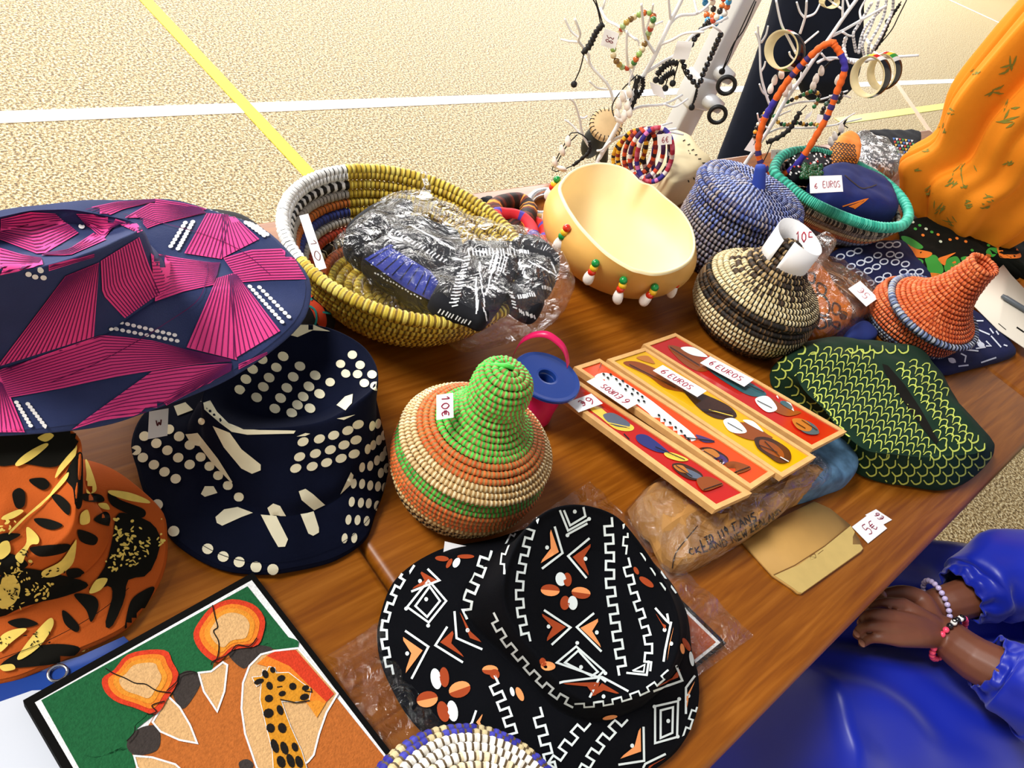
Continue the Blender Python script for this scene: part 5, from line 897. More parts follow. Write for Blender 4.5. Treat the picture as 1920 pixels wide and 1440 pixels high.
cloth('indigo_cloth', t5([(330, 405), (480, 360), (680, 325), (890, 315), (1010, 450), (1150, 590), (1060, 640), (900, 640), (840, 740), (720, 790), (600, 720), (440, 540)]), TZ + .001, .022, [indigo, wring], 'folded indigo cloth with rows of white rings behind the orange basket', 'cloth',
      rings_at('t5', [(405, 432), (485, 405), (545, 385), (490, 508), (565, 480), (628, 455), (550, 570), (625, 542), (690, 512), (640, 640), (712, 612), (775, 582), (705, 720), (770, 692), (835, 660), (720, 340), (790, 338), (850, 335), (700, 420), (800, 412), (870, 420), (750, 470), (840, 475), (920, 490), (905, 552), (970, 555), (1030, 550), (1020, 620), (1090, 620)], 7.5, 5, 2.4, -10))
cloth('indigo_cloth', t5([(1390, 860), (1480, 880), (1700, 1050), (1785, 1165), (1765, 1225), (1500, 1300), (1180, 1365), (1050, 1250), (1150, 1050)]), TZ + .001, .02, [indigo, wring], 'folded indigo cloth with white marks in front of the paper sheets', 'cloth',
      lambda D: [D.line(t5(q), 2.6, 1) for q in ([(1470, 940), (1540, 940)], [(1450, 990), (1590, 1050)], [(1590, 1000), (1620, 1040)], [(1600, 1060), (1680, 1150)], [(1560, 1100), (1600, 1140), (1560, 1140)], [(1400, 1170), (1500, 1180)], [(1420, 1110), (1500, 1090), (1550, 1150), (1480, 1160)], [(1360, 1200), (1400, 1220), (1390, 1270)], [(1260, 1240), (1320, 1270)], [(1340, 1300), (1420, 1290)], [(1520, 1270), (1640, 1230)], [(1700, 1130), (1730, 1140)], [(1640, 1020), (1660, 1050)])] + [D.dot(*t5([q])[0], 7, 5, 20, 1) for q in ((1470, 1100), (1520, 1130), (1290, 1255))])
orl = mat('orange_leopard_cotton', '#d87414', .85, .2, var=.1, vscale=30); dkb = mat('dark_brown_print', '#2a1a14', .85)
cloth('printed_cloth', t5([(100, 520), (180, 510), (260, 590), (340, 720), (460, 880), (465, 960), (380, 1020), (250, 1085), (170, 1060), (130, 900), (90, 700)]), TZ + .001, .035, [orl, dkb], 'orange leopard print cloth in clear wrap beside the cream and brown basket', 'cloth',
      lambda D: [D.line([tuple(p) for p in spl(t5(q), 14, True)], 4.2, 1, True) for q in ([(150, 560), (200, 570), (190, 640), (140, 620)], [(230, 640), (290, 680), (270, 740), (220, 700)], [(190, 740), (270, 740), (320, 830), (290, 900), (230, 880), (190, 820)], [(350, 800), (400, 830), (380, 890), (340, 870)], [(200, 930), (260, 920), (290, 980), (230, 1000)], [(330, 960), (390, 950), (390, 1000)])] + [D.blob(t5(q), 1, 6) for q in ([(400, 860), (460, 880), (440, 930), (400, 920)], [(140, 660), (180, 680), (170, 740), (140, 720)], [(300, 900), (340, 930), (310, 990)])])
cloth('feather_bundle', t5([(190, 490), (320, 520), (420, 560), (560, 640), (640, 720), (680, 820), (560, 920), (480, 860), (380, 730), (260, 580)]), TZ + .002, .03, [mat('brown_feathers', '#5c3820', .8, var=.3, vscale=50), mat('pale_quill', '#a07a54', .8)], 'dark brown feather bundle in clear wrap behind the orange leopard cloth', 'bundle',
      lambda D: [D.line([tuple(p) for p in spl(t5(q), 12)], [.6, 2.6, .6], 1) for q in ([(230, 520), (380, 580), (460, 640)], [(280, 580), (420, 680), (520, 760)], [(330, 640), (450, 760), (540, 860)], [(300, 530), (480, 620), (600, 720)], [(420, 590), (560, 690), (640, 790)])], wr=.006)
g = G(); pad(g, t5([(70, 470), (300, 480), (560, 610), (730, 760), (690, 880), (560, 960), (400, 1060), (200, 1100), (110, 1000), (60, 700)]), TZ + .001, .045, 80, wr=.008, ws=30); o = g.build('plastic_bag', film); tag(o, 'clear plastic bag round the leopard cloth and feathers', 'bag')
tg = pxtag('price_tag', o, t5([(605, 825), (475, 682), (555, 622), (712, 757)]), TZ + .05, [('5e', .25, .3, .75, .75)], ink='#b03048'); tg['label'] = 'white tag reading 5 euros upside down'
g = G(); pad(g, t4([(960, 600), (1040, 590), (1095, 640), (1080, 690), (1020, 720), (960, 700)]), TZ + .085, .02, 40, wr=.005, ws=60, zb=TZ + .05); g.build('bag_corner', film, o)
cloth('blue_cloth', t5([(470, 1010), (590, 960), (680, 1060), (640, 1120), (520, 1130), (420, 1110)]), TZ + .001, .02, mat('navy_blue_cloth', '#162a6a', .8), 'plain blue cloth peeping between leopard cloth and green cap', 'cloth')
grn = mat('dark_floral_cotton', '#0b0d08', .9, .1, var=.2, vscale=40); gpr = mat('green_floral_print', '#2f8a2a', .85); opr = mat('orange_floral_print', '#d8701a', .85); ppr = mat('pale_floral_print', '#b8c0a8', .85)
def floral(D):
    for q in ([(890, 270), (960, 280), (1060, 350), (1020, 370), (930, 330)], [(1080, 440), (1160, 420), (1220, 520), (1200, 570), (1110, 560), (1090, 500)], [(1240, 460), (1330, 430), (1360, 520), (1270, 570), (1230, 530)], [(970, 440), (1060, 460), (1040, 510), (980, 490)], [(1590, 360), (1660, 370), (1620, 430), (1560, 400)], [(1360, 440), (1410, 430), (1390, 480)]): D.blob(t5(q), 1, 8)
    for q in ([(930, 330), (1010, 370), (1130, 400), (1090, 440), (990, 430), (920, 380)], [(1180, 450), (1250, 420), (1320, 400), (1250, 450), (1230, 500)], [(1110, 560), (1200, 570), (1170, 600), (1120, 590)], [(1650, 330), (1740, 300), (1840, 430), (1700, 440), (1660, 410)], [(1290, 480), (1320, 470), (1310, 540), (1280, 540)], [(1560, 410), (1600, 420), (1570, 460)]): D.blob(t5(q), 2, 8, lift=.0002)
    for q in ((980, 155), (1035, 182), (1085, 210), (1130, 235), (1180, 255), (1275, 295), (1330, 285), (1400, 310), (1580, 340), (1450, 380), (1500, 420), (1000, 210), (1060, 260), (1200, 310)): D.dot(*t5([q])[0], 3.2, 2.4, 20, random.choice([1, 3, 2]))
    for i in range(26): D.line(t5([(1770 + random.random() * 110, 140 + random.random() * 100), (1780 + random.random() * 110, 150 + random.random() * 100)]), 4, 3)
cloth('printed_cloth', t5([(880, 262), (920, 180), (1000, 140), (1300, 200), (1500, 250), (1720, 200), (1864, 110), (1960, 120), (1960, 660), (1864, 640), (1700, 500), (1560, 460), (1400, 590), (1150, 615), (1000, 500)]), TZ + .001, .03, [grn, gpr, opr, ppr], 'crumpled dark cloth with green and orange print under the hanging garment', 'cloth', floral, wr=.006, n=110)
wp = mat('white_paper', '#f4f4f6', .7)
g = G(); sheet(g, [at(x, y, TZ + .0225) for x, y in t5([(1405, 755), (1700, 492), (1760, 570), (1864, 680), (1960, 790), (1960, 1220), (1864, 1150), (1660, 1010)])], .0012); D = Dec(g, .0003); D.line(t5([(1660, 960), (1720, 1010)]), 1.4, 1); D.line(t5([(1805, 990), (1864, 1030)]), 3, 1)
o = g.build('paper_sheet', [mat('cream_card', '#d8d0c0', .7), blk]); tag(o, 'cream sheet of card with a marker pen on it at the right frame edge', 'paper')
a, b = at(*t5([(1688, 738)])[0], TZ + .029), at(*t5([(1920, 880)])[0], TZ + .029); g = G(); tube(g, [a, a * .9 + b * .1, a * .88 + b * .12, a * .2 + b * .8, b], [.004, .0048, .0056, .0056, .0056], 12); pn = g.build('pen_barrel', mat('grey_marker_plastic', '#50565c', .4)); pn.name = 'marker_pen'; tag(pn, 'grey marker pen lying on the cream card', 'pen')

# --- things inside the teal rimmed basket
cloth('folded_pouch', t4([(930, 250), (960, 180), (1060, 150), (1200, 165), (1370, 225), (1450, 310), (1490, 400), (1480, 475), (1300, 460), (1050, 385), (980, 320)]), .795, .05, [mat('navy_canvas', '#18235c', .8, .2, var=.1, weave=700), opr, dkb], 'navy folded pouch with an orange triangle in the teal basket', 'pouch',
      lambda D: [D.line(t4([(1150, 385), (1325, 332), (1230, 400)]), 2.4, 1), D.poly(t4([(1190, 385), (1290, 348), (1230, 398)]), 1, 6), D.line([tuple(p) for p in spl(t4([(1165, 175), (1230, 230), (1290, 265), (1380, 240)]), 12)], 2, 2)], wr=.004, zb=.79, edge=.3)
o = C.objects['folded_pouch'] if 'folded_pouch' in C.objects else None
pxtag('price_tag', o, t4([(918, 192), (1155, 164), (1146, 296), (945, 285)]), [.882, .882, .874, .874], [('6', .12, .45, .22, .75), ('EUROS', .38, .35, .92, .72)], ink='#a02840', wd=.0014)['label'] = 'white tag reading 6 euros'
dots_c = mat('white_print', '#f2f0ee', .8); redd = mat('red_print', '#c02a1c', .8)
def rdots(D):
    for i in range(70): q = t2([(560 + random.random() * 330, 1140 + random.random() * 170)])[0]; D.dot(q[0], q[1], 2.4, 1.6, random.random() * 90, random.choice([1, 1, 2]), n=6)
cloth('beaded_purse', t2([(555, 1200), (600, 1140), (720, 1130), (850, 1160), (870, 1260), (800, 1320), (650, 1330), (580, 1290)]), .80, .03, [blkc, dots_c, redd], 'black purse with white and red dots in the back of the teal basket', 'purse', rdots, zb=.79)
g = G()
for i in range(60):
    p = at(*t2([(650 + random.random() * 150, 1235 + random.random() * 95)])[0], .836 + .004 * random.random()); ball(g, p, .0052, n=7, m=5)
o = g.build('bead_cluster', mat('dark_green_bead', '#124a26', .2, .5)); o['kind'] = 'stuff'; tag(o, 'cluster of dark green beads in the teal basket', 'beads')
def netd(D):
    for i in range(8):
        for j in range(6):
            x, y = 840 + i * 27 + j * 5, 1070 + j * 34 + i * 4
            D.line([tuple(p) for p in spl(t2([(x, y), (x + 10, y - 12), (x + 22, y), (x + 12, y + 14)]), 8, True)], 1.5, 1, True, step=20, lift=0)
cloth('string_purse', t2([(845, 1160), (880, 1090), (960, 1040), (1040, 1090), (1060, 1180), (1030, 1290), (950, 1310), (870, 1260)]), .80, .05, [mat('orange_string', '#e88a28', .8, var=.1), dkb], 'orange netted string purse standing in the teal basket', 'purse', netd, zb=.79)
def bwst(D):
    for i in range(60): x, y = 1080 + random.random() * 240, 1060 + random.random() * 200; D.line(t2([(x, y), (x + random.uniform(10, 34), y + random.uniform(4, 22))]), random.uniform(1.5, 4), 1)
cloth('embroidered_cloth', t2([(1040, 1090), (1100, 1040), (1250, 1110), (1390, 1230), (1330, 1300), (1180, 1320), (1080, 1280), (1030, 1180)]), TZ + .03, .03, [mat('charcoal_cloth', '#3a3c44', .8), wst], 'charcoal cloth with pale embroidery in clear wrap behind the navy pouch', 'cloth', bwst, zb=TZ + .001)
g = G(); pad(g, t2([(1010, 1080), (1090, 1010), (1260, 1090), (1420, 1230), (1340, 1330), (1160, 1340), (1040, 1300)]), TZ + .03, .04, 60, wr=.008, ws=40, zb=TZ + .001); o = g.build('plastic_bag', film); tag(o, 'clear plastic bag over the charcoal embroidered cloth', 'bag')
cp = ['#3a6ac0', '#e8ecf2', '#c0281c', '#2f8a3a', '#e8b43a']; cmats = [blkc] + [mat('bright_stitch_' + n, c, .7) for n, c in zip(('blue', 'white', 'red', 'green', 'yellow'), cp)]
def colst(D):
    for r in range(7):
        for i in range(7):
            x, y = 440 + i * 34 + r * 12, 350 + r * 36 + i * 4; D.poly(u4([(x, y), (x + 30, y + 4), (x + 12, y + 30)]), 1 + (r * 2 + i) % 5, 6)
cloth('embroidered_bag', u4([(40, 315), (150, 300), (470, 298), (720, 310), (740, 430), (640, 620), (540, 680), (440, 600), (300, 470), (90, 350)]), TZ + .004, .03, cmats, 'black bag with a bright stitched flap beside the orange garment', 'bag', colst, wr=.003, zb=TZ + .001)

# --- hanging orange garment
orc = mat('orange_cotton', '#e8891c', .8, .2, var=.08, vscale=10, weave=500); grs = mat('olive_tie_dye', '#7c7a2a', .85)
b0 = at(1778, 424, TZ + .01); b0 = np.array([b0[0], b0[1], TZ + .012]); g = G(); Rg = []; n = 150; a = np.arange(n) / n * 2 * np.pi
ux = np.array([.66, -.75, 0]); uy = np.array([.75, .66, 0])
for z, rx, ry, sh, am in ((0, .118, .07, .01, .012), (.02, .138, .08, 0.005, .013), (.06, .165, .095, -.005, .013), (.10, .178, .10, -.012, .015), (.16, .160, .10, .008, .019), (.25, .160, .11, -.015, .024), (.36, .172, .12, .0, .026), (.5, .19, .13, .03, .027), (.7, .2, .14, .06, .024), (.95, .2, .14, .08, .02)):
    rr = 1 + am / rx * (np.sin(a * 6 + z * .8) + .75 * np.sin(a * 11 + 1 - z * 1.2) + .4 * np.sin(a * 19 + 2 + z))
    Rg.append(b0 + (0, 0, z) + ux * sh + (rx * rr * np.cos(a))[:, None] * ux + (ry * rr * np.sin(a))[:, None] * uy + np.c_[0 * a, 0 * a, (.012 * np.sin(a * 6) if z == 0 else 0 * a)])
loft(g, Rg, 5, cap=False, wr=.004, ws=14); D = Dec(g, .0007)
for x, y, rx, ry, an in ((1760, 390, 14, 5, -40), (1785, 345, 12, 7, -30), (1808, 350, 6, 6, 0), (1745, 360, 10, 4, -50), (1805, 315, 18, 4, -45), (1852, 372, 9, 5, 0), (1818, 385, 9, 7, 0), (1848, 388, 7, 5, 0), (1780, 418, 16, 4, 20), (1890, 210, 26, 9, -30), (1735, 282, 6, 4, 0), (1785, 205, 8, 5, 0), (1895, 120, 20, 8, -40), (1893, 305, 8, 6, 0), (1720, 320, 7, 3, 0), (1825, 130, 10, 6, -40), (1770, 240, 9, 4, -50), (1868, 168, 12, 6, -35)):
    for q_ in range(6):
        x1, y1, a1 = x + random.gauss(0, rx * .55), y + random.gauss(0, rx * .45), math.radians(an + random.gauss(0, 25)); l1 = rx * random.uniform(.3, .8); D.line([(x1 - l1 * math.cos(a1), y1 - l1 * math.sin(a1)), (x1, y1 + 1), (x1 + l1 * math.cos(a1), y1 + l1 * math.sin(a1))], [.8, ry * .55, .8], 1, step=4)
o = g.build('orange_garment', [orc, grs]); tag(o, 'bright orange pleated garment with olive blotches hanging at the right end', 'clothing')

# ---------------------------------------------------------------- metal post behind the table
alu = mat('brushed_aluminium', '#cfd1d6', .42, metal=.35, bump=.03, bscale=300); rub = mat('black_rubber', '#101012', .5)
pb = np.array([1.405, .84, 0.0]); pm = upright(1311, 165, pb); pb = np.array([pm[0], pm[1], 0]); t = thing('metal_post', 'upright aluminium post with black ring bolts behind the jewellery trees', 'post', pb)
rz = Matrix.Rotation(math.atan2(-.75, .66) + .5, 4, 'Z'); g = G(); Mx = np.array(Matrix.Translation(Vector(pb)) @ rz)
box(g, (-.023, -.023, .004), (.023, .023, 2.3), .006, M=Mx); g.build('tube', alu, t)
g = G(); box(g, (-.06, -.06, 0), (.06, .06, .006), .002, M=Mx); g.build('foot_plate', alu, t)
zc = pm[2]; g = G(); box(g, (-.028, -.028, zc - .035), (.028, .028, zc + .03), .007, M=Mx); cpl = g.build('coupling', alu, t)
for px_, py_, ex in ((1362, 160, (1372, 148)), (1345, 215, (1352, 203))):
    c = upright(px_, py_, pb, -.03); g = G(); a = np.linspace(0, 6.283, 25)[:-1]; vx = np.array([.7, -.7, 0]); tube(g, [c + .0165 * (vx * math.cos(q) + np.array([0, 0, 1]) * math.sin(q)) for q in a], .0042, 8, closed=True); rg = g.build('ring_bolt', rub, t)
    g = G(); e = upright(*ex, pb, -.02); m_ = np.array([pb[0], pb[1], e[2]]); tube(g, [m_, m_ + (e - m_) * .6, e], [.016, .016, .012], 14); g.build('bolt_boss', alu, t)

# ---------------------------------------------------------------- jewellery trees
wm_ = mat('white_enamel_wire', '#eef0f4', .35, .5)
def jtree(base, segs, label):
    t = thing('jewellery_tree', label, 'jewellery stand', base)
    g = G(); lathe(g, [(.0, .0), (.045, .0), (.046, .004), (.02, .008), (.006, .012)], 32, base); g.build('base', wm_, t)
    for i, (k, pts, r, off) in enumerate(segs):
        P = np.array([upright(x, y, base, off * j / max(1, len(pts) - 1)) for j, (x, y) in enumerate(T(k, pts))]); Q = spl(P, len(P) * 5) if len(P) > 2 else P
        if i == 0: Q = np.vstack([[base + (0, 0, .008)], Q])
        g = G(); tube(g, Q, np.linspace(r, r * .75, len(Q)), 7); g.build('trunk' if i == 0 else 'branch', wm_, t)
    return t
bt1 = at(1112, 322, TZ); bt1 = np.array([bt1[0], min(bt1[1], .735), TZ])
jtree(bt1, [('t1', [(400, 1210), (560, 930), (700, 650), (830, 420), (930, 200), (1030, 0), (1080, -120)], .0042, 0),
  ('t1', [(480, 1080), (560, 1030), (690, 1000), (760, 990)], .003, .03), ('t1', [(700, 640), (640, 520), (620, 400), (620, 230)], .0026, -.03), ('t1', [(770, 540), (880, 470), (1000, 400), (1120, 260), (1260, 190), (1380, 130)], .0028, .04),
  ('t1', [(860, 340), (960, 300), (1060, 250), (1200, 240)], .0024, -.02), ('t1', [(930, 200), (1010, 120), (1150, 100), (1250, 20)], .0026, .03), ('t1', [(830, 400), (760, 280), (740, 150), (730, 30)], .0026, -.04), ('t1', [(760, 230), (800, 120), (820, 30)], .002, -.03), ('t1', [(770, 210), (890, 160)], .002, .02),
  ('t1', [(620, 260), (700, 300), (710, 340)], .002, .02), ('t1', [(520, 760), (480, 640), (350, 490), (330, 400), (260, 310), (270, 250), (230, 140)], .0026, -.05), ('t1', [(270, 290), (200, 230), (155, 140)], .0022, -.01), ('t1', [(255, 315), (190, 310), (125, 295)], .0022, .01), ('t1', [(470, 670), (400, 660), (340, 610)], .002, -.02), ('t1', [(345, 490), (320, 450), (300, 420)], .002, 0),
  ('t1', [(340, 1100), (290, 1010), (260, 870), (225, 770), (185, 740)], .0024, -.04), ('t1', [(270, 1000), (200, 930), (155, 900)], .0022, -.01), ('t1', [(265, 880), (300, 885), (325, 870)], .002, .01), ('t1', [(600, 860), (720, 800), (900, 780), (1040, 710)], .0026, .04), ('t1', [(900, 780), (980, 800), (1080, 740)], .002, .03), ('t1', [(620, 820), (640, 620), (690, 470)], .002, -.02),
  ('t1', [(760, 990), (880, 980), (995, 965)], .0024, .01), ('t1', [(860, 985), (940, 990), (1045, 1010)], .0022, .03), ('t1', [(950, 150), (940, 60), (930, -60)], .0024, -.02), ('t1', [(420, 60), (470, 150), (560, 200), (690, 300)], .0026, -.03), ('t1', [(440, 70), (470, -40)], .002, 0), ('t1', [(400, 1130), (440, 1120), (500, 1060)], .0022, -.02), ('t1', [(880, 940), (960, 920)], .002, .02), ('t1', [(1150, 100), (1130, 20), (1120, -40)], .002, .02), ('t1', [(1260, 190), (1330, 240)], .002, .02)],
  'white wire jewellery tree hung with beads, standing behind the gourd bowl')
bt2 = at(1382, 326, TZ); bt2 = np.array([bt2[0], min(bt2[1], .73), TZ])
jtree(bt2, [('t2', [(170, 1310), (290, 1140), (420, 950), (540, 740), (640, 600), (760, 420), (850, 300), (960, 140), (1070, -10), (1150, -120)], .0042, 0),
  ('t2', [(880, 270), (960, 230), (1100, 150), (1290, 40)], .003, .04), ('t2', [(610, 400), (560, 300), (500, 180), (460, 0)], .0028, -.04), ('t2', [(700, 500), (640, 440), (600, 380)], .0026, -.02), ('t2', [(640, 250), (680, 120), (690, 5)], .0026, -.03), ('t2', [(672, 130), (640, 90), (615, 15)], .0022, -.02), ('t2', [(685, 128), (750, 100), (790, 30)], .0022, .01),
  ('t2', [(620, 370), (690, 310), (780, 235)], .0024, .02), ('t2', [(410, 780), (370, 660), (345, 540), (335, 330), (305, 240)], .0026, -.04), ('t2', [(345, 320), (330, 260), (325, 195)], .0022, -.03), ('t2', [(350, 320), (385, 260), (400, 195)], .0022, -.01), ('t2', [(345, 540), (370, 500), (380, 460)], .0022, 0), ('t2', [(400, 720), (360, 690), (335, 630)], .0022, -.02),
  ('t2', [(770, 470), (830, 440), (920, 435), (1120, 455)], .003, .03), ('t2', [(1120, 455), (1200, 440), (1300, 430), (1530, 415)], .003, .05), ('t2', [(960, 240), (1000, 265), (1030, 270)], .0022, .02), ('t2', [(960, 130), (960, 50), (965, -30)], .0024, -.01), ('t2', [(1010, 60), (990, 0), (980, -40)], .002, 0), ('t2', [(960, 70), (900, 30), (850, -10)], .0022, .01), ('t2', [(1100, 150), (1090, 80), (1130, 0)], .0022, .01),
  ('t2', [(500, 810), (620, 770), (780, 750), (1000, 680)], .0022, .04), ('t2', [(860, 720), (960, 715), (1020, 735)], .002, .04), ('t2', [(380, 1010), (500, 960), (700, 960), (880, 940), (1105, 888)], .0022, .05), ('t2', [(930, 930), (1000, 880), (1050, 850)], .002, .05), ('t2', [(440, 890), (520, 850), (570, 830)], .002, .02), ('t2', [(400, 960), (340, 920), (320, 850)], .0022, -.02), ('t2', [(560, 390), (570, 420), (620, 470)], .002, .01), ('t2', [(640, 620), (650, 540)], .002, 0), ('t2', [(800, 400), (850, 450), (900, 440)], .002, .02)],
  'white wire jewellery tree with wooden bangles, standing behind the blue basket')

# --- jewellery hung on the trees
bead_m = mat('glass_beads', attr=True, rough=.18, spec=.6); cord = mat('black_cord', '#141214', .7); shell = mat('cowrie_shell', '#f4ede6', .2, .6, var=.05); corda = mat('wrapped_cord', attr=True, rough=.7, bump=.1, bscale=800)
def beads(k, pts, base, off, cols, r, label, group, closed=True, name='bead_bracelet', n=None, tagpx=None, txt=None):
    P = np.array([upright(x, y, base, off + .012 * math.sin(i * 1.7)) for i, (x, y) in enumerate(T(k, pts))]); Q = spl(P, 240, closed); 
    if closed: Q = np.vstack([Q, Q[:1]])
    d = np.r_[0, np.cumsum(np.linalg.norm(np.diff(Q, axis=0), axis=1))]; m = n or max(4, int(d[-1] / (2.05 * r))); s = (np.arange(m) + .5) / m * d[-1]; X = np.stack([np.interp(s, d, Q[:, j]) for j in range(3)], 1)
    c = X.mean(0); t = thing(name, label, 'bracelet', (c[0], c[1], X[:, 2].min()), group)
    g = G(); tube(g, Q[::6] if not closed else Q[:-1:6], r * .25, 5, closed=closed); g.build('cord', cord, t)
    me = {}
    for i, x in enumerate(X):
        cc = cols[i % len(cols)]
        if cc is None: continue
        if cc not in me:
            g = G(); ball(g, x, r, 0, lin(cc), 10, 7); me[cc] = (g.build('bead', bead_m, t, col=True), x)
        else:
            o, x0 = me[cc]; o2 = o.copy(); C.objects.link(o2); o2.parent = t; o2.location = Vector([float(v) for v in (x - x0)])
    if tagpx:
        q = [upright(p[0], p[1], base, off - .006) for p in T(k, tagpx)]; paper_tag('price_tag', t, q, txt or [], ink='#7a2838', wd=.0011)
    return t
AG = ['#c8642a', '#8fae5a', '#d8c49a', '#7a5a2a', '#b89a4a', '#a8c088', '#b8482a', '#e0d4b0', '#3f7a3a']
beads('t1', [(770, 92), (690, 120), (640, 150), (600, 185), (575, 230), (530, 300), (520, 410), (545, 460), (600, 510), (660, 490), (700, 425), (735, 375), (770, 290), (800, 210), (818, 160), (815, 110)], bt1, -.02, AG, .0052, 'green and amber agate bead bracelet with a tag, high on the left tree', 'bracelets on the trees', tagpx=[(555, 250), (540, 380), (415, 335), (465, 215)], txt=[('38', .3, .25, .7, .75)])
beads('t1', [(1250, 150), (1180, 220), (1130, 290), (1090, 360), (1040, 430), (1060, 520), (1150, 640), (1190, 560), (1230, 470), (1270, 380), (1310, 290), (1330, 250)], bt1, .03, ['#15151a'] * 9 + ['#1c1c20', '#101014'], .0050, 'long loop of shiny black beads in front of the metal post', 'bracelets on the trees', closed=False)
beads('t1', [(1200, -40), (1215, 60), (1225, 140), (1250, 190), (1330, 140), (1370, 60), (1400, -40)], bt1, .05, ['#3ba0d8', '#2f8ac0', '#e8e4da', '#d86a2a', '#3ba0d8', '#e8c83a'], .0052, 'turquoise and orange bead bracelet hanging before the top of the post', 'bracelets on the trees', closed=False)
beads('t1', [(1250, -40), (1270, 50), (1265, 150), (1300, 120), (1340, 30), (1350, -40)], bt1, .02, ['#c84a2a', '#e8e0d0', '#2a2420', '#e07a3a'], .0048, 'red and white bead bracelet beside the turquoise one', 'bracelets on the trees', closed=False)
def knots(k, runs, base, off, r, label, tails=(), shells=(), group='bracelets on the trees', name='cord_bracelet', balls=()):
    P0 = [upright(x, y, base, off) for x, y in T(k, runs[0])]; c = np.mean(P0, 0); t = thing(name, label, 'bracelet', (c[0], c[1], min(p[2] for p in P0)), group)
    for i, rn in enumerate(runs):
        P = spl(np.array([upright(x, y, base, off + .004 * i) for x, y in T(k, rn)]), 24); g = G(); tube(g, P, r * (1 + .35 * np.sin(np.arange(24) * 2.2)), 7); g.build('knotted_cord', cord, t)
    for tl in tails:
        P = spl(np.array([upright(x, y, base, off) for x, y in T(k, tl)]), 12); g = G(); tube(g, P, .0011, 5); g.build('cord_tail', cord, t)
    for b in balls: g = G(); ball(g, upright(*T(k, [b])[0], base, off), .0055, n=10, m=7); g.build('end_knot', cord, t)
    for sx, sy, an in shells:
        g = G(); a = math.radians(an); vx, vz = np.array([.7, -.7, 0]), np.array([0, 0, 1.]); d = vx * math.cos(a) - vz * math.sin(a); cowrie(g, upright(*T(k, [(sx, sy)])[0], base, off - .006), rotto(d), .0105); g.build('cowrie', shell, t)
    return t
knots('t1', [[(445, 180), (400, 230), (370, 290), (340, 350), (290, 400)], [(430, 190), (385, 250), (350, 320), (300, 390)]], bt1, -.05, .0042, 'black knotted bracelet dangling at the far left of the left tree', tails=[[(360, -20), (400, 60), (425, 180)], [(380, -30), (415, 90), (440, 180)], [(300, 400), (270, 520), (225, 620)]], balls=[(225, 632)])
knots('t1', [[(1010, 480), (960, 470), (900, 500), (850, 560)], [(980, 540), (930, 560), (880, 600)]], bt1, .01, .005, 'bunch of black knotted cords in the middle of the left tree', tails=[[(960, 500), (930, 580), (910, 650)], [(1000, 500), (980, 570), (970, 630)], [(900, 510), (860, 570), (830, 610)], [(1030, 450), (1060, 560), (1150, 640)]], balls=[(910, 662), (840, 600), (880, 610), (965, 625)])
knots('t1', [[(720, 570), (690, 640), (690, 720), (660, 800), (600, 885)], [(740, 580), (740, 660), (700, 730)]], bt1, -.01, .0035, 'cowrie shell bracelets bunched low on the left tree', shells=[(590, 720, 60), (560, 780, 70), (550, 860, 60), (640, 690, 60), (600, 870, 80), (625, 790, 70), (560, 900, 20), (640, 840, 70)], tails=[[(700, 560), (580, 680), (510, 800), (540, 910)], [(690, 580), (640, 760), (600, 900)]])
knots('t1', [[(340, 1060), (345, 1120), (320, 1160), (220, 1240)]], bt1, -.05, .0030, 'cowrie and cord bracelet hanging at the lower left of the left tree', shells=[(180, 1060, 70), (135, 1130, 60), (80, 1215, 60), (130, 1265, 0)], tails=[[(330, 1050), (270, 1000), (200, 1000), (160, 1070), (100, 1180), (60, 1270), (110, 1285), (220, 1240)], [(250, 1010), (180, 1080), (120, 1180), (80, 1260)]])
knots('t1', [[(1340, 520), (1330, 545)]], bt1, .06, .003, 'single black cord with a bead hanging in front of the post', tails=[[(1590, 10), (1500, 220), (1420, 330), (1340, 520)], [(1580, 0), (1440, 300), (1390, 430), (1345, 520)]], balls=[(1335, 535)])
knots('t1', [[(1150, 640), (1140, 720), (1110, 790)]], bt1, .06, .0018, 'black cord end with a knot below the coupling of the post', tails=[[(1150, 640), (1110, 800)]], balls=[(1108, 805)])
def hoops(k, L_, base, label, name='bangle_bunch'):
    for i, (cx, cy, rx, ry, an, r, cols, off, lb) in enumerate(L_):
        c, s = math.cos(math.radians(an)), math.sin(math.radians(an)); q = [(cx + rx * math.cos(a) * c - ry * math.sin(a) * s, cy + rx * math.cos(a) * s + ry * math.sin(a) * c) for a in np.linspace(0, 6.283, 17)[:-1]]
        P = np.array([upright(x, y, base, off + .004 * math.cos(j)) for j, (x, y) in enumerate(T(k, q))]); Q = spl(P, 72, True); g = G(); tube(g, Q, r, 8, closed=True, col=[lin(cols[(j // 2) % len(cols)]) for j in range(72)])
        o = g.build('cord_bangle', corda, col=True); tag(o, lb, 'bracelet', 'cord bangles bunched on the left tree')
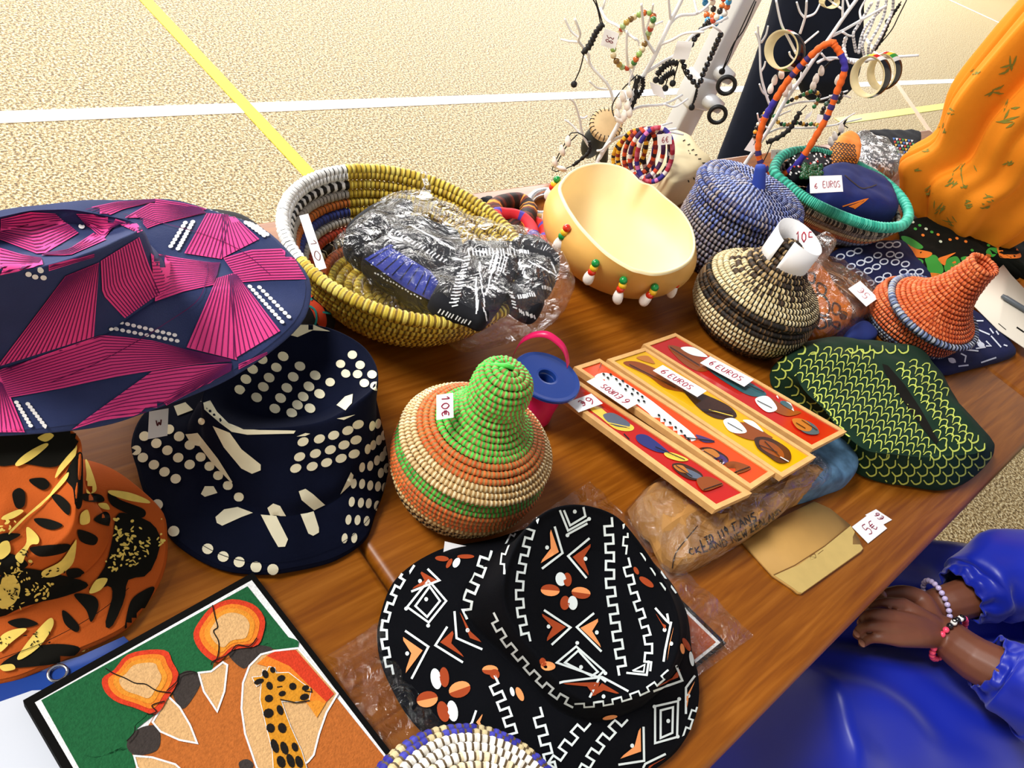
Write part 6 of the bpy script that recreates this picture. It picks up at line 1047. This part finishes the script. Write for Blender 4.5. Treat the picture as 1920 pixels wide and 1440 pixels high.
hoops('t1', [(830, 1160, 130, 205, 12, .0042, ['#b8344a', '#c85a70', '#b8344a', '#e8dcd8', '#3a2f8a', '#3a2f8a', '#d87ab8', '#3a2f8a'], -.035, 'wine red, violet and pink cord bangle at the front of the bunch'), (770, 1150, 120, 190, 15, .004, ['#e8e4de', '#4a2a5a', '#4a2a5a', '#d84a2a'], -.03, 'white and plum cord bangle in the bunch above the gourd'), (720, 1140, 110, 180, 18, .004, ['#d8562a', '#7a1f2a', '#d8562a', '#2a1a20'], -.022, 'orange and maroon cord bangle in the middle of the bunch'), (660, 1130, 95, 160, 22, .004, ['#e8b02a', '#2a1a18', '#e8b02a', '#8a2a1a'], -.015, 'yellow and dark cord bangle at the left of the bunch'),
             (850, 1150, 100, 180, 8, .0042, ['#1f1a24', '#1f1a24', '#d8d4d0'], -.01, 'black and white cord bangle inside the bunch'), (600, 1150, 70, 120, 25, .0038, ['#e8a81a', '#f0c03a', '#e8a81a', '#2a2018'], -.005, 'bright yellow cord bangle hanging farthest left in the bunch'), (880, 1170, 60, 190, 5, .0042, ['#7a2a34', '#7a2a34', '#2f2a7a', '#2f2a7a'], .01, 'maroon and blue cord bangle at the back right of the bunch')], bt1, '')
q = [upright(x, y, bt1, -.045) for x, y in T('t1', [(860, 1010), (945, 1000), (970, 1080), (840, 1090)])]; tgp = paper_tag('price_tag', None, q, [('6e', .3, .25, .8, .8)], ink='#a04050'); tag(tgp, 'pinkish price tag tied on the bunch of cord bangles', 'price tag')
q = [upright(x, y, bt1, 0) for x, y in T('t1', [(1000, 320), (1120, 300), (1080, 460), (960, 430)])]; tgp = paper_tag('price_tag', None, q, [], ink='#a04050'); tag(tgp, 'blank white tag among the black cords on the left tree', 'price tag')
q = [upright(x, y, bt1, 0) for x, y in T('t1', [(790, 620), (880, 640), (915, 750), (820, 700)])]; tgp = paper_tag('price_tag', None, q, [], ink='#a04050'); tag(tgp, 'blank white tag beside the cowrie bunch on the left tree', 'price tag')
# hide rattle, felt pouch behind the gourd
t = thing('hide_drum', 'small hide drum laced with black thread behind the gourd bowl', 'instrument', at(1140, 300, TZ)); dc = upright(1137, 232, bt1, .02); nrm = ray(1137, 232) * -1; nrm = nrm * .75 + np.array([0, 0, .5]); nrm /= np.linalg.norm(nrm); Rd = rotto(nrm)
g = G(); lathe(g, [(0, .002), (.026, .002), (.0285, 0), (.0285, -.012), (0, -.014)], 40, dc, Rd); g.build('hide', mat('drum_hide', '#d8b888', .7, var=.12, vscale=40), t)
for i in range(22):
    a = i / 22 * 6.283; g = G(); p = lambda r, z: dc + Rd @ np.array([r * math.cos(a), r * math.sin(a), z]); tube(g, [p(.023, .003), p(.029, .0005), p(.0294, -.008)], .0008, 5); g.build('lacing', cord, t)
g = G(); tube(g, [dc - nrm * .012, at(1128, 300, TZ + .003)], [.008, .012], 10); g.build('handle', mat('dark_calabash', '#23241f', .6, var=.2), t)
for i in range(26): pass
pt = upright(1112, 265, bt1, .03); g = G(); ball(g, pt, (.022, .018, .034), n=16, m=10); g.build('shaker_body', mat('dark_calabash', '#23241f', .6), t)
cloth('felt_pouch', T('t1', [(930, 1030), (1010, 1040), (1080, 1090), (1150, 1180), (1235, 1270), (1180, 1320), (1080, 1370), (960, 1400), (880, 1330), (900, 1150)]), TZ + .045, .04, [mat('cream_felt', '#ecdcb0', .9, var=.06, vscale=20), blk], 'cream felt pouch with black blanket stitches behind the gourd bowl', 'pouch',
      lambda D: [D.line(T('t1', [(x, y), (x + dx, y + dy)]), 1.8, 1) for x, y, dx, dy in ((1040, 1060, 18, -10), (1075, 1090, 20, -8), (1105, 1130, 20, -8), (1130, 1165, 18, -4), (1155, 1195, 22, -2), (1185, 1225, 22, -2), (1215, 1262, 20, 2), (1200, 1290, 8, 16), (1160, 1310, 8, 16), (1120, 1330, 8, 16), (1080, 1350, 6, 16), (1080, 1130, 6, 4), (1090, 1150, 5, 4))], zb=TZ + .001)
# right tree jewellery
def wood_bangle(k, cx, cy, rx, ry, an, wv, off, band, label):
    c, s = math.cos(math.radians(an)), math.sin(math.radians(an)); q = lambda f, dx, dy: [(cx + dx + rx * f * math.cos(a) * c - ry * f * math.sin(a) * s, cy + dy + rx * f * math.cos(a) * s + ry * f * math.sin(a) * c) for a in np.linspace(0, 6.283, 49)[:-1]]
    N_ = 48; P = lambda f, dx, dy, o: np.array([upright(x, y, bt2, off + o) for x, y in T(k, q(f, dx, dy))])
    A0, A1, B0, B1 = P(1, 0, 0, 0), P(.90, 0, 0, 0), P(1, wv[0], wv[1], .012), P(.90, wv[0], wv[1], .012)
    t = thing('bead_bangle', label, 'bracelet', A0.mean(0), 'wooden bangles on the right tree')
    g = G(); g.add(np.vstack([A0, A1, B1, B0]), [f_ for s0, s1 in ((0, 1), (1, 2)) for f_ in [(s0 * N_ + i, s0 * N_ + (i + 1) % N_, s1 * N_ + (i + 1) % N_, s1 * N_ + i) for i in range(N_)]]); g.build('wooden_ring', mat('pale_raw_wood', '#e4d3a4', .6, var=.08, vscale=50), t)
    g = G(); m = 6; V = [A0 + (B0 - A0) * j / m + (A0 - A0.mean(0)) * .05 * math.sin(math.pi * j / m) for j in range(m + 1)]; g.add(np.vstack(V), grid_faces(m + 1, N_), 0, [lin(band[(i // 2) % len(band)]) for j in range(m) for i in range(N_)]); g.build('beaded_band', bead_m, t, col=True)
KB = ['#15151a', '#15151a', '#15151a', '#d8d8d8', '#2f8a3a', '#e8c83a', '#c8281c', '#e8e8e8', '#15151a', '#15151a', '#15151a', '#15151a']
wood_bangle('t2', 500, 370, 128, 150, 12, (55, 18), -.03, KB, 'wooden bangle with beaded edge hanging at upper left of the right tree')
wood_bangle('t2', 1145, 575, 130, 160, 14, (50, -10), -.02, KB, 'wider wooden bangle with beaded band, front one of the pair at right')
wood_bangle('t2', 1250, 540, 108, 140, 14, (48, -14), .02, KB[::-1], 'wooden bangle with black and red beaded band, rear one of the pair at right')
wood_bangle('t2', 880, 20, 60, 46, -10, (-40, -12), .0, ['#e4d3a4', '#c8b888'], 'pale bangle cut by the top frame edge on the right tree')
ON = ['#e8641c'] * 6 + ['#3a2a6a', '#e8641c', '#3a2a6a', '#e8641c', '#3a2a6a'] + ['#e8641c'] * 5 + ['#3a2f9a'] * 4
P = np.array([upright(x, y, bt2, -.03) for x, y in t2([(880, 320), (800, 350), (720, 420), (640, 500), (560, 590), (490, 690), (430, 790), (380, 880), (340, 1000), (325, 1120), (345, 1220), (420, 1290), (500, 1310), (590, 1260), (680, 1150), (760, 1020), (830, 900), (880, 790), (920, 680), (960, 580), (975, 490), (940, 400), (900, 340)])])
Q = spl(P, 132, True); g = G(); tube(g, Q, .0062 + .0008 * np.sin(np.arange(132) * 1.9), 9, closed=True, col=[lin(ON[(j // 2) % len(ON)]) for j in range(132)]); o = g.build('cord_necklace', corda, col=True); tag(o, 'long orange wrapped cord necklace with violet bands on the right tree', 'necklace')
GB = ['#1f6a3a', '#15151a', '#c89a3a', '#15151a', '#2f7a4a', '#8a5a2a']
beads('t2', [(530, 770), (610, 735), (690, 700), (735, 685), (780, 710), (770, 760), (740, 810)], bt2, .0, GB, .0044, 'green and black bead strand across the middle of the right tree', 'bracelets on the trees', closed=False)
beads('t2', [(440, 860), (480, 920), (540, 935), (620, 920), (680, 935), (740, 930), (780, 950), (760, 1040), (700, 1130)], bt2, .01, GB + ['#e0b04a'], .0044, 'green and amber bead strand low on the right tree', 'bracelets on the trees', closed=False, tagpx=[(425, 1125), (562, 1120), (558, 1195), (418, 1190)], txt=[('10e', .25, .3, .8, .75)])
beads('t2', [(950, 690), (930, 760), (860, 760), (820, 810), (800, 870)], bt2, .015, ['#15151a', '#2a2420', '#3a5a4a'], .0048, 'dark bead strand beside the orange necklace', 'bracelets on the trees', closed=False)
beads('t2', [(400, 820), (350, 890), (315, 960), (300, 1020), (330, 1060)], bt2, -.01, ['#15151a', '#e8a02a', '#15151a', '#c83a1c', '#e8e0d0'], .0044, 'black, amber and red bead strand at the left of the right tree', 'bracelets on the trees', closed=False)
knots('t2', [[(640, 840), (600, 910), (560, 970), (480, 1030), (390, 1070)]], bt2, -.015, .0048, 'black knotted cord bracelet slanting across the right tree', tails=[[(690, 790), (640, 840)], [(440, 1040), (400, 1140), (340, 1260)]], balls=[(330, 1275)])
knots('t2', [[(980, 900), (960, 960), (930, 1010), (880, 1060)]], bt2, .04, .0022, 'cowrie bracelet at the right end of the low branches', shells=[(950, 960, 60), (900, 1020, 50), (870, 1060, 50)], tails=[[(1000, 880), (930, 1000)], [(960, 930), (1000, 960)]])
knots('t2', [[(480, 540), (440, 620), (420, 680)]], bt2, .0, .0016, 'string of grey cowries at the left of the right tree', shells=[(500, 555, 60), (450, 600, 70), (420, 665, 70), (560, 640, 60), (530, 690, 60)], tails=[[(540, 520), (430, 640), (410, 700)]])
knots('t2', [[(870, 460), (800, 530), (750, 600)]], bt2, .02, .0016, 'string of grey cowries inside the orange necklace', shells=[(800, 530, 60), (760, 590, 70), (740, 640, 70), (925, 600, 70)], tails=[[(880, 450), (750, 610)]])
SL = ['#e8e8ec', '#b8b8c0', '#f4f4f6', '#8a8a94']
for i, (q, lb) in enumerate((([(1180, 20), (1120, 120), (1070, 200), (1040, 260), (1060, 390)], 'leftmost'), ([(1230, 0), (1200, 120), (1160, 220), (1110, 330), (1120, 410)], 'third from left'), ([(1290, -10), (1270, 110), (1220, 220), (1160, 330), (1150, 420)], 'fourth from left'), ([(1340, -20), (1330, 90), (1280, 200), (1230, 300), (1170, 400)], 'rightmost'), ([(1260, 60), (1150, 180), (1100, 280), (1080, 400)], 'second from left'))):
    beads('t2', q, bt2, .03 + .006 * i, SL, .0028, lb + ' silver bead chain of the bunch on the right tree', 'silver chains on the right tree', closed=False, name='bead_chain', n=34)
beads('t2', [(985, 280), (970, 340), (975, 400), (1000, 450), (1060, 470), (1110, 455)], bt2, .01, ['#f4f4f6', '#e4e4ea'], .004, 'white bead strand looped on the right branch', 'bracelets on the trees', closed=False)
knots('t2', [[(1310, 150), (1290, 210), (1250, 300), (1200, 380)], [(1390, 30), (1330, 120), (1300, 170)]], bt2, .06, .0028, 'black and brown cord strand at the right of the silver chains', tails=[[(1440, 0), (1380, 120), (1330, 220), (1250, 320)], [(1400, 10), (1300, 160)]], balls=[(1140, 448), (1300, 160)])
q = [upright(x, y, bt2, -.02) for x, y in t2([(290, 1035), (355, 1045), (300, 1150), (215, 1120)])]; tgp = paper_tag('price_tag', None, q, [('1', .4, .2, .6, .5)], ink='#303850'); tag(tgp, 'white tag at the foot of the right tree', 'price tag')
for i, (q, lb) in enumerate((([(690, 860), (735, 830), (720, 870), (665, 910)], 'small white tag on the dark cord of the right tree'), ([(770, 850), (815, 870), (800, 920), (760, 925)], 'small white tag next to the orange necklace'))):
    tgp = paper_tag('price_tag', None, [upright(x, y, bt2, 0) for x, y in t2(q)], []); tag(tgp, lb, 'price tag')

# ---------------------------------------------------------------- people
t8 = lambda pts: T('t8', pts)
def limb(g, P, R, n=14, sub=4):                        # tapered limb with rounded ends
    P = np.array(P, float); R = np.array(R, float); k = len(P); m = (k - 1) * sub + 1
    Q = spl(np.c_[P, R], m) if k > 2 else np.c_[P, R][[0, 1]] if sub == 1 else np.array([np.r_[P[0], R[0]] * (1 - t) + np.r_[P[1], R[1]] * t for t in np.linspace(0, 1, m)])
    tube(g, Q[:, :3], np.maximum(Q[:, 3], .002), n); ball(g, Q[0, :3], Q[0, 3], n=12, m=8); ball(g, Q[-1, :3], Q[-1, 3], n=12, m=8)
def weld(g, name, m, parent, vox, smooth=6):           # fuse the pieces into one continuous skin
    o = g.build(name, m, parent); r = o.modifiers.new('fuse', 'REMESH'); r.mode = 'VOXEL'; r.voxel_size = vox; r.use_smooth_shade = True
    s = o.modifiers.new('soft', 'SMOOTH'); s.iterations = smooth; s.factor = .5; return o
skin = mat('dark_brown_skin', '#6b3d2a', .48, .45, var=.07, vscale=30, bump=.05, bscale=900); nail = mat('finger_nail', '#a8725c', .3, .5)
H = at(1700, 1170, .62); fd = at(1500, 1170, .62) - H; fd /= np.linalg.norm(fd); rd = np.array([fd[1], -fd[0], 0]); O = H - fd * .36; O[2] = 0
L = lambda f, r, z: O + fd * f + rd * r + np.array([0, 0, z])
pz = lambda k, x, y, z: at(*T(k, [(x, y)])[0], z)
t = thing('person', 'seated person in a shiny royal blue dress with folded hands and beaded bracelets', 'person', O)
g = G()
limb(g, [L(-.02, 0, .56), L(-.04, 0, .72), L(-.05, 0, .88), L(-.05, 0, .97)], [.13, .115, .13, .08]); limb(g, [L(-.05, -.16, .96), L(-.05, 0, .985), L(-.05, .16, .96)], [.05, .06, .05])
limb(g, [L(-.05, 0, .97), L(-.03, 0, 1.06)], [.05, .048]); hc = L(-.01, 0, 1.17); ball(g, hc, (.078, .092, .11), n=20, m=14, M=np.stack([rd, fd, np.array([0, 0, 1.])], 1)); ball(g, L(.035, 0, 1.13), (.06), n=14, m=10)
limb(g, [L(.075, 0, 1.18), L(.095, 0, 1.155)], [.011, .017]); limb(g, [L(.083, -.018, 1.115), L(.083, .018, 1.115)], [.009, .009])
for s in (-1, 1):
    limb(g, [L(-.01, s * .079, 1.19), L(-.015, s * .082, 1.15)], [.014, .01]); ball(g, L(.07, s * .03, 1.185), .013)
    xo = .10 if s < 0 else .072
    limb(g, [L(0, s * .085, .53), L(.25, s * xo, .535), L(.47, s * xo, .53)], [.085, .078, .058]); limb(g, [L(.47, s * xo, .52), L(.46, s * .10, .3), L(.44, s * .10, .08)], [.055, .05, .035]); limb(g, [L(.42, s * .10, .045), L(.50, s * .10, .035), L(.59, s * .105, .025)], [.035, .032, .02])
# left arm (near) and hand laid over the right
le = at(2080, 1330, .715); lw = pz('t8', 1290, 690, .668)
limb(g, [L(-.05, -.17, .95), L(-.08, -.22, .84), le], [.048, .042, .036]); limb(g, [le, pz('t8', 1560, 880, .69), lw], [.036, .029, .0235])
ps = lambda L_: [pz('t8', x, y, z) for x, y, z in L_]
for kn, fs in (((1060, 525, .677), [(960, 512, .677), (905, 522, .668), (862, 548, .657)]), ((1005, 590, .679), [(905, 572, .678), (850, 590, .668), (822, 630, .655)]), ((1000, 655, .677), [(890, 640, .674), (830, 650, .664), (800, 690, .652)]), ((1035, 715, .672), [(935, 708, .667), (872, 712, .658), (832, 738, .648)])):
    limb(g, [lw, pz('t8', (kn[0] + 1290) / 2, kn[1] * .5 + 690 * .5, .676), pz('t8', *kn)], [.0165, .0135, .0098]); limb(g, [pz('t8', *kn)] + ps(fs), [.0094, .0070, .0064, .0056])
limb(g, ps([(1230, 640, .668), (1170, 500, .668), (1060, 452, .665), (955, 462, .655)]), [.016, .0125, .0098, .0075])
# right arm (far) and hand
re = at(2060, 1040, .73); rw = pz('t8', 1265, 520, .645)
limb(g, [L(-.05, .17, .95), L(-.08, .22, .84), re], [.048, .042, .036]); limb(g, [re, pz('t8', 1400, 490, .66), rw], [.036, .027, .0235])
for kn, fs in (((1060, 600, .645), [(960, 620, .645), (900, 640, .638), (860, 660, .632)]), ((1070, 560, .646), [(950, 560, .647), (880, 580, .64), (840, 600, .632)]), ((1085, 520, .645), [(960, 500, .648), (900, 500, .641), (860, 510, .635)]), ((1110, 490, .643), [(1010, 475, .645), (950, 478, .640), (905, 490, .634)])):
    limb(g, [rw, pz('t8', *kn)], [.017, .0115]); limb(g, [pz('t8', *kn)] + ps(fs), [.0105, .0088, .008, .0066])
limb(g, ps([(1200, 590, .635), (1120, 660, .635), (1020, 680, .637)]), [.015, .0118, .0085])
weld(g, 'body', skin, t, .0023, 3)
for x, y, z in ((858, 552, .663), (818, 628, .661), (798, 684, .658), (828, 738, .654), (952, 460, .6615)):
    g = G(); ball(g, pz('t8', x, y, z), (.0042, .0055, .0016), n=10, m=6, M=np.stack([fd, rd, np.array([0, 0, 1.])], 1)); g.build('finger_nail', nail, t)
for s in (-1, 1):
    g = G(); ball(g, L(.079, s * .031, 1.186), .008); g.build('eye', mat('dark_eye', '#20140f', .2), t)
g = G(); ball(g, L(-.035, 0, 1.205), (.09, .092, .095), n=20, m=12); g.build('hair', mat('black_hair', '#0c0a0a', .7, bump=.5, bscale=120), t)
satin = mat('royal_blue_satin', '#081f9c', .38, .35, var=.10, vscale=6, sheen=.15)
# skirt laid over the lap, falling at both sides and at the knees
nf, nr = 110, 120; V = []
for i in range(nf):
    f_ = -.16 + .90 * i / (nf - 1)
    for j in range(nr):
        r_ = -.55 + .735 * j / (nr - 1)
        th = .085 + .012 * (1 - f_ / .5)
        zz = [.53 + math.sqrt(max(0, 1 - ((r_ - c) / (th + .03)) ** 2)) * (th + .012) if abs(r_ - c) < th + .03 else 0 for c in (-.10, .07)]
        z = max(zz + [.585 - .2 * abs(r_)]) if -.12 < r_ < .12 else max(zz)
        if r_ < -.10: z = max(z, .615 - .28 * max(0, -r_ - .12) - 2.2 * max(0, -r_ - .42) ** 1.2)
        if r_ > .14: z = min(z, .60 - 7 * (r_ - .14))
        if f_ > .54: z = z - (f_ - .54) * 3.0 * (1 + (f_ - .54) * 4)
        p = Vector((f_ * 5, r_ * 9, 1)); fold = .016 * noise.noise(Vector((f_ * 4 + r_ * 6, r_ * 16 - f_ * 7, 2))) + .006 * noise.noise(Vector((f_ * 16, r_ * 7, 5)))
        fold += .0055 * math.sin(58 * (f_ * .7 - r_) + 3 * noise.noise(p)) * min(1, max(0, (-r_ + .02) * 6))
        V.append(L(f_, r_, max(.25, z + fold)))
g = G(); g.add(V, grid_faces(nf, nr, False)); o = g.build('dress_skirt', satin, t); o.modifiers.new('s', 'SOLIDIFY').thickness = .003; o.modifiers['s'].offset = -1
g = G(); D = None
g = G(); a = np.arange(60) / 60 * 2 * np.pi; rg = lambda z, rx, ry, f0: np.array([L(f0 + ry * math.sin(q) * (1 + .03 * math.sin(9 * q)), rx * math.cos(q), z) for q in a])
loft(g, [rg(.56, .19, .16, -.02), rg(.62, .17, .15, -.03), rg(.74, .145, .125, -.04), rg(.88, .18, .135, -.05), rg(.97, .20, .085, -.05), rg(1.01, .15, .07, -.05), rg(1.03, .075, .062, -.045)], 5, cap=False, wr=.006, ws=12); g.build('dress_bodice', satin, t)
def sleeve(path, R, fr, nm, n=48):
    P = np.array(path); m = 40; Q = spl(np.c_[P, np.array(R)], m); g = G(); C_ = Q[:, :3]; V = []; u = None
    for i in range(m):
        tn = C_[min(i + 1, m - 1)] - C_[max(i - 1, 0)]; tn /= np.linalg.norm(tn); u = np.cross(tn, (0, 0, 1)) if u is None else u - tn * (u @ tn); u /= np.linalg.norm(u); v = np.cross(tn, u)
        for j in range(n):
            q = j / n * 6.283; gather = max(0, 1 - (m - 1 - i) / 9.); w_ = 1 + .10 * gather * math.sin(q * 11) + .055 * noise.noise(Vector((i * .3, math.cos(q) * 1.6, math.sin(q) * 1.6 + fr))) * 3.2 + .03 * math.sin(i * .8 + q * 2)
            V.append(C_[i] + Q[i, 3] * w_ * (u * math.cos(q) + v * math.sin(q)))
    g.add(V, grid_faces(m, n)); o = g.build(nm, satin, t); o.modifiers.new('s', 'SOLIDIFY').thickness = .002
sleeve([L(-.05, -.12, .965), L(-.07, -.21, .89), le, pz('t8', 1800, 1000, .70), pz('t8', 1620, 900, .692), pz('t8', 1530, 845, .69)], [.075, .082, .07, .052, .04, .034], 1, 'sleeve')
sleeve([L(-.05, .12, .965), L(-.07, .21, .89), re, pz('t8', 1610, 360, .69), pz('t8', 1460, 440, .672), pz('t8', 1385, 478, .664)], [.075, .082, .07, .056, .045, .034], 7, 'sleeve')
def wrist_beads(c, ax, r, br, m, colf, nm, squash=.95):
    ax = ax / np.linalg.norm(ax); u = np.cross(ax, (0, 0, 1)); u /= np.linalg.norm(u); v = np.cross(u, ax); v = v if v[2] > 0 else -v; me = {}
    bt = bpy.data.objects.new(nm, None); C.objects.link(bt); bt.parent = t; bt.location = Vector([float(x) for x in c]) - t.location
    for i in range(m):
        q = i / m * 6.283; p = c + r * (u * math.cos(q) + v * math.sin(q) * squash); g = G(); cc = colf(i)
        ball(g, p, br, 0, lin(cc), 10, 7); o = g.build('bead', bead_m, bt, col=True)
        if cc == '#f4f4f2':
            nn = u * math.cos(q) + v * math.sin(q); pp = p + nn * br; tx = np.cross(nn, ax); gg = G(); tube(gg, [pp + .0022 * (ax * math.cos(w_) + tx * math.sin(w_)) for w_ in np.linspace(0, 6.283, 13)[:-1]], .0007, 5, closed=True); gg.build('bead_letter', blk, bt)
wrist_beads(pz('t8', 1318, 712, .670), lw - pz('t8', 1560, 880, .69), .0325, .0040, 27, lambda i: '#f4f4f2' if i in (6, 8) else '#15151a' if i in (5, 7, 9) else '#f04a6e', 'bracelet')
wrist_beads(pz('t8', 1245, 512, .646), rw - pz('t8', 1400, 490, .66), .0305, .0038, 24, lambda i: '#c8b8e0', 'bracelet')
# black chair below
t = thing('chair', 'black padded chair under the person in the blue dress', 'chair', O)
bk = mat('black_vinyl', '#0c0d10', .6); g = G()
def lbox(g, f0, f1, r0, r1, z0, z1, bev=.01):
    M = np.eye(4); M[:3, 0] = fd; M[:3, 1] = rd; M[:3, 2] = (0, 0, 1); M[:3, 3] = O; box(g, (f0, r0, z0), (f1, r1, z1), bev, M=M)
lbox(g, -.22, .26, -.24, .27, .40, .445, .018); g.build('seat', bk, t)
g = G(); lbox(g, -.27, -.235, -.22, .25, .60, .86, .015); g.build('backrest', bk, t)
for f0, r0 in ((-.2, -.21), (-.2, .23), (.22, -.21), (.22, .23)):
    g = G(); tube(g, [L(f0, r0, .41), L(f0 * 1.08, r0 * 1.05, 0)], .012, 10); g.build('leg', steel, t)
for r0 in (-.21, .23): g = G(); tube(g, [L(-.2, r0, .41), L(-.255, r0, .62)], .012, 10); g.build('back_post', steel, t)

# --- person in dark clothes behind the table
b2 = np.array([3.12, 1.52, 0.]); U = lambda x, y, o=0.0: upright(x, y, b2, o)
t = thing('person', 'standing person in dark navy trousers beyond the metal post', 'person', b2)
dk = mat('dark_navy_trousers', '#0e1526', .85, .2, var=.12, vscale=12); sh = mat('black_leather', '#0a0a0c', .4)
hip = U(1535, -40); kn1 = U(1448, 130, -.02); an1 = U(1352, 345, 0); an1[2] = max(an1[2], .09); kn2 = U(1552, 140, .06); an2 = kn2 + np.array([.30, .32, -.05]) 
wv = np.array([.55, -.83, 0]) * .0
g = G(); up_ = np.array([0, 0, 1.]); sd = np.array([.43, -.90, 0])
limb(g, [hip, hip + up_ * .25, hip + up_ * .48, hip + up_ * .55], [.14, .125, .15, .09]); limb(g, [hip + up_ * .5 - sd * .18, hip + up_ * .53, hip + up_ * .5 + sd * .18], [.055, .07, .055]); limb(g, [hip + up_ * .55, hip + up_ * .64], [.055, .052])
ball(g, hip + up_ * .76, (.085, .085, .115), n=20, m=12)
for s in (-1, 1): limb(g, [hip + up_ * .5 + sd * s * .19, hip + up_ * .22 + sd * s * .25, hip + up_ * .24 + sd * s * .15 + np.array([-.22, -.1, 0])], [.05, .042, .03]); limb(g, [hip + up_ * .24 + sd * s * .15 + np.array([-.22, -.1, 0]), hip + up_ * .25 + sd * s * .11 + np.array([-.31, -.14, 0])], [.035, .025])
limb(g, [hip - up_ * .02, kn1, an1], [.10, .06, .045]); limb(g, [hip - up_ * .02, kn2, an2], [.10, .06, .045]); limb(g, [an1, an1 + np.array([-.14, -.06, -.05])], [.045, .035]); limb(g, [an2, an2 + np.array([.06, .05, -.13])], [.045, .03])
weld(g, 'body', skin, t, .012, 4)
g = G(); limb(g, [hip + up_ * .06, hip, hip - up_ * .02 + (kn1 - hip) * .3, kn1, an1 + up_ * .02], [.15, .165, .125, .085, .075]); limb(g, [hip, hip + (kn2 - hip) * .4, kn2, kn2 * .5 + an2 * .5, an2 * .9 + kn2 * .1], [.16, .15, .12, .085, .07]); weld(g, 'trousers', dk, t, .012, 5)
g = G(); limb(g, [hip + up_ * .02, hip + up_ * .25, hip + up_ * .48, hip + up_ * .57], [.165, .15, .17, .08])
for s in (-1, 1): limb(g, [hip + up_ * .5 + sd * s * .17, hip + up_ * .22 + sd * s * .25, hip + up_ * .24 + sd * s * .15 + np.array([-.2, -.09, 0])], [.07, .06, .045])
weld(g, 'jacket', mat('black_jacket', '#101114', .8), t, .014, 5)
for a_, d_ in ((an1, np.array([-.17, -.07, -.055])), (an2, np.array([.06, .05, -.15]))): g = G(); limb(g, [a_ - up_ * .02, a_ + d_ * .6, a_ + d_], [.052, .046, .032]); weld(g, 'shoe', sh, t, .01, 4)
g = G(); ball(g, hip + up_ * .79 + np.array([.02, .02, 0]), (.095, .095, .11), n=20, m=12); g.build('hair', mat('black_hair', '#0c0a0a', .7), t)
